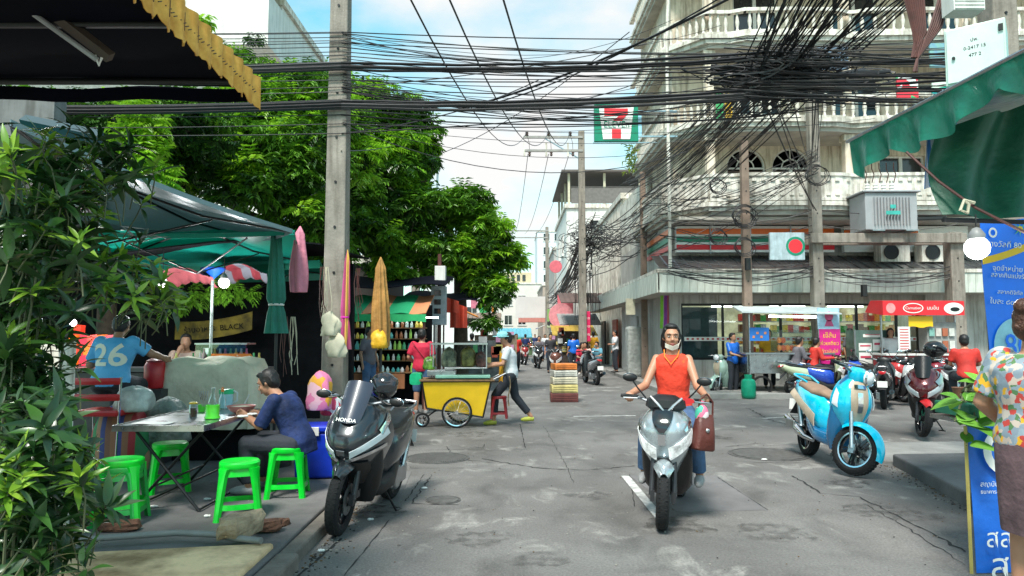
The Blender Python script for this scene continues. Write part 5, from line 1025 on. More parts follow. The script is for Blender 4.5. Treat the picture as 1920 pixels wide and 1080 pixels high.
mb=MB(); mb.tube([(0,0,.03),(.04,0,.11),(.06,0,.16)],[.012,.006,.006],6); tag(mb.build('ladle',M['white'],smooth=True,loc=gnd(455,770,TZ)),'white plastic ladle leaning out of the pink bowl','ladle')
mb=MB(); mb.sheet(lambda u,v:(.32*u-.16,.16*v-.08,.004+.003*math.sin(7*u)),6,3,.002); tag(mb.build('paper_sheet',M['paper'],smooth=True,loc=gnd(285,795,TZ)+V((0,.04,0)),rot=(0,0,.05)),'sheet of white paper lying at the front left corner of the folding table','paper')
for k,(px,py) in enumerate(((452,783),(470,779))):
    mb=MB(); mb.ell((0,0,.012),(.04,.03,.014),8,h=4); mb.ell((.03,.02,.012),(.03,.02,.012),8,h=4); tag(mb.build('tissue',M['paper'],loc=gnd(px,py,TZ)),'crumpled tissue on the table %s the pink bowl'%('left of' if k==0 else 'right of'),'tissue')
# bags and covered cart behind the table
M['stripe']=mat('striped_weave',(.10,.09,.25),.8)
def stripes(name,cols,sc_,rough=.7,ax=0):
    m=bpy.data.materials.new(name); m.use_nodes=True; t=m.node_tree; p=t.nodes['Principled BSDF']; l=t.links.new
    tc=N(t,'ShaderNodeTexCoord'); s=N(t,'ShaderNodeSeparateXYZ'); l(tc.outputs['Object'],s.inputs[0]); a=N(t,'ShaderNodeMath',operation='MULTIPLY_ADD'); a.inputs[1].default_value=sc_; a.inputs[2].default_value=50; f=N(t,'ShaderNodeMath',operation='FRACT')
    l(s.outputs[ax],a.inputs[0]); l(a.outputs[0],f.inputs[0]); r=N(t,'ShaderNodeValToRGB'); r.color_ramp.interpolation='CONSTANT'; e=r.color_ramp.elements
    e[0].color=tuple(cols[0])+(1,); e[1].position=1/len(cols); e[1].color=tuple(cols[1])+(1,)
    for i,c in enumerate(cols[2:],2): x=e.new(i/len(cols)); x.color=tuple(c)+(1,)
    l(f.outputs[0],r.inputs[0]); l(r.outputs[0],p.inputs['Base Color']); p.inputs['Roughness'].default_value=rough; M[name]=m; return m
stripes('bag_stripes',[(.35,.16,.09),(.06,.08,.28),(.35,.16,.09),(.45,.04,.05),(.05,.25,.09),(.40,.22,.12),(.05,.07,.26),(.25,.12,.08)],2.2)
def sack(name,label,cat,px,Y,z,h,w_,d_,m,lump=.12,seed=1):
    mb=MB(); r_=random.Random(seed); ph=[r_.uniform(0,6) for _ in range(4)]; n=26
    mb.loft([[(w_*s_*math.copysign(abs(math.cos(a))**.75,math.cos(a))*(1+lump*math.sin(3*a+ph[0]+4*t)+lump*.6*math.sin(7*a+ph[1]-5*t)),d_*s_*math.copysign(abs(math.sin(a))**.75,math.sin(a))*(1+lump*math.sin(2*a+ph[2]+3*t)),h*t+lump*.1*math.sin(2*a+ph[3])*t) for a in [2*PI*k/n for k in range(n)]] for t,s_ in ((0,.86),(.05,.96),(.25,1.02),(.45,.98),(.65,.95),(.8,.82),(.9,.62),(.96,.4),(1,.12))])
    return tag(mb.build(name,m,smooth=True,ang=60,loc=(gx(px,Y),Y,z)),label,cat)
sack('woven_bag','big woven bag with red, blue and green stripes standing behind the folding table','bag',238,7.35,.12,.78,.27,.22,M['bag_stripes'],.07,3)
sack('plastic_bag','white plastic bag bulging on top of the striped woven bag','plastic bag',258,7.2,.82,.25,.17,.15,mat('white_plastic_film',(.62,.64,.60),.3,var=.2,ns=6,bump=.8,bs=14),.12,5)
sack('plastic_bag','translucent plastic bag of laundry right of the striped woven bag','plastic bag',320,7.55,.45,.48,.22,.18,mat('hazy_film',(.33,.34,.30),.35,var=.35,ns=5,bump=.8,bs=12,col2=(.10,.16,.14)),.14,8)
M['canvas']=mat('beige_canvas',(.74,.66,.50),.8,var=.12,ns=3,bump=1,bs=4)
mb=MB(); n=44
def cv(t,s_,zz): return [(.62*s_*math.copysign(abs(math.cos(a))**.42,math.cos(a))*(1+.05*math.sin(13*a)*t+.02*math.sin(29*a)),.34*s_*math.copysign(abs(math.sin(a))**.42,math.sin(a))*(1+.12*math.sin(9*a+1)*t),zz+.05*math.sin(5*a)*(1-t)*min(1,s_*1.4)) for a in [2*PI*k/n for k in range(n)]]
mb.loft([cv(1,1.0,0),cv(.9,1.0,.25),cv(.6,.98,.5),cv(.3,.95,.68),cv(.1,.88,.76),cv(0,.6,.80),cv(0,.2,.79),cv(0,.02,.78)])
tag(mb.build('covered_cart',M['canvas'],smooth=True,ang=70,loc=(gx(405,8.5),8.5,.50)),'food cart wrapped in a wrinkled beige canvas cover behind the table','covered cart')
mb=MB(); mb.bb((gx(325,8.4),8.3,.12),(gx(490,8.4),8.8,.5)); tag(mb.build('crate_box',M['dark']),'dark low box under the canvas covered cart','box')
put('thermos_jug','red plastic jug standing on the box beside the canvas covered cart','jug',[('jug_body',lat([(.11,0),(.12,.02),(.12,.26),(.10,.30)],20),M['red']),('lid',lat([(.10,.301),(.10,.32),(.04,.35),(.001,.35)],20),mat('dark_red_lid',(.30,.01,.02),.35))],295,0,8.2,.98)
mb=MB(); mb.bb((gx(270,8.2)-.05,8.0,.12),(gx(320,8.2)+.02,8.45,.975)); tag(mb.build('side_box',mat('dark_box_grey',(.05,.05,.05),.7)),'dark grey box that carries the red jug','box')
ch=thing('stacking_chair','chrome chair with padded red back and seat behind the man in the 26 jersey','chair',(gx(187,6.95),6.95,.12))
for i,(z,y) in enumerate(((1.02,0),(.86,.0))):
    mb=MB(); mb.loft([[(x,y+.05*math.sin(PI*(x/.48+.5))*-1+.018*math.cos(a),z+.035*math.sin(a)) for a in [2*PI*k/10 for k in range(10)]] for x in [-.24+.04*j for j in range(13)]]); mb.build('back_pad',M['red'],ch,True)
mb=MB(); mb.box((0,.18,.70),(.46,.40,.06)); mb.build('seat',M['red'],ch,bevel=.02)
for s_ in (-1,1):
    mb=MB(); mb.tube([(.22*s_,-.02,0),(.23*s_,0,.6),(.24*s_,.0,1.06)],.012,8); mb.build('leg',M['chrome'],ch,True)
    mb=MB(); mb.tube([(.22*s_,.38,0),(.2*s_,.3,.68)],.012,8); mb.build('leg',M['chrome'],ch,True)
ct=thing('food_counter','long dark counter of the food stall where the man in the 26 jersey leans','counter',(gx(300,8.9),9.2,.12))
mb=MB(); mb.box((0,0,1.03),(2.6,.5,.05)); mb.build('counter_top',mat('counter_top',(.08,.08,.085),.35),ct); 
for k in range(4):
    mb=MB(); mb.box((-.97+.645*k,-.2,.5),(.63,.03,.98)); mb.build('front_panel',mat('counter_panel',(.075,.072,.07),.6,var=.2),ct)
text('เปิด',.13,mat('faded_lettering',(.16,.15,.13),.7),ct,T(-.35,-.217,.9)@FRONT,.001)
for k,(px,c) in enumerate(((330,(.7,.7,.2)),(365,(.02,.25,.05)),(452,(.1,.5,.6)),(470,(.05,.3,.1)),(478,(.7,.6,.1)))):
    put('bottle','%s sauce bottle on the dark food counter'%('squat yellow','dark green','pale blue','slim green','tall yellow')[k] if False else '%s bottle standing on the dark food counter'%('squat yellow','dark green','pale blue','slim green','tall yellow'),'bottle',[],0,0,9,0) if False else None
for k,(px,c,tx) in enumerate(((333,(.65,.6,.15),'squat yellow jar at the left end of the row on the dark counter'),(365,(.02,.25,.05),'dark green bottle in front of the woman resting her chin'),(378,(.6,.6,.6),'small pale cup by the blue topped post'),(478,(.05,.5,.15),'green bottle at the right end of the dark counter'),(488,(.75,.6,.08),'yellow bottle at the right end of the dark counter'))):
    put('bottle',tx,'bottle',[('bottle_body',lat([(.03,0),(.032,.10),(.012,.15),(.012,.19),(.001,.19)],12),mat('bottle_c%d'%k,c,.25,coat=.5))],px,0,9.15,1.176)
gc=thing('glass_display','glass display case of drinks at the right end of the dark counter','display case',(gx(425,9.5),9.5,1.18))
mb=MB(); mb.box((0,0,.02),(.68,.32,.03)); mb.box((0,0,.30),(.70,.34,.02)); mb.build('case_frame',M['steel'],gc)
mb=MB(); mb.box((0,-.16,.16),(.68,.006,.26)); mb.build('pane',M['clear'],gc)
for k in range(9): mb=lat([(.025,0),(.027,.12),(.012,.16),(.012,.2),(.001,.2)],10); o=mb.build('drink_bottle',mat('drink_%d'%(k%4),[(.5,.1,.25),(.1,.35,.12),(.55,.45,.1),(.4,.4,.42)][k%4],.3),gc,True,loc=(-.29+.072*k,0,.035))
mb=MB(); mb.prism([(-.28,-.06),(.22,-.06),(.27,0),(.22,.06),(-.28,.06)],(0,.02)); o=mb.build('arrow_board',M['orange']); o.rotation_euler=(PI/2,0,0); o.location=(gx(440,8.95),8.95,1.32-.02+.0); tag(o,'orange arrow shaped board on the dark counter above the canvas cover','sign'); text('ราดหน้า',.085,M['swhite'],o,T(-.02,0,.0205),.001)
o=thing('yellow_banner','long faded yellow cloth banner hanging behind the food stalls','banner',(0,0,0)); mb=MB(); A,B_=at(328,622,11.6),at(472,603,11.4)
mb.sheet(lambda u,v:A.lerp(B_,u)+V((0,.04*math.sin(9*u),.17-.30*v-.06*math.sin(PI*u))),14,4,.006); mb.build('banner_cloth',mat('yellow_banner_cloth',(.22,.16,.015),.8,var=.4,ns=3),o,True)
text('ร้านอาหาร  BLACK',.13,M['dark'],o,T((A.x+B_.x)/2+.05,11.42,(A.z+B_.z)/2-.03)@RY(-.08)@FRONT,.001)
pm=thing('parasol_post','slim grey post with a blue cap bracket among the food stalls','post',(gx(397,9.9),9.9,.12)); mb=MB(); mb.tube([(0,0,0),(0,0,2.35)],.022,8); mb.build('post',M['steel'],pm,True); mb=MB(); mb.lathe([(.02,2.28),(.17,2.42),(.17,2.44),(.001,2.44)],12); mb.build('cap',mat('cap_blue',(.01,.08,.5),.4),pm,True); mb=MB(); mb.box((-.05,-.03,1.25),(.07,.01,.09)); mb.build('tag',M['paper'],pm)
# lit bulbs under the stall roofs
M['bulb']=mat('lit_bulb',(1,1,.96),.3,emit=1.7,var=0)
def bulb(label,p,r=.06,w_=25,drop=.5):
    o=thing('light_bulb',label,'light bulb',p); mb=MB(); mb.ell((0,0,0),(r,r,r),14); mb.build('globe',M['bulb'],o,True)
    mb=MB(); mb.lathe([(r*.62,r*.8),(r*.66,r*1.15),(r*.3,r*1.7),(.001,r*1.8)],12); mb.build('socket',mat('socket_grey',(.25,.25,.25),.5),o,True); mb=MB(); mb.tube([(0,0,r*1.7),(0,0,r+drop)],.005,5); mb.build('flex',M['wire'],o)
    l=bpy.data.objects.new('bulb_light',bpy.data.lights.new('bulb_light','POINT')); l.data.energy=w_; l.data.shadow_soft_size=r*1.2; l.data.color=(.95,1,1); C.objects.link(l); l.parent=o; l.location=(0,-.0,-r*2.2)
bulb('bright white bulb shining under the stall roof by the blue topped post',at(420,530,9.6),.075,30,.25); bulb('white bulb glowing behind the leaves at the left',at(200,526,9.0),.06,18,.4); bulb('white bulb between the leaves left of the striped parasol',at(305,530,9.2),.06,18,.4); bulb('small warm bulb low behind the leaves on the far left',at(137,605,9.0),.045,8,.3)
# goods glowing red at the left end
rg=thing('red_goods_pile','pile of red and orange packets lit up at the left end of the food counter','goods',(gx(165,9.6),9.6,1.18))
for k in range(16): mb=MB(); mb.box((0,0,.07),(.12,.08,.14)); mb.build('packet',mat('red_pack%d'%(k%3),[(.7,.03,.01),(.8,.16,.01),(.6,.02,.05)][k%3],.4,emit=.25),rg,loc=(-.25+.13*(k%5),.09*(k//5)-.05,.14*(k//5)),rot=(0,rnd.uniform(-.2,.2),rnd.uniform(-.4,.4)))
# red and striped small parasols deep inside
def small_canopy(label,px,py,Y,w_,m,scall=5):
    mb=MB(); c=at(px,py,Y); n=scall*4
    mb.sheet(lambda u,v:(c.x-w_/2+w_*u,c.y+.5*(v-.5),c.z+.12*math.sin(PI*u)*(1-v*.2)-(.13*v if v>.7 else 0)-.03*abs(math.sin(scall*PI*u))*v),n,5,.006); return tag(mb.build('parasol_edge',m,smooth=True),label,'parasol')
small_canopy('rosy red parasol canopy seen edge on above the food stall',352,520,9.8,.66,mat('rose_cloth',(.26,.05,.06),.8)); 
stripes('redwhite',[(.20,.02,.03),(.15,.15,.18)],3.6); small_canopy('red and white scalloped parasol canopy behind the bright bulb',458,513,10.2,.62,M['redwhite'],4)
# big square market umbrellas: thin cloth on ribs
def market_umbrella(label,apex,corners,m,val=.16,pole=None,under=None):
    o=thing('market_umbrella',label,'umbrella',(0,0,0)); a=V(apex); cs=[V(c) for c in corners]; n=len(cs); mb=MB()
    for i in range(n):
        p,q=cs[i],cs[(i+1)%n]
        mb.sheet(lambda u,v:a.lerp(p.lerp(q,v),u*.999+.001)-V((0,0,.10*math.sin(PI*u)*.6+.05*math.sin(PI*v)*u)),6,6,.005)
    mb.build('canopy',m,o,True,60)
    mb=MB()
    for i in range(n):
        p,q=cs[i],cs[(i+1)%n]
        mb.sheet(lambda u,v:p.lerp(q,v)-V((0,0,.05*math.sin(PI*v)+val*u)),1,8,.004)
    mb.build('valance',m,o,True,60)
    for c in cs: mb=MB(); mb.tube([a-V((0,0,.04)),a.lerp(c,.5)-V((0,0,.12)),c-V((0,0,.03))],.013,6); mb.build('rib',M['steel'] if False else M['black'],o,True)
    for c in cs: mb=MB(); mb.tube([V((a.x,a.y,a.z-.65)),a.lerp(c,.55)-V((0,0,.13))],.010,6); mb.build('strut',M['black'],o,True)
    if pole: mb=MB(); mb.tube([(a.x,a.y,pole),a],.022,8); mb.build('post',M['steel'],o,True)
    return o
market_umbrella('large silver lined umbrella with a dark rim reflecting lamp light over the food stall',V((-4.0,6.8,3.15)),[at(20,225,4.4),at(548,430,7.3),at(470,442,9.2),at(60,400,7.2)],M['silvercloth'],.04)
market_umbrella('teal green square umbrella over the back of the food stalls',V((-4.1,9.0,3.05)),[at(60,428,7.6),at(552,432,7.6),at(565,486,10.4),at(150,488,10.4)],M['tealcloth'],.05)
market_umbrella('wide green tarpaulin umbrella deeper behind the teal one',V((-4.3,11.6,3.0)),[at(200,490,10.6),at(600,488,10.6),at(615,512,12.4),at(230,512,12.4)],M['greensun'],.12)
market_umbrella('green umbrella behind the leaves at the far left',V((-5.6,6.4,3.1)),[at(-300,250,4.6),at(120,305,5.2),at(215,400,7.6),at(-150,420,7.6)],M['tealcloth'],.06)
mb=MB(); A=at(45,228,5.6); B_=at(190,258,5.6); mb.tube([A,B_],.06,4); tag(mb.build('awning_beam',mat('teal_beam',(.01,.045,.06),.6)),'dark teal beam jutting out above the leaves on the left','beam')
mb=MB(); mb.bb((-8,7.2,2.9),(-4.85,7.4,4.15)); tag(mb.build('side_wall',mat('side_wall_grey',(.16,.16,.16),.8,streak=.7)),'stained grey wall panel behind the leaves, upper left','wall')
mb=MB(); mb.bb((-3.37,4.95,.1),(-3.22,5.15,1.56),0); tag(mb.build('gate_pillar',M['offwhite'],bevel=.01),'white painted pillar behind the leaves, left','pillar')
mb=MB(); mb.bb((-5.6,5.0,.1),(-3.375,5.12,1.53)); tag(mb.build('low_wall',mat('low_wall_grey',(.18,.18,.17),.8)),'grey low wall left of the white pillar behind the leaves','wall')
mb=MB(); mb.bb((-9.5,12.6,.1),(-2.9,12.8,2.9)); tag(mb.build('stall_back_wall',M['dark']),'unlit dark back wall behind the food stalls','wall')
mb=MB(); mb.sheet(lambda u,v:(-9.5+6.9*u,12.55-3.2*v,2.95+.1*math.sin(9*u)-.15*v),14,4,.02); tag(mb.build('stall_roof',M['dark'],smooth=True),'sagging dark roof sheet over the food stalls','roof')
# closed umbrellas and cloths hanging round the pole
def furled(label,px,ytop,ybot,Y,w_,m,folds=7,tie=None,tiem=None,skirt=1.3,foot=None,tip=.3,lean=0):
    a,b=at(px,ytop,Y),at(px+lean,ybot,Y); o=thing('furled_umbrella',label,'umbrella',(b.x,b.y,foot if foot is not None else b.z)); mb=MB(); n=folds*6; H_=a.z-b.z; z0=b.z-(foot if foot is not None else b.z); rings=[]
    for i in range(17):
        t=i/16; r=w_*((.75+.25*math.cos(PI*(t-.25)*1.3)) if t<.85 else (1-t)/.15*.6+tip*.2); 
        if tie and t<tie: r=w_*(.8+(skirt-.8)*(tie-t)/tie)
        if tie and abs(t-tie)<.04: r=w_*.72
        rings.append([(r*math.cos(x)*(1+.16*math.cos(folds*x+2*t))+(a.x-b.x)*t,r*math.sin(x)*(1+.16*math.cos(folds*x+2*t)),z0+H_*t) for x in [2*PI*k/n for k in range(n)]])
    mb.loft(rings); mb.build('furled_canopy',m,o,True,70)
    if tie:
        mb=MB(); zz=z0+H_*tie; mb.lathe([(w_*.84,zz-.012),(w_*.9,zz),(w_*.84,zz+.012)],20,X=T((a.x-b.x)*tie,0,0),cap=False); mb.build('tie_cord',tiem or M['white'],o,True)
    if foot is not None: mb=MB(); mb.tube([(0,0,0),(0,0,z0+.1)],.018,8); mb.lathe([(.2,0),(.2,.05),(.05,.09),(.001,.09)],16); mb.build('post',M['black'],o,True)
    return o
furled('tall furled green umbrella tied with a white cord',518,420,625,8.0,.10,M['greencloth'],8,.26,skirt=1.25,foot=.12)
furled('dusty pink furled umbrella hanging by the concrete pole',563,424,548,8.2,.10,M['pinkcloth'],5,None,lean=-3)
furled('ochre brown furled umbrella with a yellow bag tied at its foot',714,482,650,9.4,.115,M['browncloth'],9,None,foot=.0)
sack('yellow_bag','crumpled yellow bag tied round the foot of the ochre furled umbrella','bag',712,9.3,1.42,.24,.10,.10,mat('yellow_film',(.75,.42,.02),.5,bump=.8,bs=14),.15,4)
stripes('scarf',[(.30,.04,.10),(.62,.35,.06),(.40,.05,.12),(.30,.10,.14),(.45,.05,.20)],7,ax=0); furled('striped maroon and yellow furled cloth beside the concrete pole',652,468,655,8.9,.062,M['scarf'],6,.32,mat('hot_pink_tie',(.7,.02,.4),.6),skirt=1.5,lean=-8)
for k,(px,py,Y,tx) in enumerate(((620,608,8.6,'bundle of cream rags tied on the concrete pole'),(632,648,8.6,'lower bundle of cream rags on the concrete pole'))):
    sack('rag_bundle',tx,'rags',px,Y,at(px,py+22,Y).z,.28,.10,.08,M['cream'],.3,k+20)
rr0=random.Random(4)
for k,(px,Y) in enumerate(((530,8.4),(545,8.5),(600,8.6),(607,8.7),(668,9.2))):
    mb=MB(); p=at(px,545 if k>1 else 640,Y); L_=.55
    for j in range(5): mb.tube([p+V((.012*j,0,.30)),p+V((.012*j+rr0.uniform(-.03,.03),0,.1)),p+V((.018*j+rr0.uniform(-.04,.04),0,-.15)),p+V((.015*j+rr0.uniform(-.05,.05),0,-L_*rr0.uniform(.4,.8)))],.004,4)
    tag(mb.build('hanging_cords',M['cream'] if k%2 else M['wirebrown'],smooth=True),'hank of %s hanging %s'%(('cords','beside the furled green umbrella') if k<2 else ('cords','near the concrete pole')),'cords','hanging hanks of cord')['kind']='stuff'
# pink plush bag, blue cooler
sack('plush_bag','pink patterned bag standing on the blue cooler','bag',603,7.7,.78,.42,.13,.11,pal('plush_print',[(.75,.2,.35),(.8,.45,.5),(.75,.2,.35),(.75,.35,.03)],9),.1,9)
sack('plush_bag','red and white zigzag patterned bag behind the blue cooler','bag',625,7.9,.70,.22,.11,.1,pal('zigzag_print',[(.7,.05,.12),(.75,.7,.7)],16,z=.6),.08,12)
cl=thing('cool_box','bright blue cool box with a white latch behind the dark maxi scooter','cooler',(gx(604,7.4),7.4,.12),.1)
mb=MB(); mb.box((0,0,.24),(.44,.34,.46),taper=1.06); mb.build('box',mat('cooler_blue',(.005,.035,.50),.35,coat=.3),cl,bevel=.02); mb=MB(); mb.box((0,0,.51),(.49,.39,.07)); mb.build('lid',MC['cooler_blue'],cl,bevel=.02); mb=MB(); mb.box((-.02,-.205,.49),(.09,.02,.09)); mb.build('latch',M['white'],cl,bevel=.005)
# hose, broken bricks and litter in front
mb=MB(); pts=[gnd(x,y,.17) for x,y in ((150,1018),(190,1013),(260,1008),(330,1003),(400,1006),(440,1013),(490,1018))]
for p in pts: p.z=.185
mb.tube(pts,.022,10)
tag(mb.build('hose',mat('hose_grey',(.22,.22,.21),.5),smooth=True),'grey corrugated hose lying along the edge of the stained ledge','hose')
o=thing('hose_coupling','','') ; bpy.data.objects.remove(o)
def rock(label,c,d,rz,seed,m):
    r_=random.Random(seed); mb=MB(); mb.ell((0,0,0),(1,1,1),12,h=8); q=MB(); vs=[]
    for p in mb.v:
        p=V(p); k=max(abs(p.x),abs(p.y),abs(p.z)); s_=p/k*.8+p*.2; nn=noise.noise(p*2.1+V((seed,0,0)))*.22+noise.noise(p*5+V((seed,3,0)))*.08; s_*=(1+nn); vs.append((s_.x*d[0]/2,s_.y*d[1]/2,s_.z*d[2]/2))
    mb.v=vs; return tag(mb.build('broken_brick',m,loc=c,rot=(0,0,rz)),label,'brick')
M['stone']=mat('tan_stone',(.42,.31,.20),.9,var=.2,ns=9,bump=.8,bs=30); M['brickred']=mat('brown_brick',(.17,.075,.045),.9,var=.3,ns=9,bump=.8,bs=30)
rock('tan broken stone block holding down the grey hose',gnd(452,998,.20)+V((0,0,.055)),(.15,.36,.15),-.5,1,M['stone']); rock('brown broken brick beside the tan stone at the kerb',gnd(500,990,.15)+V((0,0,.02)),(.22,.13,.08),.3,2,M['brickred']); rock('flat brown brick lying near the stacked green stools',gnd(222,993,.13)+V((0,0,.03)),(.30,.12,.08),.1,5,M['brickred']); rock('small chipped brick by the kerb right of the hose end',gnd(530,985,.12)+V((0,0,.02)),(.12,.08,.05),1.1,6,M['brickred'])
for k,(px,py,z) in enumerate(((387,970,.12),(388,938,.12),(288,952,.12),(693,976,0),(795,917,0),(1433,863,0),(600,1035,0))):
    mb=MB(); mb.ell((0,0,.012),(.022+.01*(k%3),.018,.012),7,h=4); mb.ell((.02,.01,.01),(.015,.015,.01),6,h=3); tag(mb.build('litter',M['paper'],loc=gnd(px,py,z)),'scrap of white litter lying on the ground','litter','scraps of litter')
# ------------------------------------------------------------------ awning over the upper left with a scalloped yellow valance
aw=thing('shop_awning','dark awning with a tattered scalloped yellow valance overhead at the upper left','awning',(-3.2,2.2,2.92))
def P2w(mb,nm,m,sm=True): o=mb.build(nm,m,aw,sm,60); o.location=(3.2,-2.2,-2.92); return o
mb=MB(); mb.sheet(lambda u,v:(-1.45-3.9*u,2.2+1.62*v,3.0+.03*math.sin(8*v)*math.sin(3*u)),10,12,.01); P2w(mb,'awning_cloth',M['navycloth'])
mb=MB(); mb.sheet(lambda u,v:(-1.45-3.9*v,3.83,2.995-.075*u-.01*math.sin(30*v)),1,24,.01); P2w(mb,'back_hem',M['navycloth'])
NV=120
def val(u,v): y=2.2+1.63*v; s_=abs(math.sin(PI*y/.13)); return (-1.435+.012*math.sin(y*48)+.004*math.sin(y*150)*u,y,3.05-u*(.145+.045*s_**.6+.008*math.sin(y*77)))
mb=MB(); mb.sheet(val,4,NV,.004); P2w(mb,'valance',M['yellowval'])
M['fringe']=mat('fringe_brown',(.09,.05,.03),.8)
fr=MB(); 
for j in range(4): fr.box((0,-.03+.02*j,-.015*j),(.005,.028,.004),X=RX(.5))
fr.tube([(0,0,.03),(0,.0,-.05)],.0022,5); FR=fr.mesh('stitch',M['fringe'])
for k in range(12): inst('stitch',FR,aw,(-1.443+3.2+.02,2.28+.13*k-2.2,2.97-2.92))
for y in (2.3,3.0,3.7):
    mb=MB(); mb.tube([(-1.5,y,2.98),(-5.3,y,2.98)],.018,6); P2w(mb,'rafter',M['black'])
ft=thing('strip_lamp','unlit fluorescent strip lamp with a wooden batten under the dark awning','strip lamp',(0,0,0)); A,B_=at(10,-12,2.9),at(182,112,3.0)
d=(B_-A).normalized(); mb=MB(); mb.tube([A,B_],.012,8); mb.build('tube',mat('unlit_tube',(.35,.35,.36),.4),ft,True); mb=MB(); mb.tube([A+V((.07,.05,.02)),B_+V((.03,.05,.03))],.030,4); mb.build('batten',mat('batten_brown',(.10,.075,.06),.7),ft); mb=MB(); mb.tube([B_+V((-.01,0,.02)),B_+V((.01,0,-.025)),B_+V((.02,.0,.01))],.006,6); mb.build('end_clip',M['white'],ft,True)
# ------------------------------------------------------------------ goods stall with striped awning, left of the centre
stripes('awnstripe',[(.01,.30,.12),(.01,.30,.12),(.58,.22,.10),(.58,.22,.10)],.95); 
gs=thing('goods_stall','market stall under a green and orange striped awning stacked with bottles and jars','market stall',(gx(735,16),16,0)); OX=gx(735,16)
mb=MB(); xa,xb=gx(655,16)-OX,gx(808,16)-OX; mb.sheet(lambda u,v:(xa+(xb-xa)*u,-.9+1.6*v,2.05+.48*v+.02*math.sin(20*u)),20,5,.02); mb.build('awning',M['awnstripe'],gs,True)
mb=MB(); mb.sheet(lambda u,v:(xa+(xb-xa)*u,-.92,2.05-.14*v-.03*abs(math.sin(11*u))*v),30,2,.01); mb.build('awning_valance',mat('bright_green_valance',(.02,.42,.14),.6),gs,True)
for x in (xa+.05,xb-.05): mb=MB(); mb.tube([(x,-.85,0),(x,-.85,2.05)],.03,8); mb.build('post',M['wirebrown'],gs,True)
mb=MB(); mb.bb((xa,.2,0),(xb,.3,2.3)); mb.build('back_board',M['dark'],gs)
for z in (.75,1.0,1.25,1.5,1.75): mb=MB(); mb.bb((xa+.05,-.5 if z<1 else -.15,z),(xb-.1,.15,z+.02)); mb.build('shelf',M['wood'],gs)
btl=[]
for nm,c in (('green',(.08,.42,.2)),('clear',(.45,.62,.62)),('brown',(.25,.1,.04)),('yellow',(.6,.5,.08)),('white',(.6,.6,.6)),('lime',(.3,.6,.1)),('teal',(.05,.3,.3))):
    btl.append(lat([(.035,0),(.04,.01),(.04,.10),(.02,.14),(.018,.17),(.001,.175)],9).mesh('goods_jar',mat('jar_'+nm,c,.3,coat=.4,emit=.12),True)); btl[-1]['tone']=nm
ORD=['first','second','third','fourth','fifth','sixth','seventh','eighth','ninth','tenth','eleventh','twelfth','thirteenth','fourteenth','fifteenth','sixteenth','seventeenth','eighteenth','nineteenth','twentieth']
for z,rn in ((.77,'bottom'),(1.02,'second lowest'),(1.27,'middle'),(1.52,'second highest'),(1.77,'top')):
    x=xa+.12; k_=0
    while x<xb-.15:
        o=inst('goods_jar',rnd.choice(btl),None,(OX+x,16-(.4 if z<1 else .08),z),scale=(1,1,rnd.uniform(.8,1.15))); tag(o,'%s %s jar from the left on the %s shelf under the striped awning'%(ORD[k_],o.data['tone'],rn),'jar','jars and bottles on the striped awning stall'); k_+=1; o.scale=(o.scale[0]*rnd.uniform(.75,1.15),)*2+(o.scale[2]*rnd.uniform(.7,1.15),); x+=rnd.uniform(.09,.13)
mb=MB(); mb.bb((xa,-.62,.42),(xb-.5,-.55,.74)); mb.build('counter_front',mat('stall_counter',(.45,.18,.08),.5),gs)
text('ชาไทย',.16,M['sgreen'],gs,T(-.1,-.625,.6)@FRONT,.002)
for x in (-.2,.55): mb=MB(); mb.bb((x,-.3,1.98),(x+.55,-.25,2.01)); mb.build('stall_tube_lamp',M['tube'],gs)
for k,(xx,yy,zz,L_,tx) in enumerate(((gx(660,17),17,2.7,3.4,'black tarpaulin roof above the striped awning'),(gx(820,20),20,2.5,2.2,'dark tarpaulin roof right of the striped awning, under the tree'))):
    mb=MB(); mb.sheet(lambda u,v:(xx-1+L_*u+.0,yy-1.2+2.5*v,zz+.05*math.sin(9*u)+.4*v),12,5,.02); tag(mb.build('tarpaulin_roof',M['navycloth'],smooth=True),tx,'tarpaulin')
# meter cabinet on the side pole
mc=thing('meter_cabinet','tall pale blue grey meter cabinet on the pole right of the striped awning','cabinet',(0,0,0)); c=at(823,573,17); mb=MB(); mb.box(c,(.36,.3,.95)); mb.build('cabinet_body',mat('cabinet_grey',(.36,.42,.45),.5),mc,bevel=.01)
for k in range(3): mb=MB(); mb.box(c+V((-.02,-.155,.3-.22*k)),(.16,.01,.13)); mb.build('meter_window',M['darkglass'],mc)
mb=MB(); mb.tube([V((c.x,c.y+.1,0)),V((c.x,c.y+.1,3.6))],.05,8); mb.tube([V((c.x+.12,c.y,0)),V((c.x+.12,c.y,c.z-.4))],.02,6); mb.build('post',M['wirebrown'],mc,True)
c=at(826,513,17); mb=MB(); mb.box(c,(.26,.25,.36)); tag(mb.build('junction_box',M['white'],bevel=.01),'small white junction box above the meter cabinet','box')
for k,(px,py,Y,w_,h,tx) in enumerate(((842,570,18,.5,.45,'red orange cloth hanging right of the meter cabinet'),(860,590,18.5,.45,.7,'second red cloth with folds hanging below the tree branch'))):
    c=at(px,py,Y); mb=MB(); mb.sheet(lambda u,v:(c.x-w_/2+w_*u,c.y+.05*math.sin(14*u),c.z+h/2-h*v-.15*u*(1-v)),12,4,.01); tag(mb.build('hanging_cloth',mat('vermilion_cloth',(.55,.05,.02),.7),smooth=True),tx,'cloth')
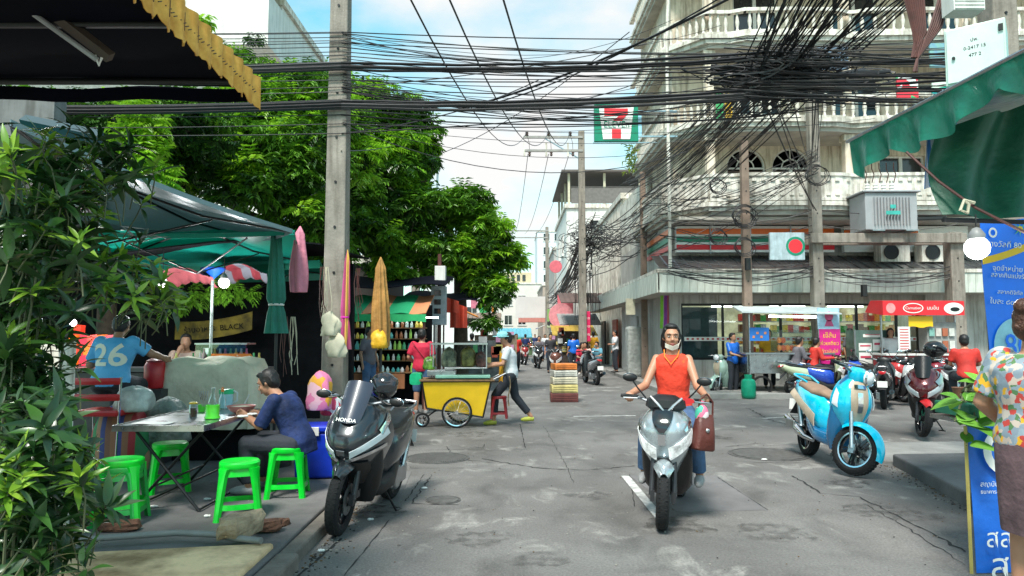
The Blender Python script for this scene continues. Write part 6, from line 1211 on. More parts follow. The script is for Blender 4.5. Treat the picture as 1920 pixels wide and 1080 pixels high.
# ------------------------------------------------------------------ yellow food cart
c=gnd(855,802); yc=thing('food_cart','bright yellow hand pushed food cart with spoked wheels loaded with trays and bags','food cart',(c.x,c.y+.3,0),R(3))
mb=MB(); mb.add([(-.52,-.27,.34),(.44,-.27,.18),(.44,.27,.18),(-.52,.27,.34),(-.60,-.30,.78),(.58,-.30,.78),(.58,.30,.78),(-.60,.30,.78)],[(0,3,2,1),(4,5,6,7),(0,1,5,4),(1,2,6,5),(2,3,7,6),(3,0,4,7)]); mb.build('cart_body',M['yellow'],yc,bevel=.01)
mb=MB()
for a_,b_ in (((-.53,-.285,.33),(-.61,-.305,.80)),((.45,-.285,.17),(.59,-.305,.80)),((-.53,-.285,.335),(.45,-.285,.175)),((-.61,.305,.80),(.59,.305,.80)),((-.61,-.31,.80),(.59,-.31,.80))): mb.tube([a_,b_],.014,4)
mb.build('angle_frame',M['black'],yc)
mb=MB(); mb.box((0,0,.815),(1.30,.68,.03)); mb.build('counter_board',M['wood'],yc); mb=MB(); mb.box((.1,-.1,.875),(.95,.5,.05)); mb.build('tray_shelf',mat('mint_tray',(.25,.5,.38),.4),yc,bevel=.01)
mb=MB(); mb.box((-.28,.02,.93),(.5,.45,.10)); mb.box((.15,0,1.02),(.75,.5,.025)); mb.build('steel_tray',M['steel'],yc,bevel=.01)
for k in range(2): mb=MB(); mb.tube([(-.5+.95*k,.22,.83),(-.5+.95*k,.22,1.45)],.012,6); mb.build('upright',M['steel'],yc)
mb=MB(); mb.bb((-.42,-.24,1.04),(.50,-.235,1.42)); mb.build('glass_pane',M['clear'],yc)
mb=MB(); mb.bb((-.45,-.26,1.43),(.53,.26,1.46)); mb.build('glass_case_top',M['steel'],yc)
for x in (-.43,.5): mb=MB(); mb.bb((x,-.25,1.04),(x+.02,-.23,1.43)); mb.build('upright',M['steel'],yc)
def spoked(par,x,y,r,ns,nm):
    mb=MB(); mb.lathe([(r-.035,-.02),(r-.012,-.024),(r,0),(r-.012,.024),(r-.035,.02)],32,X=T(x,y,r)@RX(PI/2),cap=False); w_=mb.build(nm,M['rubber'],par,True)
    mb=MB(); mb.lathe([(r-.035,-.016),(r-.052,-.012),(r-.052,.012),(r-.035,.016)],32,X=T(x,y,r)@RX(PI/2),cap=False); mb.lathe([(.001,-.04),(.028,-.04),(.028,.04),(.001,.04)],12,X=T(x,y,r)@RX(PI/2)); mb.build('rim',M['chrome'],w_,True)
    for k in range(ns): mb=MB(); a=2*PI*k/ns; mb.tube([(x,y+(.02 if k%2 else -.02),r),(x+(r-.045)*math.cos(a),y,r+(r-.045)*math.sin(a))],.0028 if ns>8 else .012,4); mb.build('spoke',M['steel'] if ns>8 else M['black'],w_)
spoked(yc,.0,-.36,.265,20,'wheel'); spoked(yc,.05,.36,.265,20,'wheel'); spoked(yc,-.60,-.2,.125,5,'front_wheel')
mb=MB(); mb.tube([(-.60,-.17,.125),(-.35,-.17,.30)],.015,6); mb.tube([(0,-.36,.265),(0,.36,.265)],.015,6); mb.build('axle',M['black'],yc,True)
mb=MB(); mb.tube([(.58,-.25,.80),(.85,-.25,.93)],.016,8); mb.tube([(.58,.25,.80),(.85,.25,.93)],.016,8); mb.tube([(.85,-.25,.93),(.85,.25,.93)],.016,8); mb.build('push_handle',M['alu'],yc,True)
def onc(x,y,z): return V((c.x+x,c.y+.3+y,z))
bsk=MB(); bsk.loft([sring(-.1,0,.10,.10,14,4),sring(.1,0,.11,.11,14,4)]); tag(bsk.build('basket',mat('emerald_plastic',(.01,.5,.22),.4),smooth=True,loc=onc(-.72,-.15,.83)),'emerald green basket hooked on the left end of the yellow cart','basket')
for k,(x,y,h,w_,cc,tx) in enumerate(((-.15,.0,.34,.13,(.55,.45,.30),'bulging clear bag of snacks on the yellow cart, left'),(.18,.05,.36,.13,(.55,.40,.12),'bulging bag of yellow snacks in the middle of the yellow cart'),(.42,.0,.26,.10,(.35,.12,.1),'dark bag at the right end of the yellow cart'),(-.5,-.05,.22,.10,(.2,.45,.05),'heap of leafy greens on the left end of the yellow cart'))):
    sack('snack_bag',tx,'bag',960,10,0,h,w_,w_*.9,mat('snack_%d'%k,cc,.35,var=.4,ns=8,bump=.8,bs=14),.12,30+k).location=onc(x,y,1.04 if k!=3 else .99)
rs_=thing('red_stool','dark red plastic stool hung on the handle end of the yellow cart','stool',onc(.74,-.05,.14))
for me,nm in zip([SEAT,HOOP]+leg1,('seat','hoop','leg','leg','leg','leg')): 
    p=inst(nm,me,rs_); p.material_slots[0].link='OBJECT'; p.material_slots[0].material=mat('dark_red_plastic',(.20,.01,.015),.4)
rs_.scale=(.85,)*3
mb=MB(); mb.sheet(lambda u,v:(.02*math.sin(6*v),.2*u-.1,-.5*v),4,8,.02); tag(mb.build('cloth_sack',mat('stained_sack',(.30,.22,.13),.8,var=.4,ns=9,bump=.5),smooth=True,loc=onc(.93,-.28,.88)),'stained cloth hanging from the push handle of the yellow cart','cloth')
# stack of crates standing in the road
c=gnd(1059,755); 
for k,(h,cc,tx) in enumerate(((.22,(.14,.035,.03),'dark maroon crate at the bottom of the stack in the road'),(.20,(.60,.50,.20),'cream and yellow tub second from the bottom of the crate stack'),(.18,(.62,.56,.42),'pale cream tub in the middle of the crate stack'),(.16,(.60,.58,.52),'off white tub under the orange crate'),(.16,(.72,.22,.04),'orange crate on top of the crate stack'))):
    z=sum((.22,.20,.18,.16,.16)[:k])
    o=thing('crate',tx,'crate',(c.x,c.y+.3,z),.05*k,'crates stacked in the road'); mb=MB(); w_=.66-.03*k
    mb.box((0,0,h/2),(w_,.46,h-.01)); mb.build('crate_wall',mat('crate_%d'%k,cc,.5,var=.25,ns=5),o,bevel=.015)
    for q in range(3): mb=MB(); mb.box((0,-.235,h*(.25+.25*q)),(w_-.08,.012,.015)); mb.build('rib',MC['crate_%d'%k],o)
# ------------------------------------------------------------------ trees
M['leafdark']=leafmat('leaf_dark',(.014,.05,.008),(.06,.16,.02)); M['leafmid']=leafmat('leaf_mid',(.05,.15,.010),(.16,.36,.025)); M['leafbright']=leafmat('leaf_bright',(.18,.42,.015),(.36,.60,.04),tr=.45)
def cluster(mb,c,r,n,L_,rr,m=0,flat=.7):
    # sprays: short twigs with paired leaves, set in the outer part of the blob
    for _ in range(n):
        d=V((rr.gauss(0,1),rr.gauss(0,1),rr.gauss(0,1)*flat)).normalized(); p=V(c)+V((d.x*r[0],d.y*r[1],d.z*r[2]))*(rr.random()**.35)
        ax=(d+V((rr.uniform(-.6,.6),rr.uniform(-.6,.6),rr.uniform(-.9,.2)))).normalized(); up=V((rr.uniform(-.3,.3),rr.uniform(-.3,.3),1)); sd=ax.cross(up)
        if sd.length<.1: continue
        sd.normalize()
        for j in range(4):
            q=p+ax*(L_*.38*j)
            for s_ in (-1,1):
                l_=L_*rr.uniform(.7,1.15); leafcard(mb,q,l_,l_*.34,sd*s_+ax*.55+V((0,0,-.25)),up,m,.3)
def tree(label,base,trunk,limbs,blobs,L_,mats,seed,name='tree',pick=None):
    o=thing(name,label,'tree',base); rr=random.Random(seed); mb=MB()
    mb.tube([V(p)-V(base) for p in trunk[0]],trunk[1],10)
    for p0,p1,r0 in limbs:
        a,b=V(p0)-V(base),V(p1)-V(base); mid=a.lerp(b,.5)+V((rr.uniform(-.3,.3),rr.uniform(-.3,.3),rr.uniform(-.1,.4))); mb.tube([a,mid,b],[r0,r0*.65,r0*.25],7)
        for k in range(3):
            t=rr.uniform(.4,1); q=mid.lerp(b,t); mb.tube([q,q+V((rr.uniform(-1,1),rr.uniform(-1,1),rr.uniform(-.3,.9)))*.8],[r0*.3,r0*.08],5)
    mb.build('trunk',M['bark'],o,True)
    mb=MB()
    for c,r,n in blobs:
        for _ in range(max(1,n//40)):               # every blob breaks up into smaller tufts
            d=V((rr.gauss(0,1),rr.gauss(0,1),rr.gauss(0,1))).normalized()*rr.random()**.42; n_=26; cc=V(c)-V(base)+V((d.x*r[0],d.y*r[1],d.z*r[2]))
            u=rr.random(); hi=.2+.9*max(0,(d.z+.25)); m=2 if u<hi*.5 else (1 if u<.75 else 0)  # upper tufts get brighter leaf colours, painting in the highlights on the tops
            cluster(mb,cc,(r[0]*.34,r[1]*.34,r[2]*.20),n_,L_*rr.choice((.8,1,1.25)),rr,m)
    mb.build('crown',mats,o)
    return o
LM=[M['leafdark'],M['leafmid'],M['leafbright']]
def B(px,py,Y,rx,rz,n,ry=None): return (at(px,py,Y),(rx,ry or rx,rz),n)
b0=V((gx(865,21),21,0)); tr=[b0,at(864,600,21),at(862,520,21),at(840,430,20.8),at(790,330,20.5),at(740,230,20)]
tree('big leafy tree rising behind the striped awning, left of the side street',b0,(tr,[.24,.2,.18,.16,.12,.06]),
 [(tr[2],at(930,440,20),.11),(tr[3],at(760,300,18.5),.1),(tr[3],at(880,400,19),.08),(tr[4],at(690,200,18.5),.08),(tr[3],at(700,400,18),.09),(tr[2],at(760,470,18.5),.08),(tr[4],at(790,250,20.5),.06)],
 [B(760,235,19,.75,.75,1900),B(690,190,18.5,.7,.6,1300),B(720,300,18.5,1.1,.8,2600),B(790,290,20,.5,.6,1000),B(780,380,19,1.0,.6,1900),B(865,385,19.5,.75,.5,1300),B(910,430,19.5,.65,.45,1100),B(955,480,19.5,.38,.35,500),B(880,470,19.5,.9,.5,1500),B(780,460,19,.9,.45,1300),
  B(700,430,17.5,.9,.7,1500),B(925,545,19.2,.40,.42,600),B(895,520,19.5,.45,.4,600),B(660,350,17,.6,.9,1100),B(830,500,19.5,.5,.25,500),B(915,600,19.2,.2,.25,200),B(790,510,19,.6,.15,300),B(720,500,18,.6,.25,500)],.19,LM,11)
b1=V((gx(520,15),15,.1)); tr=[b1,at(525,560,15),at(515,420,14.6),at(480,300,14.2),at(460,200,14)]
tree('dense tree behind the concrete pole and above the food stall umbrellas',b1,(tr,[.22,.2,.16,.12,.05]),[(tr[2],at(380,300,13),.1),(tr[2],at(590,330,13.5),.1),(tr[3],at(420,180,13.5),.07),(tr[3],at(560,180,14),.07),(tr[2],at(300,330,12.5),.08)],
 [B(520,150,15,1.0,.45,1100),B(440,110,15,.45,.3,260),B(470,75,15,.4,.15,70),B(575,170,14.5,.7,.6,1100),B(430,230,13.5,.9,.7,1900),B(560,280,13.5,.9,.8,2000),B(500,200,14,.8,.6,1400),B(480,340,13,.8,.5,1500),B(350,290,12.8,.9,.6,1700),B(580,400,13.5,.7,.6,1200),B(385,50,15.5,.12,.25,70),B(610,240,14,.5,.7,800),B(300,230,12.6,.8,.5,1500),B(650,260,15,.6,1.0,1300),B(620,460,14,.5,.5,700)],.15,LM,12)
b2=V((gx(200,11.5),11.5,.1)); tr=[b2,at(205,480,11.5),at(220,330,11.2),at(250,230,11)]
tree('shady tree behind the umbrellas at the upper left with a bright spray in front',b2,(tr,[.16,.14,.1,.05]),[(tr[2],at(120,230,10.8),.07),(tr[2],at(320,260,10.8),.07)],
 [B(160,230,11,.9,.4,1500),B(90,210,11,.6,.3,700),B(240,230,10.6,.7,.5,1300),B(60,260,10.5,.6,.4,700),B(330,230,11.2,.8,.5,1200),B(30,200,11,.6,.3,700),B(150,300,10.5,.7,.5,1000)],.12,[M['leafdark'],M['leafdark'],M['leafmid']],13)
o=thing('climbing_plant','bright green leafy climber hanging in front of the dark trees, upper left','plant',at(265,290,9.6)); rr=random.Random(5); mb=MB(); base=V(o.location)
for px,py,r,n in ((255,205,.15,60),(275,235,.22,110),(262,270,.25,130),(285,300,.22,110),(300,330,.18,70),(250,240,.2,60)): cluster(mb,at(px,py,9.6)-base,(r,r,r),n//2,.13,rr,0)
mb.build('foliage',M['leafbright'],o); mb=MB(); mb.tube([at(262,215,9.6)-base,at(270,300,9.6)-base,at(290,350,9.6)-base],.01,5); mb.build('stem',M['bark'],o)
o=thing('hanging_branch','leafy branch hanging inside the food stall beneath the parasols','plant',at(370,560,10.6)); base=V(o.location); mb=MB(); rr=random.Random(8)
for px,py in ((330,545),(350,560),(380,550),(420,545),(450,548),(310,570)): cluster(mb,at(px,py,10.6)-base,(.22,.15,.14),26,.11,rr,0)
mb.build('foliage',M['leafmid'],o)
# ------------------------------------------------------------------ near shrub with long pointed leaves at the left edge
def longleaf(L_,W_,bend,fold=.25):
    mb=MB(); n=7; pts=[]
    for i in range(n+1):
        t=i/n; w_=W_*(math.sin(PI*min(1,t*1.02)**.8))**.9*.5 if 0<t<1 else .0006; z=-bend*t*t*L_; y=t*L_*(1-.15*bend*t)
        pts+=[(-w_,y,z+fold*w_),(0,y,z),(w_,y,z+fold*w_)]
    fs=[]
    for i in range(n):
        for j in (0,1): a=3*i+j; fs.append((a,a+1,a+4,a+3))
    return mb.add(pts,fs)
M['olea']=leafmat('shrub_leaf_dark',(.008,.03,.008),(.04,.11,.02),.30,.15); M['oleb']=leafmat('shrub_leaf_bright',(.10,.25,.02),(.26,.42,.04),.35,.3); M['olec']=leafmat('shrub_leaf_grey',(.02,.05,.02),(.06,.11,.045),.28,.1)
LF=[longleaf(.135,.034,.35).mesh('leaf',M['olea'],True,80),longleaf(.12,.028,.6).mesh('leaf',M['olea'],True,80),longleaf(.14,.03,.2).mesh('leaf',M['olec'],True,80),longleaf(.105,.024,.15).mesh('leaf',M['oleb'],True,80)]
def shrub(label,base,regions,seed,nparts,upto):
    o=thing('shrub',label,'shrub',base); rr=random.Random(seed); B0=V(base); st=MB(); wh=[]
    for (px,py,sx,sy,Y,dY,n,br) in regions:
        for k in range(int(n*1.25)):
            x=rr.gauss(px,sx); y=rr.gauss(py,sy); yy=Y+rr.uniform(-dY,dY); c=at(x,y,yy)
            if c.z<.22: continue
            wh.append((c,rr.random()<br))
    leaves=[]
    for c,br in wh:
        ax=V((rr.uniform(-.5,.7),rr.uniform(-.6,.4),rr.uniform(.4,1))).normalized(); n=rr.randint(9,13); k0=rr.uniform(0,6); q=ax.orthogonal().normalized(); p2=ax.cross(q)
        st.tube([c-B0-ax*.16+V((-.03,0,-.03)),c-B0-ax*.07,c-B0],[.003,.003,.002],5)
        for j in range(n):
            a=k0+j*2.4; el=R(rr.uniform(-10,60)); d=(q*math.cos(a)+p2*math.sin(a))*math.cos(el)+ax*math.sin(el)
            z=(ax-d*ax.dot(d)).normalized(); x=d.cross(z); mt=Matrix((x,d,z)).transposed().to_4x4(); s_=rr.uniform(.7,1.15)
            leaves.append((T(*(c-B0-ax*(.012*(j//3))))@mt@Matrix.Scale(s_,4),3 if br and j<n*.75 else rr.choice((0,0,1,2))))
    for k in [q for q in range(0,len(wh),5) if wh[q][0].x<at(110,0,wh[q][0].y).x]:                       # woody stems from the ground up to the tufts
        c=wh[k][0]-B0; st.tube([V((c.x*.6,c.y*.6,0)),V((c.x*.8,c.y*.8,c.z*.5)),c-V((0,0,.12))],[.010,.008,.004],5)
    rr.shuffle(leaves)
    for X,k in leaves[:nparts]:
        p=bpy.data.objects.new('leaf',LF[k]); C.objects.link(p); p.parent=o; p.matrix_basis=X
    mb=MB(); src={}
    for k,me in enumerate(LF): src[k]=([v.co.copy() for v in me.vertices],[tuple(p.vertices) for p in me.polygons])
    for X,k in leaves[nparts:]: mb.add(src[k][0],src[k][1],(0,0,1,2)[k],X)
    if mb.v: t=mb.build('foliage',[M['olea'],M['olec'],M['oleb']],o,True,80); t['kind']='stuff'
    st.build('stems',mat('green_stem',(.10,.11,.05),.7),o,True)
    return o
shrub('tall glossy shrub with long pointed leaves filling the left edge in front of the stalls',(-2.35,2.75,.15),[(30,520,55,120,2.9,.35,58,.16),(95,400,50,60,3.0,.3,22,.35),(130,310,40,30,3.1,.3,9,.55),(235,325,35,30,3.2,.2,8,.4),(150,470,50,45,3.2,.3,15,.15),(225,520,45,35,3.3,.3,12,.35),(285,560,32,26,3.4,.2,9,.85),(120,400,60,50,3.1,.3,12,.4),(35,660,40,60,2.9,.3,30,.1),(5,330,18,40,2.4,.2,5,1)],3,300,1)
shrub('low bushy shrub with pointed leaves and yellow green tips at the bottom left corner',(-1.75,2.4,.15),[(30,840,45,60,2.6,.3,40,.15),(75,960,55,60,2.5,.25,34,.3),(30,1050,50,40,2.4,.2,14,.1),(150,905,18,35,2.7,.15,9,.6),(95,830,25,30,2.9,.2,6,.3),(40,730,30,40,2.8,.3,14,.1),(25,900,15,25,2.3,.1,4,1)],4,300,1)
# ------------------------------------------------------------------ right side: stall, banners, awnings
st_=thing('corner_stall','small stall table with a blue printed cloth front at the right edge','stall',(3.75,5.05,.0))
mb=MB(); mb.box((0,-.02,1.0),(1.25,.42,.03)); mb.build('table_top',M['steel'],st_); 
for sx in (-.58,.58):
    for sy in (-.2,.16): mb=MB(); mb.tube([(sx if sx>0 else -.2,sy,.02),(sx if sx>0 else -.2,sy,.99)],.016,6); mb.build('leg',M['black'],st_,True)
mb=MB(); mb.sheet(lambda u,v:(-.64+1.3*u,-.25-.015*math.sin(7*u+2*v)-.03*v,1.0-.99*v),20,14,.005); bn=mb.build('cloth_front',M['blue'],st_,True)
YL=-.298
def bl(tx,s,x,z,ext=0,sx=1): text(tx,s,M['swhite'],st_,T(x-.09,YL-.024,z)@FRONT,ext,'LEFT',sx=sx)
mb=MB(); n=28; mb.add([(-.40+r_*.17*math.cos(a),YL-.01,.82+r_*.17*math.sin(a)) for r_ in (1,.68) for a in [2*PI*k/n for k in range(n)]],[(k,(k+1)%n,n+(k+1)%n,n+k) for k in range(n)]); mb.add([(x,YL-.01-.006*0,z) for x,z in ((-.40,.66),(-.28,.60),(-.25,.65),(-.38,.72))],[(0,1,2,3)]); 
mb.build('ring_logo',M['swhite'],st_)
bl('สถาบันการเงินเพื่อประชาชน',.045,-.52,.60); bl('ธนาคารออมสิน สาขา',.035,-.52,.55); bl('จุดจำหน่าย',.15,-.28,.40); bl('สลากกินแบ่ง',.17,-.50,.24,sx=.95); bl('สลาก 80',.24,-.48,.055)
mb=MB(); mb.tube([(-.66,-.27,.0),(-.66,-.27,.98)],.012,6); mb.build('pole',mat('bamboo',(.45,.36,.10),.6),st_,True)
mb=MB(); mb.box((-.22,-.02,1.07),(.75,.4,.09)); mb.build('display_tray',mat('dark_green_tray',(.01,.12,.07),.5),st_,bevel=.01); mb=MB(); mb.box((-.15,-.02,1.12),(.6,.36,.02)); mb.build('glass_lid',mat('pale_lid',(.5,.62,.55),.15),st_)
mb=MB(); mb.box((.05,.12,1.17),(.5,.12,.06)); mb.build('timber_rail',M['wood'],st_)
# broad leaved plant on the stall
LB=MB(); LB.add([],[]); 
def broadleaf(L_,W_):
    mb=MB(); n=6; pts=[];fs=[]
    for i in range(n+1):
        t=i/n; w_=W_*.5*math.sin(PI*t**.7)**.8 if 0<t<1 else .0008
        pts+=[(-w_,t*L_,.25*w_-.25*t*t*L_),(0,t*L_,-.25*t*t*L_),(w_,t*L_,.25*w_-.25*t*t*L_)]
    for i in range(n):
        for j in (0,1): a=3*i+j; fs.append((a,a+1,a+4,a+3))
    return mb.add(pts,fs)
M['broad']=leafmat('broad_leaf',(.07,.20,.02),(.16,.36,.05),.35,.3); BM=broadleaf(.16,.10).mesh('leaf',M['broad'],True,80)
pl=thing('potted_plant','leafy plant with broad bright green leaves beside the woman in the floral blouse','plant',(3.35,5.2,.1)); rr=random.Random(9); sm=MB(); cs=[]
for px,py,n in ((1805,752,7),(1840,720,6),(1860,765,7),(1790,790,5),(1830,800,4),(1880,735,5),(1812,835,3),(1900,700,4)):
    c=at(px,py,4.7)-V(pl.location); cs.append(c); sm.tube([V((rr.uniform(-.03,.03),0,1.08)),(c+V((0,0,1.08)))*.5+V((.03,0,.05)),c],[.012,.008,.004],5)
    for j in range(n):
        a=rr.uniform(0,6.3); el=rr.uniform(-.3,.8); d=V((math.cos(a)*math.cos(el),math.sin(a)*math.cos(el)-.2,math.sin(el))).normalized(); z=(V((0,-.5,1))-d*V((0,-.5,1)).dot(d)).normalized(); x=d.cross(z)
        p=bpy.data.objects.new('leaf',BM); C.objects.link(p); p.parent=pl; p.matrix_basis=T(*(c+d*.02))@Matrix((x,d,z)).transposed().to_4x4()@Matrix.Scale(rr.uniform(.7,1.2),4)
sm.build('stems',mat('green_stem',(.10,.11,.05),.7),pl,True)
mb=lat([(.05,1.02),(.065,1.10),(.07,1.11),(.001,1.10)]); mb.build('pot',mat('clay_pot',(.22,.09,.05),.8),pl,True)
# tall blue banner behind
tbn=thing('vertical_banner','tall bright blue banner with 80 in a pale circle hanging at the right','banner',(4.9,7.3,0)); A,B_=at(1838,418,7.3),at(1935,408,7.3); D=at(1858,715,7.3); H_=A.z-D.z; b0_=V(tbn.location)
M['bluelit']=mat('bright_blue_vinyl',(.005,.16,.78),.35,var=.05,emit=.12)
dx=(D.x-A.x)
def bpt(u,v,o=0): return A.lerp(B_,u)-b0_+V((dx*v,.015*math.sin(5*v+2*u)-o,-H_*v))
mb=MB(); mb.sheet(lambda u,v:bpt(u,v),8,14,.005); mb.build('banner_sheet',M['bluelit'],tbn,True)
def bt(tx,s,u,v,m='swhite',sx=1): text(tx,s,M[m],tbn,T(*bpt(u,v,.022))@RY(.07)@FRONT,.001,sx=sx)
mb=MB(); mb.sheet(lambda u,v:bpt(u,.19+.045*v-.05*u*u+.03*(1-u),.012),12,2,.004); mb.build('yellow_swoosh',M['yellow'],tbn,True)
bt('รางวัลที่ 80',.085,.42,.155); bt('จุดจำหน่าย',.075,.45,.31); bt('สลากกินแบ่งรัฐบาล',.07,.55,.36,sx=.9); bt('สลากดิจิทัล',.06,.45,.46); bt('ใบละ ๘๐ บาท',.08,.42,.52)
n=32; mb=MB(); c=bpt(.5,.80,.016); mb.add([c+V((.24*math.cos(2*PI*k/n),0,.30*math.sin(2*PI*k/n))) for k in range(n)],[tuple(range(n))]); mb.build('pale_disc',mat('pale_blue_disc',(.35,.68,.82),.4),tbn)
text('80',.34,M['bluelit'],tbn,T(*(c+V((0,-.008,0))))@FRONT,.002,sx=.8)
mb=MB(); c=bpt(.75,.065,.018)
for k in range(8): a=2*PI*k/8; mb.add([c+V((.03*math.cos(a-.3),0,.03*math.sin(a-.3))),c+V((.085*math.cos(a),0,.085*math.sin(a))),c+V((.03*math.cos(a+.3),0,.03*math.sin(a+.3)))],[(0,1,2)])
mb.add([c+V((.03*math.cos(2*PI*k/12),-.001,.03*math.sin(2*PI*k/12))) for k in range(12)],[tuple(range(12))],1); mb.build('star_emblem',[mat('emblem_green',(.1,.5,.25),.4),M['yellow']],tbn)
mb=MB(); c=bpt(.22,.07,.018); n=20; mb.add([c+V((r_*.045*math.cos(a),0,r_*.055*math.sin(a))) for r_ in (1,.6) for a in [2*PI*k/n for k in range(n)]],[(k,(k+1)%n,n+(k+1)%n,n+k) for k in range(n)]); mb.build('ring_emblem',M['swhite'],tbn)
# green awning with draped valance, and the dark tarpaulin hanging under it
ga=thing('green_awning','green plastic awning with a folded drooping valance overhead at the right','awning',(3.2,5,3.2))
def Pg(mb,nm,m,sm=True): o=mb.build(nm,m,ga,sm,60); o.location=(-3.2,-5,-3.2); return o
E0,E1=at(1592,262,6.1),at(1990,55,3.75)
def dr(u): 
    return .20+.05*math.sin(15*u)+.06*(abs(math.sin(8*u))**.5)+(.14*math.exp(-((u-.36)/.07)**2))-.0*u+(.10 if u<.06 else 0)
mb=MB(); mb.sheet(lambda u,v:E0.lerp(E1,u)+V((.04*math.sin(38*u)*v+.03*v,.02*math.sin(30*u)*v,-dr(u)*v)),70,8,.004); Pg(mb,'valance',M['tarp'])
mb=MB(); mb.sheet(lambda u,v:E0.lerp(E1,u)+V((2.6*v,.9*v,.55*v-.08*math.sin(PI*v)+.03*math.sin(9*u)*math.sin(PI*v))),24,10,.006); Pg(mb,'awning_top',M['tarp'])
mb=MB(); mb.tube([E0-V((.02,0,.02)),E1-V((.02,0,.02))],.014,6); mb.tube([E0+V((0,0,-.02)),E0+V((2.3,.8,.45))],.014,6); Pg(mb,'frame_tube',M['steel'])
dt=thing('hanging_tarpaulin','dark green tarpaulin sheet hanging in folds below the green awning at the right edge','tarpaulin',(3.4,5,2.6))
A,B_,Cc,D=at(1762,238,5.0),at(2040,150,5.3),at(2040,400,5.2),at(1768,402,4.95)
mb=MB(); mb.sheet(lambda u,v:(A.lerp(B_,u)).lerp(D.lerp(Cc,u),v)+V((0,.10*math.sin(16*u+3*v)*(1-.5*v)+.08*math.sin(PI*v),-.03*math.sin(PI*u)))-V((3.4,5,2.6)),44,16,.005); mb.build('sheet',M['tarpdark'],dt,True)
A,B_=at(1768,412,4.9),at(2040,420,5.1); mb=MB(); mb.tube([A-V(dt.location),B_-V(dt.location)],.018,6); mb.tube([at(1720,410,5.0)-V(dt.location),at(1775,408,4.9)-V(dt.location)],.014,5); mb.build('hem_pole',M['black'],dt,True)
mb=MB(); A,B_=at(1725,258,5.6),at(1790,360,5.6); mb.sheet(lambda u,v:(A.x+(B_.x-A.x)*u+.06*math.sin(4*v)*0-.04*v,5.5+.03*math.sin(14*u),A.z-.45*v+.10*u),12,8,.004); stripes('bluewhite',[(.55,.62,.7),(.05,.2,.5),(.5,.6,.7),(.12,.3,.6)],9); tag(mb.build('striped_cloth',M['bluewhite'],smooth=True),'blue and white striped cloth hanging under the green awning','cloth')
mb=MB(); c=at(1808,375,4.7); mb.tube([c,c+V((.03,0,-.03)),c+V((.02,0,-.09)),c+V((-.03,0,-.07)),c+V((0,0,0)),c+V((.07,0,-.02))],.011,6); tag(mb.build('knotted_rag',M['cream'],smooth=True),'knotted pale rag tied to the hem of the dark green tarpaulin','rag')
mb=MB(); mb.tube([at(1700,285,5.2),at(1760,340,5),at(1830,390,4.7),at(1930,440,4.4)],.010,6); tag(mb.build('rope',M['wirebrown'],smooth=True),'brown rope slung from the green awning down to the right edge','rope')
bulb('large white LED bulb lit below the green awning at the right',at(1832,465,4.6),.078,12,.15)
# electrical box
eb=thing('electrical_box','pale mint metal control box with handwritten marks mounted high on the right','electrical box',(0,0,0)); c=at(1832,112,5.4); X=T(*c)@RZ(R(-38))@RY(0)
mb=MB(); mb.box((0,0,0),(.40,.36,.46),X=X); mb.build('box_body',mat('mint_enamel',(.55,.66,.60),.45,var=.08,ns=4),eb,bevel=.01)
mb=MB(); mb.box((-.0,-.19,0),(.37,.012,.43),X=X); mb.build('box_door',mat('mint_enamel_door',(.60,.68,.66),.4,var=.08,ns=4),eb,bevel=.004)
for zz in (-.15,.15): mb=MB(); mb.box((.17,-.2,zz),(.03,.02,.05),X=X); mb.build('hinge',M['black'],eb)
mb=MB(); mb.lathe([(.012,0),(.012,.015),(.001,.015)],8,X=X@T(-.14,-.198,-.02)@RX(PI/2)); mb.build('lock',M['black'],eb)
for t_,x,z in (('ปพ.',.0,.10),('0-2417 15',.0,.04),('477 2',.0,-.02)): text(t_,.036,M['dark'],eb,X@T(x,-.1975,z)@FRONT,.0006)
mb=MB(); mb.box((0,.05,-.26),(.46,.42,.04),X=X); mb.tube([X@V((.0,.2,.1)),X@V((.35,1.2,.1))],.03,6); mb.build('mount_bracket',M['alu'],eb)
mb=MB(); c=at(1805,0,7); mb.box(c,(.32,.2,.3)); [mb.box(c+V((0,-.105,-.13+.04*k)),(.3,.012,.02)) for k in range(7)]; tag(mb.build('vent_unit',M['white']),'white louvred unit on the dark pole above the mint box','vent unit')
# ------------------------------------------------------------------ food carts and signs in front of the shop
fc=thing('white_food_cart','food cart with a wide pale sheet metal roof standing before the shop window','food cart',(gx(1465,18.4),18.4,.0))
mb=MB(); mb.add([(-1.3,-.75,2.16),(1.25,-.75,2.12),(1.15,.5,2.34),(-1.15,.5,2.36),(-1.3,-.75,2.19),(1.25,-.75,2.15),(1.15,.5,2.37),(-1.15,.5,2.39)],[(0,3,2,1),(4,5,6,7),(0,1,5,4),(1,2,6,5),(2,3,7,6),(3,0,4,7)]); mb.build('roof',mat('pale_sheet_roof',(.50,.56,.56),.4,var=.12,ns=3),fc)
for x in (-1.0,1.0): mb=MB(); mb.tube([(x,-.4,.5),(x,-.4,2.15)],.025,6); mb.build('post',M['steel'],fc,True)
mb=MB(); mb.box((0,0,.85),(2.1,.7,.5)); mb.build('steel_body',M['steel'],fc,bevel=.01); mb=MB(); mb.box((0,-.1,1.12),(2.3,.85,.04)); mb.build('counter',M['alu'],fc)
for x in (-.7,.7): mb=MB(); mb.lathe([(.22,-.03),(.27,-.03),(.27,.03),(.22,.03)],20,X=T(x,-.38,.28)@RX(PI/2),cap=False); mb.build('wheel',M['rubber'],fc,True)
mb=MB(); mb.tube([(-.55,-.6,2.08),(.65,-.6,2.06)],.03,6); mb.build('tube_lamp',M['tube'],fc,True)
mb=MB(); mb.box((.2,-.1,1.45),(.9,.5,.55)); mb.build('glass_case',M['glass'],fc)
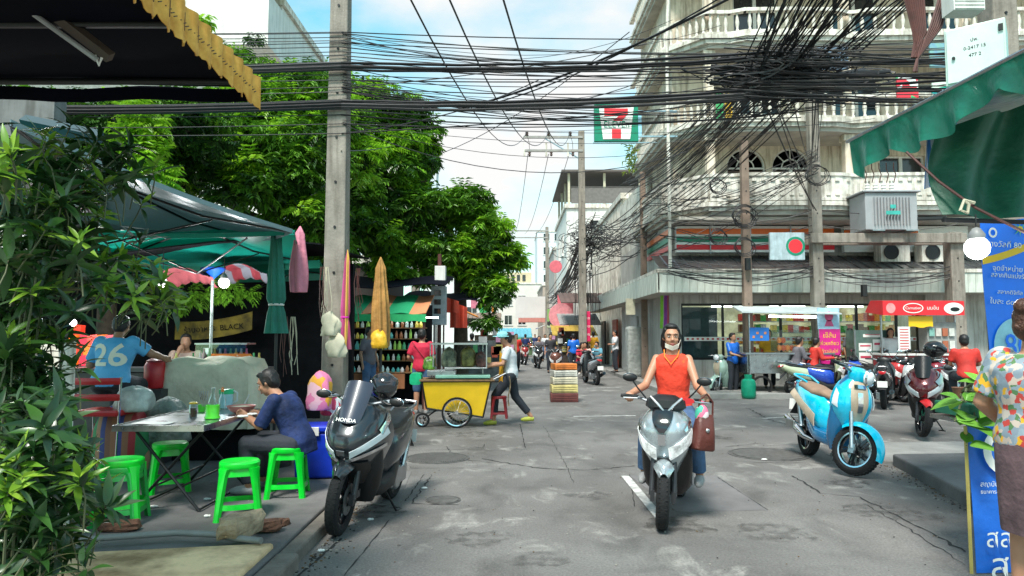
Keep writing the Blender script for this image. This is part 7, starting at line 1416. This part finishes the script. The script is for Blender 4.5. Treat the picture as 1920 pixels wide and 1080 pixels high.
for k in range(8): mb=MB(); mb.ell((0,0,.06),(.07,.07,.08),8); mb.build('food_item',mat('roast_%d'%(k%2),[(.55,.18,.03),(.45,.08,.02)][k%2],.4,emit=.3),fc,True,loc=(-.12+.11*(k%6),-.1,1.2+.2*(k//6)))
mb=MB(); mb.box((-.75,-.42,1.62),(.5,.02,.34)); mb.build('blue_board',mat('menu_blue',(.02,.18,.6),.4),fc); mb=MB(); [mb.box((-.9+.1*k,-.435,1.55+.1*(k%2)),(.06,.006,.06)) for k in range(4)]; mb.build('board_print',mat('print_orange',(.7,.25,.1),.5),fc)['kind']='stuff'
gt=thing('gas_cylinder','green gas cylinder standing on the road beside the white roofed food cart','gas cylinder',(gx(1400,17.6),17.6,0)); lat([(.13,0),(.17,.04),(.18,.1),(.18,.38),(.16,.46),(.06,.52),(.001,.52)],18).build('tank',mat('gas_green',(.0,.25,.14),.4),gt,True); mb=MB(); mb.lathe([(.09,.50),(.10,.60),(.09,.60),(.08,.50)],14,cap=False); mb.build('collar',MC['gas_green'],gt,True); lat([(.02,.5),(.02,.57),(.03,.58),(.001,.59)],8).build('valve',M['steel'],gt,True)
vb=thing('magenta_banner','upright magenta banner with yellow lettering topped by a pale blue portrait panel','banner',(gx(1552,17.9),17.9,.0)); mb=MB(); mb.bb((-.25,-.01,.45),(.30,.01,1.75)); mb.build('panel',M['magenta'],vb); mb=MB(); mb.bb((-.27,-.012,1.752),(.28,.012,2.3)); mb.build('top_panel',mat('pale_blue_panel',(.42,.62,.78),.5),vb)
mb=MB(); n=14; mb.add([(.02+.11*math.cos(2*PI*k/n),-.014,2.08+.13*math.sin(2*PI*k/n)) for k in range(n)],[tuple(range(n))]); mb.add([(-.10,-.014,1.82),(.14,-.014,1.82),(.08,-.014,1.98),(-.04,-.014,1.98)],[(0,1,2,3)]); mb.build('pink_portrait',mat('print_pink',(.65,.08,.22),.5),vb)
M['yl']=mat('lettering_yellow',(.85,.55,.02),.5)
for tx,z,s in (('เจ๊ส้ม',1.58,.17),('ก๋วยเตี๋ยว',1.38,.13),('ข้าวมันไก่',1.18,.12),('ราคาถูก',.98,.12),('อร่อยมาก',.80,.11)): text(tx,s,M['yl'] if z>1.1 else M['swhite'],vb,T(.02,-.014,z)@FRONT,.001)
for x in (-.25,.3): mb=MB(); mb.tube([(x,0,0),(x,0,2.3)],.012,5); mb.build('post',M['steel'],vb)
rs2=thing('drinks_stall','red roofed drinks stall with white menu sheets and a yellow cloth before the grey wall','market stall',(gx(1720,17.9),17.9,0)); 
mb=MB(); mb.add([(-1.05,-.3,2.10),(1.02,-.3,2.10),(1.02,-.3,2.46),(-1.05,-.3,2.46),(-1.05,.6,2.2),(1.02,.6,2.2),(1.02,.3,2.5),(-1.05,.3,2.5)],[(0,1,2,3),(3,2,6,7),(7,6,5,4),(0,3,7,4),(1,5,6,2),(0,4,5,1)]); mb.build('sign_roof',M['sred'],rs2)
def oval(cx_,cz_,rx,rz,m,nm,y=-.305,inner=None):
    mb=MB(); n=28
    if inner: mb.add([(cx_+r_*rx*math.cos(a),y,cz_+(r_ if r_==1 else inner*.92)*rz*math.sin(a)) for r_ in (1,inner) for a in [2*PI*k/n for k in range(n)]],[(k,(k+1)%n,n+(k+1)%n,n+k) for k in range(n)])
    else: mb.add([(cx_+rx*math.cos(2*PI*k/n),y,cz_+rz*math.sin(2*PI*k/n)) for k in range(n)],[tuple(range(n))])
    mb.build(nm,m,rs2)
oval(-.28,2.28,.26,.13,M['swhite'],'oval_logo',inner=.90); text('Carnation',.10,M['swhite'],rs2,T(-.28,-.306,2.28)@FRONT,.001); text('นมข้น',.13,M['swhite'],rs2,T(.22,-.306,2.28)@FRONT,.001)
oval(.75,2.27,.25,.15,M['swhite'],'cup_picture_ground'); oval(.78,2.25,.12,.055,M['black'],'cup_picture',y=-.309); oval(-.85,2.28,.12,.13,mat('pale_red',(.75,.3,.3),.5),'pale_emblem')
for x in (-.95,.95): mb=MB(); mb.tube([(x,0,0),(x,0,2.2)],.03,6); mb.build('post',M['alu'],rs2,True)
mb=MB(); mb.box((0,.1,.55),(1.9,.7,1.05)); mb.build('counter_body',mat('stall_red_body',(.45,.02,.03),.45,var=.1),rs2); mb=MB(); mb.box((-.05,-.27,.6),(1.5,.03,.5)); mb.build('counter_panel',mat('stall_cream_panel',(.6,.5,.35),.5,col2=(.5,.08,.08),ns=3),rs2); mb=MB(); mb.box((0,.1,1.1),(2.0,.8,.04)); mb.build('counter_top',M['white'],rs2)
mb=MB(); mb.sheet(lambda u,v:(-.35+.62*u,-.2,2.08-.28*v+.02*math.sin(9*u)*v),8,3,.006); mb.build('yellow_cloth',M['yellow'],rs2,True)
mb=MB(); mb.box((-.55,-.32,1.5),(.30,.015,.62)); mb.build('menu_sheet',M['paper'],rs2)
mb=MB(); [mb.box((-.55,-.332,1.74-.07*k),(.22,.004,.02)) for k in range(8)]; mb.build('menu_print',M['sred'],rs2)['kind']='stuff'
mb=MB(); mb.box((.55,.1,1.55),(.75,.4,.75)); mb.build('drinks_case',mat('case_grey',(.30,.30,.29),.4),rs2,bevel=.01)
for k in range(8): mb=MB(); mb.box((.27+.17*(k%4),-.13,1.35+.32*(k//4)),(.13,.03,.2)); mb.build('drink_picture',mat('pic_%d'%(k%4),[(.2,.4,.35),(.6,.55,.5),(.4,.12,.06),(.65,.65,.6)][k%4],.5),rs2)
gp=thing('glass_cabinet','greenish glass cabinet with pasted notices standing against the grey wall','cabinet',(gx(1625,18.9),18.9,.13)); mb=MB(); mb.box((0,0,.8),(.95,.5,1.6)); mb.build('cabinet_body',mat('cabinet_green_glass',(.10,.17,.15),.15,coat=.8,var=.15),gp)
for x in (-.48,.48): mb=MB(); mb.box((x,-.26,.8),(.04,.03,1.62)); mb.build('frame_post',M['alu'],gp)
for k,(x,z,w_,h) in enumerate(((-.2,1.15,.35,.2),(.18,1.2,.35,.3),(-.2,.85,.35,.3),(.15,.9,.3,.2),(0,1.45,.5,.08))): mb=MB(); mb.box((x,-.257,z),(w_,.008,h),m=0); mb.box((x,-.263,z+.03),(w_*.8,.003,h*.2),m=1); mb.build('notice',[M['paper'],mat('notice_red',(.55,.05,.1),.6)],gp)
# side street furnishing: pink signs, hoardings, stalls, awnings, cables
def sign(label,px,py,Y,w_,h,m,shape='box'):
    c=at(px,py,Y); mb=MB(); 
    if shape=='box': mb.box((0,0,0),(w_,.08,h))
    else: mb.lathe([(w_/2,-.04),(w_/2,.04)],22,X=RX(PI/2))
    return tag(mb.build('street_sign',m,loc=c,bevel=.01),label,'sign')
M['pink']=mat('pink_sign',(.75,.16,.20),.5,var=.1); 
sign('round salmon pink sign sticking up in the sky down the side street',1042,500,38,.7,.7,M['pink'],'disc'); sign('tall coral sign hanging on the shophouses of the side street',1060,580,40,.9,1.7,M['pink']); sign('rounded pink sign below the tall coral one',1052,592,39,1.4,.9,mat('pink_sign2',(.75,.28,.32),.5),'disc')
sign('wide blank pale hoarding across the far part of the street',1015,576,62,4.6,1.9,mat('hoarding',(.60,.56,.54),.7,var=.06,ns=.6)); sign('small green and black poster board under the pale hoarding',1039,597,45,.9,1.2,pal('poster',[(.05,.2,.12),(.2,.35,.1),(.03,.03,.03),(.4,.45,.3)],3)); 
fl_=sign('slim magenta feather flag with white marks on the right of the side street',1102,612,30,.22,1.3,mat('feather_pink',(.75,.02,.12),.5)); 
for k,z in enumerate((-.35,0,.35)): text('ลด',.16,M['swhite'],fl_,T(0,-.045,z)@FRONT,.001)
for k,(px,py,Y,w_,m,tx) in enumerate(((1092,560,33,2.2,'M[wirebrown]','brown tiled lean-to roof beside the cable mass'),(1085,600,34,2.0,'x','grey corrugated shop canopy on the right of the side street'),(1075,620,38,2.4,'y','mustard coloured shop canopy below the grey one'),(965,625,45,2.2,'z','blue awning on the left far part of the street'),(905,600,30,1.6,'w','rusty roof edge behind the tree on the left of the side street'),(1000,600,70,3.0,'v','faded red roof near the far end of the street'))):
    c=at(px,py,Y); mm=mat('canopy_%d'%k,[(.14,.09,.08),(.33,.32,.31),(.42,.28,.04),(.10,.35,.45),(.22,.16,.12),(.35,.12,.09)][k],.7,var=.15); mb=MB()
    for j in range(9): mb.add([(c.x-w_/2+w_*j/9,Y-1.2,c.z-.22),(c.x-w_/2+w_*(j+.9)/9,Y-1.2,c.z-.22),(c.x-w_/2+w_*(j+.9)/9,Y+1.2,c.z+.35),(c.x-w_/2+w_*j/9,Y+1.2,c.z+.35)],[(0,1,2,3)]); 
    mb.add([(c.x-w_/2,Y-1.2,c.z-.27),(c.x+w_/2,Y-1.2,c.z-.27),(c.x+w_/2,Y+1.2,c.z+.30),(c.x-w_/2,Y+1.2,c.z+.30),(c.x-w_/2,Y-1.2,c.z-.23),(c.x+w_/2,Y-1.2,c.z-.23)],[(0,1,2,3),(0,1,5,4)]); tag(mb.build('shop_canopy',mm),tx,'canopy')
for k,(px,Y,w_,h,c,tx) in enumerate(((1075,36,1.6,1.7,(.10,.07,.06),'dark shop opening with wares on the right of the side street'),(930,30,1.8,1.5,(.25,.20,.14),'crowded stall with mixed goods on the left of the side street'),(905,24,1.3,1.3,(.10,.12,.13),'stall of dark goods behind the yellow cart vendor'),(975,52,1.8,1.6,(.08,.14,.06),'green leafy stall far down the street'),(1050,48,1.4,1.7,(.12,.10,.10),'dim shop front further down on the right'))):
    o=thing('street_stall',tx,'market stall',(gx(px,Y),Y,.1)); mb=MB(); mb.box((0,0,h/2),(w_,.8,h)); mb.build('stall_body',mat('stallb_%d'%k,c,.8,var=.3,ns=4),o); rr=random.Random(k)
    for j in range(10): q=MB(); q.box((0,0,.1),(rr.uniform(.12,.3),.1,rr.uniform(.1,.3))); q.build('ware',mat('ware_%d'%rr.randint(0,6),[(.5,.1,.06),(.1,.35,.15),(.55,.45,.15),(.15,.3,.5),(.6,.6,.6),(.5,.25,.4),(.2,.5,.5)][j%7],.6),o,loc=(rr.uniform(-.45,.45)*w_,-.46,rr.uniform(.3,1)*h))
for k,(z0,Y,tx) in enumerate(((2.0,26,'white door panel'),(2.0,31,'red and dark doorway'),(2.0,35,'dark narrow doorway'))):
    mb=MB(); mb.bb((4.66,Y,.13),(4.74,Y+1.3,2.3)); tag(mb.build('door',mat('door_%d'%k,[(.45,.44,.42),(.35,.07,.04),(.02,.02,.02)][k],.6)),tx+' in the side wall under the long fascia','door')
mb=MB(); mb.bb((4.1,24.6,.13),(4.6,25.2,1.9)); tag(mb.build('wrapped_object',mat('dusty_film',(.42,.43,.40),.5,bump=.8,bs=8),bevel=.08),'upright thing wrapped in pale plastic against the corner wall','wrapped bundle')
mb=MB(); mb.box(at(1182,575,23.5),(.3,.15,.55)); tag(mb.build('meter_box',M['cream']),'cream meter box on the corner wall under the fascia','meter box')
for k,(px,c,tx) in enumerate(((1239,(.2,.5,.03),'lime green cloth strip'),(1246,(.25,.03,.3),'purple cloth strip'),(1252,(.5,.05,.12),'crimson cloth strip'))):
    p=at(px,585,21); mb=MB(); mb.sheet(lambda u,v:(p.x+.09*u-.03*v,p.y+.02*math.sin(8*v),p.z+.5-1.0*v),3,8,.01); tag(mb.build('cloth_strip',mat('strip_%d'%k,c,.6),smooth=True),tx+' hanging at the shop corner','cloth')
# street lamp seen above the tree
sl=thing('street_lamp','round topped street lamp poking out of the big tree','street lamp',(gx(816,24),24,0)); p=at(822,268,24); mb=MB(); mb.tube([(0,0,0),(0,0,5),(p.x-sl.location.x,0,p.z-.1)],[.07,.05,.03],8); mb.build('post',M['alu'],sl,True); mb=MB(); mb.lathe([(.10,-.02),(.15,-.03),(.15,.03),(.10,.02),(.10,-.02)],18,X=T(p.x-sl.location.x,0,p.z)@RX(PI/2),cap=False); mb.build('ring_head',M['offwhite'],sl,True)
# ------------------------------------------------------------------ overhead cables
rc=random.Random(21)
def sag(a,b,s,n=12,wob=0): return [a.lerp(b,k/n)-V((0,0,s*4*(k/n)*(1-k/n)))+(V((0,rc.uniform(-wob,wob),rc.uniform(-wob,wob))) if 0<k<n else V((0,0,0))) for k in range(n+1)]
G1='cables slung across the street from the left pole to the right'
def cable(a,b,s,r,label,grp,m='wire',wob=0,n=12):
    if m=='wire': m=rc.choice(('wire','wire','wire2','wire2','wire3')) if r<.012 else rc.choice(('wire','wire2'))
    mb=MB(); mb.tube(sag(a,b,s,n,wob),r,4,cap=False); return tag(mb.build('overhead_cable',M[m],smooth=True),label,'cable',grp)
LB1='thin black cable crossing the street between the left pole and the tangle on the right'
for y0,y1,s in ((60,55,.05),(70,66,.08),(80,92,.05),(88,108,.1),(97,82,.12),(104,118,.1),(62,88,.15),(150,120,.05),(163,150,.1),(172,182,.15),(205,196,.1),(215,178,.18),(140,98,.1),(232,190,.1),(250,160,.05),(76,75,.2),(116,104,.22)):
    cable(at(-150,y0+rc.uniform(-6,6),9.2),at(640,y0,9.3),.04,.006,'thin black cable running left from the tall concrete pole over the trees','cables left of the tall pole',n=5)
    cable(at(640,y0,9.3),at(1480+rc.uniform(-60,60),y1+20+rc.uniform(-14,14),9.9),s,rc.uniform(.006,.010),'%s thin black cable of those fanning right from the tall concrete pole'%ORD[(60,70,80,88,97,104,62,150,163,172,205,215,140,232,250,76,116).index(y0)],G1)
for k in range(30):
    y0=rc.uniform(55,235); y1=y0+rc.uniform(-60,40); cable(at(642,y0,9.3),at(rc.uniform(1250,1700),y1+15,rc.uniform(9.6,12)),rc.uniform(.12,.5),rc.choice((.004,.006)),'hair thin black wire sagging between the tall concrete pole and the right side','hair thin wires across the street',n=14)
LB2='thick bundled cable crossing the street at mid height'
for y0,y1,s,r in ((118,92,.10,.020),(125,100,.11,.026),(130,106,.10,.018),(122,112,.13,.014),(190,160,.10,.022),(196,168,.09,.030),(201,172,.12,.022),(188,176,.14,.016),(192,182,.10,.014)):
    cable(at(-150,y0+8,9.15),at(640,y0,9.25),.05,r,'thick bundled cable running left from the tall concrete pole','cables left of the tall pole',n=5)
    cable(at(640,y0,9.25),at(1500,y1,9.7),s,r,'%s thick bundled cable crossing the street, counted along the two big bundles'%ORD[(118,125,130,122,190,196,201,188,192).index(y0)],'thick cables across the street',wob=.008)
# from the tangle on to the right pole
for k in range(46):
    y0=rc.uniform(70,190); y1=y0+rc.uniform(-35,25); cable(at(rc.uniform(1330,1480),y0,9.8),at(1885,y1+10,8.3),rc.uniform(0,.12),rc.choice((.006,.009,.014)),'black cable between the tangle and the dark right hand pole','cables right of the tangle',n=8,wob=.01)
# fan of cables from the upper right, through the tangle, down to the side street corner
for k in range(66):
    ox=rc.uniform(-1,1); a=at(1615+150*ox+rc.gauss(0,15),-40,8.0+rc.uniform(-.4,.4)); t=at(1478+75*ox+rc.gauss(0,14),125+rc.gauss(0,16),9.9); e=at(1215+45*ox+rc.gauss(0,14),375+40*ox+rc.gauss(0,22),21.5+rc.uniform(-1,2)) if k<56 else at(rc.uniform(1515,1545),rc.uniform(290,400),18.7)
    mb=MB(); mb.tube(sag(a,t,.05,5)+sag(t,e,rc.uniform(.1,.3),9)[1:],rc.choice((.007,.010,.014)),4,cap=False); tag(mb.build('overhead_cable',M['wire'],smooth=True),'black cable slanting from the upper right through the tangle towards the side street' if k<56 else 'black cable dropping from the tangle to the poles before the balcony','cable','slanting cables through the tangle' if k<56 else 'cables dropping to the poles')
# the tangle itself: coils and knots
mb=MB(); 
for k in range(230):
    c=at(1490+rc.gauss(0,62),140+rc.gauss(0,20),9.8+rc.gauss(0,.15)); r=rc.uniform(.08,.28); q=Matrix.Rotation(rc.uniform(-.5,.5),3,'Y')@Matrix.Rotation(rc.uniform(-.4,.4),3,'Z'); a0=rc.uniform(0,6)
    mb.tube([c+q@V((r*1.7*math.cos(a0+j*.5),rc.uniform(-.03,.03),r*.35*math.sin(a0+j*.5))) for j in range(9)],rc.choice((.006,.009,.013)),3,cap=False)
for k in range(22): 
    c=at(1490+rc.gauss(0,62),150+rc.gauss(0,10),9.85); mb.tube([c-V((.45,0,.03)),c,c+V((.45,.02,.04))],[.02,rc.uniform(.04,.08),.02],7)
tag(mb.build('cable_tangle',M['wire'],smooth=True),'big black knot of coiled and tangled cables hanging above the junction on the right','cable tangle',None,'stuff')
# slanting bundle lower left of the tangle, seen against the balconies, to the dark mass in the side street
for k in range(26):
    a=at(1235+rc.gauss(0,16),390+rc.gauss(0,40),22); e=at(1100+rc.gauss(0,14),470+rc.gauss(0,30),31); cable(a,e,rc.uniform(.1,.5),rc.choice((.012,.018)),'dark cable running from the building corner up the side street','cables up the side street',n=8,wob=.02)
for k in range(40):
    a=at(1105+rc.gauss(0,10),455+rc.gauss(0,30),31); e=at(1030+rc.uniform(-4,22),565+rc.gauss(0,10),50); cable(a,e,rc.uniform(.1,.6),.022,'brownish cable sweeping down towards the far end of the side street','far cables of the side street','wirebrown' if k%3==0 else 'wire',n=7,wob=.03)
mb=MB()
for k in range(150):
    c=at(1110+rc.gauss(0,28),450+rc.gauss(0,18),30); r=rc.uniform(.15,.5); a0=rc.uniform(0,6); mb.tube([c+V((r*math.cos(a0+j*.6),rc.uniform(-.1,.1),r*.6*math.sin(a0+j*.6))) for j in range(8)],.014,3,cap=False)
for k in range(30):
    c=at(1095+rc.gauss(0,12),500,31); mb.tube([c,c+V((rc.uniform(-.1,.1),0,-1)),c+V((rc.uniform(-.15,.15),0,-2.4))],.015,3,cap=False)
tag(mb.build('cable_tangle',M['wire'],smooth=True),'matted mass of loose cables on the crossarm pole of the side street','cable tangle',None,'stuff')
# high wires from the crossarm towards the camera
for px,py,ax_ in ((755,-30,.65),(830,-30,1.6),(935,-30,2.55)):
    cable(at(px,py,7.0),V((ax_-.0,29.9,10.5)),1.1,.012,'taut high wire running overhead to the crossarm pole','three high wires overhead',n=16)
for px in (.7,1.6,2.5): cable(V((px,29.9,9.5)),V((px-.5,60,10.4)),.8,.014,'wire continuing from the crossarm pole to the distant pole','wires between the crossarm poles',n=8)
for a,b,s,r in ((at(640,480//3+5,9.3),at(1225,78,12),.1,.008),(at(820,290,24),at(1180,60,14),.3,.012),(at(1400,-20,8),at(860,205,12),.15,.02),(at(1385,-25,8),at(900,200,12),.18,.012),(at(640,250,9.3),at(1010,150,12),.15,.009),(at(640,283,9.3),at(760,262,22),.1,.008)):
    cable(a,b,s,r,'loose black cable slanting across the others over the street','slanting cables over the street')
LB3='slack cable looping between the poles in front of the shop'
for k in range(22):
    y0=rc.choice((430,440,500,505,510,395,402)); cable(at(1240+rc.uniform(-20,20),y0+rc.uniform(-15,15),19),at(1530,y0+rc.uniform(-10,10),18.8),rc.uniform(.05,.4),.010,LB3,'slack cables before the shop',n=10,wob=.02); 
    if k<12: cable(at(1530,y0+rc.uniform(-10,15),18.8),at(1795,y0+rc.uniform(-10,10),18.8),rc.uniform(.05,.45),.010,'slack cable looping under the transformer beam','slack cables under the transformer',n=10,wob=.01)
for k in range(16):
    cable(at(1530+rc.uniform(-8,8),rc.uniform(270,340),18.7),at(1220+rc.uniform(-20,30),rc.uniform(330,480),20),rc.uniform(.1,.5),.009,'thin service cable crossing in front of the balconies','service cables before the balconies',n=10,wob=.02)
for k in range(6):
    c=at(rc.choice((1480,1510,1530,1345,1395)),rc.uniform(300,410) if k<4 else rc.uniform(430,470),18.6); r=rc.uniform(.18,.32); mb=MB()
    for q in range(3): mb.tube([c+V((r*(1+.13*q+rc.uniform(-.12,.12))*math.cos(j*.45),-.05*q,r*math.sin(j*.45)-.04*q)) for j in range(15)],.012,4,cap=False)
    tag(mb.build('cable_coil',M['wire'],smooth=True),'spare cable coiled up on the poles in front of the shop','cable coil','coils of spare cable')
mb=MB()
for k in range(9): a=at(1690+5*k,-30,7.2); mb.tube([a,at(1712+3*k,60,7.2),at(1715+rc.uniform(-6,6),108,7.2)],.014,4,cap=False)
for k in range(6): a=at(1790-4*k,-30,7.2); mb.tube([a,at(1765-4*k,50,7.2),at(1720,110,7.2),at(1716+rc.uniform(-3,3),135,7.2)],.016,4,cap=False)
tag(mb.build('brown_cable_bunch',M['wirebrown'],smooth=True),'bunch of reddish brown cables gathered into a point beside the mint box','cable bunch',None,'stuff')
c=thing('cable_closure','','') ; bpy.data.objects.remove(c)
for k,(px,py,Y,tx) in enumerate(((1402,495,18.9,'black splice box on the brown pole at fascia height'),(1620,545,18.8,'black tube closure hung under the transformer beam'))):
    p=at(px,py,Y-.25); mb=MB(); mb.tube([p+V((0,0,.16)),p-V((0,0,.16))],.085,8); tag(mb.build('splice_box',M['black'],smooth=True),tx,'splice box')
mb=MB(); p=at(1475,462,18.8); mb.box(p,(.95,.10,.75)); o=tag(mb.build('light_box_sign',mat('pale_blue_lightbox',(.42,.52,.56),.4,streak=.4),bevel=.01),'white light box sign with a round 7 emblem under the cable coils','sign')
mb=MB(); 
for r0,r1,m_ in ((.26,.20,0),(.19,.0,1)):
    n=24; mb.add([(p.x+.22+r_*math.cos(2*PI*k/n),p.y-.056,p.z+r_*math.sin(2*PI*k/n)) for r_ in (r0,max(r1,.001)) for k in range(n)],[(k,(k+1)%n,n+(k+1)%n,n+k) for k in range(n)],m_)
mb.build('round_emblem',[M['sgreen'],M['sred']],o)

# small signs, awnings and stalls lining both sides of the side street as it narrows
rs3=random.Random(77); CN=(('scarlet',(.5,.03,.02)),('teal',(.02,.3,.3)),('white',(.65,.65,.62)),('orange',(.7,.25,.03)),('navy',(.02,.05,.25)),('green',(.03,.3,.08)),('yellow',(.7,.5,.05)),('pink',(.65,.2,.28)))
KN=(('box sign','sign'),('cloth awning','awning'),('hanging lightbox','sign'))
for k in range(30):
    if k%2==0 and k<8: continue
    Y=27+k*2.1; sd_=-1 if k%2 else 1; x=(4.0-.9*rs3.random() if sd_>0 else -1.6-.8*rs3.random()); z=rs3.uniform(2.2,4.3); cn,cc=CN[(k*3)%8]; kn,ct_=KN[k%3]; mm=mat('street_'+cn,cc,.6,var=.15)
    lab='%s %s on the %s of the side street, %s down the row'%(cn,kn,'right' if sd_>0 else 'left',ORD[k//2]); mb=MB()
    if k%3==1:
        w_=1.5; mb.sheet(lambda u,v:(x-.2*sd_+sd_*(-.6+1.2*v),Y-.9+1.8*u,2.35+.5*v+.03*math.sin(12*u)),8,3,.02); nm='shop_awning'
    elif k%3==0: mb.box((x,Y,z),(rs3.uniform(.45,.8),.1,rs3.uniform(.4,.7))); nm='street_sign'
    else: mb.box((x,Y,z),(.35,.12,rs3.uniform(.8,1.4))); nm='street_sign'
    tag(mb.build(nm,mm),lab,ct_)
    if k%3!=1: pass

# grit, dead leaves and dirt gathered in the gutters and along the kerbs
gr=random.Random(31); mb=MB()
for k in range(900):
    if k%3: x=-1.46+abs(gr.gauss(0,.10)); y=gr.uniform(3.2,9.3)
    else:
        t=gr.random(); x=4.06+.6*t-abs(gr.gauss(0,.12)); y=5.0+3.6*t
    s_=gr.uniform(.003,.011); mb.box((x,y,s_*.4),(s_*gr.uniform(1,2.2),s_,s_*.8),gr.choice((0,0,1,2)),X=Matrix.Identity(4))
for k in range(500):
    x=gr.uniform(-1.3,4.2); y=gr.uniform(3.5,14); s_=gr.uniform(.003,.008); mb.box((x,y,s_*.4+.004),(s_*1.5,s_,s_*.7),gr.choice((0,1,1,2)))
tag(mb.build('grit',[mat('grit_dark',(.05,.045,.04),.9),mat('grit_pale',(.32,.30,.26),.9),mat('grit_brown',(.16,.09,.04),.9)]),'scattered grit and bits of dirt along the kerbs and over the road','grit',None,'stuff')
for k in range(26):
    x=gr.choice((-1.35,-1.2,gr.uniform(-3.4,-1.8),gr.uniform(-1,3.9))); y=gr.uniform(4.2,8.5); z=.124 if x<-1.62 else .006
    o=inst('fallen_leaf',LF[1],None,(x,y,z),(gr.uniform(-.2,.2),gr.uniform(-.2,.2),gr.uniform(0,6)),gr.uniform(.3,.55)); o.material_slots[0].link='OBJECT'; o.material_slots[0].material=mat('dead_leaf',(.20,.12,.04),.8,var=.3); tag(o,'dry fallen leaf lying on the ground in the foreground','leaf','fallen leaves')
# oil stains and damp patches, thin sheets on the road with ragged edges
for k,(px,py,r,c) in enumerate(((1270,985,.32,.085),(705,960,.30,.08),(1590,905,.28,.10),(1100,930,.22,.13),(900,1010,.26,.13),(1450,1000,.35,.13),(1660,960,.4,.10),(1010,1050,.2,.14),(870,815,.4,.13),(1330,820,.3,.13))):
    p=gnd(px,py); mb=MB(); n=40; ph=[gr.uniform(0,6) for _ in range(3)]
    q=[(p.x+r*(1+.22*math.sin(2*a+ph[0])+.14*math.sin(5*a+ph[1])+.08*math.sin(11*a+ph[2]))*math.cos(a),p.y+r*.8*(1+.2*math.sin(3*a+ph[1])+.1*math.sin(7*a))*math.sin(a)) for a in [2*PI*j/n for j in range(n)]]
    m=bpy.data.materials.get('stain_%d'%k) or mat('stain_%d'%k,(c,c*.95,c*.9),.6,var=.2,ns=8)
    t=m.node_tree; b=t.nodes['Principled BSDF']; gn=N(t,'ShaderNodeTexNoise'); gn.inputs['Scale'].default_value=9; gn.inputs['Detail'].default_value=6; tcx=N(t,'ShaderNodeTexCoord'); t.links.new(tcx.outputs['Object'],gn.inputs[0]); rp=N(t,'ShaderNodeValToRGB'); rp.color_ramp.elements[0].position=.44; rp.color_ramp.elements[1].position=.62; rp.color_ramp.elements[1].color=(.45,.45,.45,1); t.links.new(gn.outputs[0],rp.inputs[0]); t.links.new(rp.outputs[0],b.inputs['Alpha'])
    mb.add([(x,y,.005+.0004*k) for x,y in q],[tuple(range(n))]); struct('road_stain',mb,m)
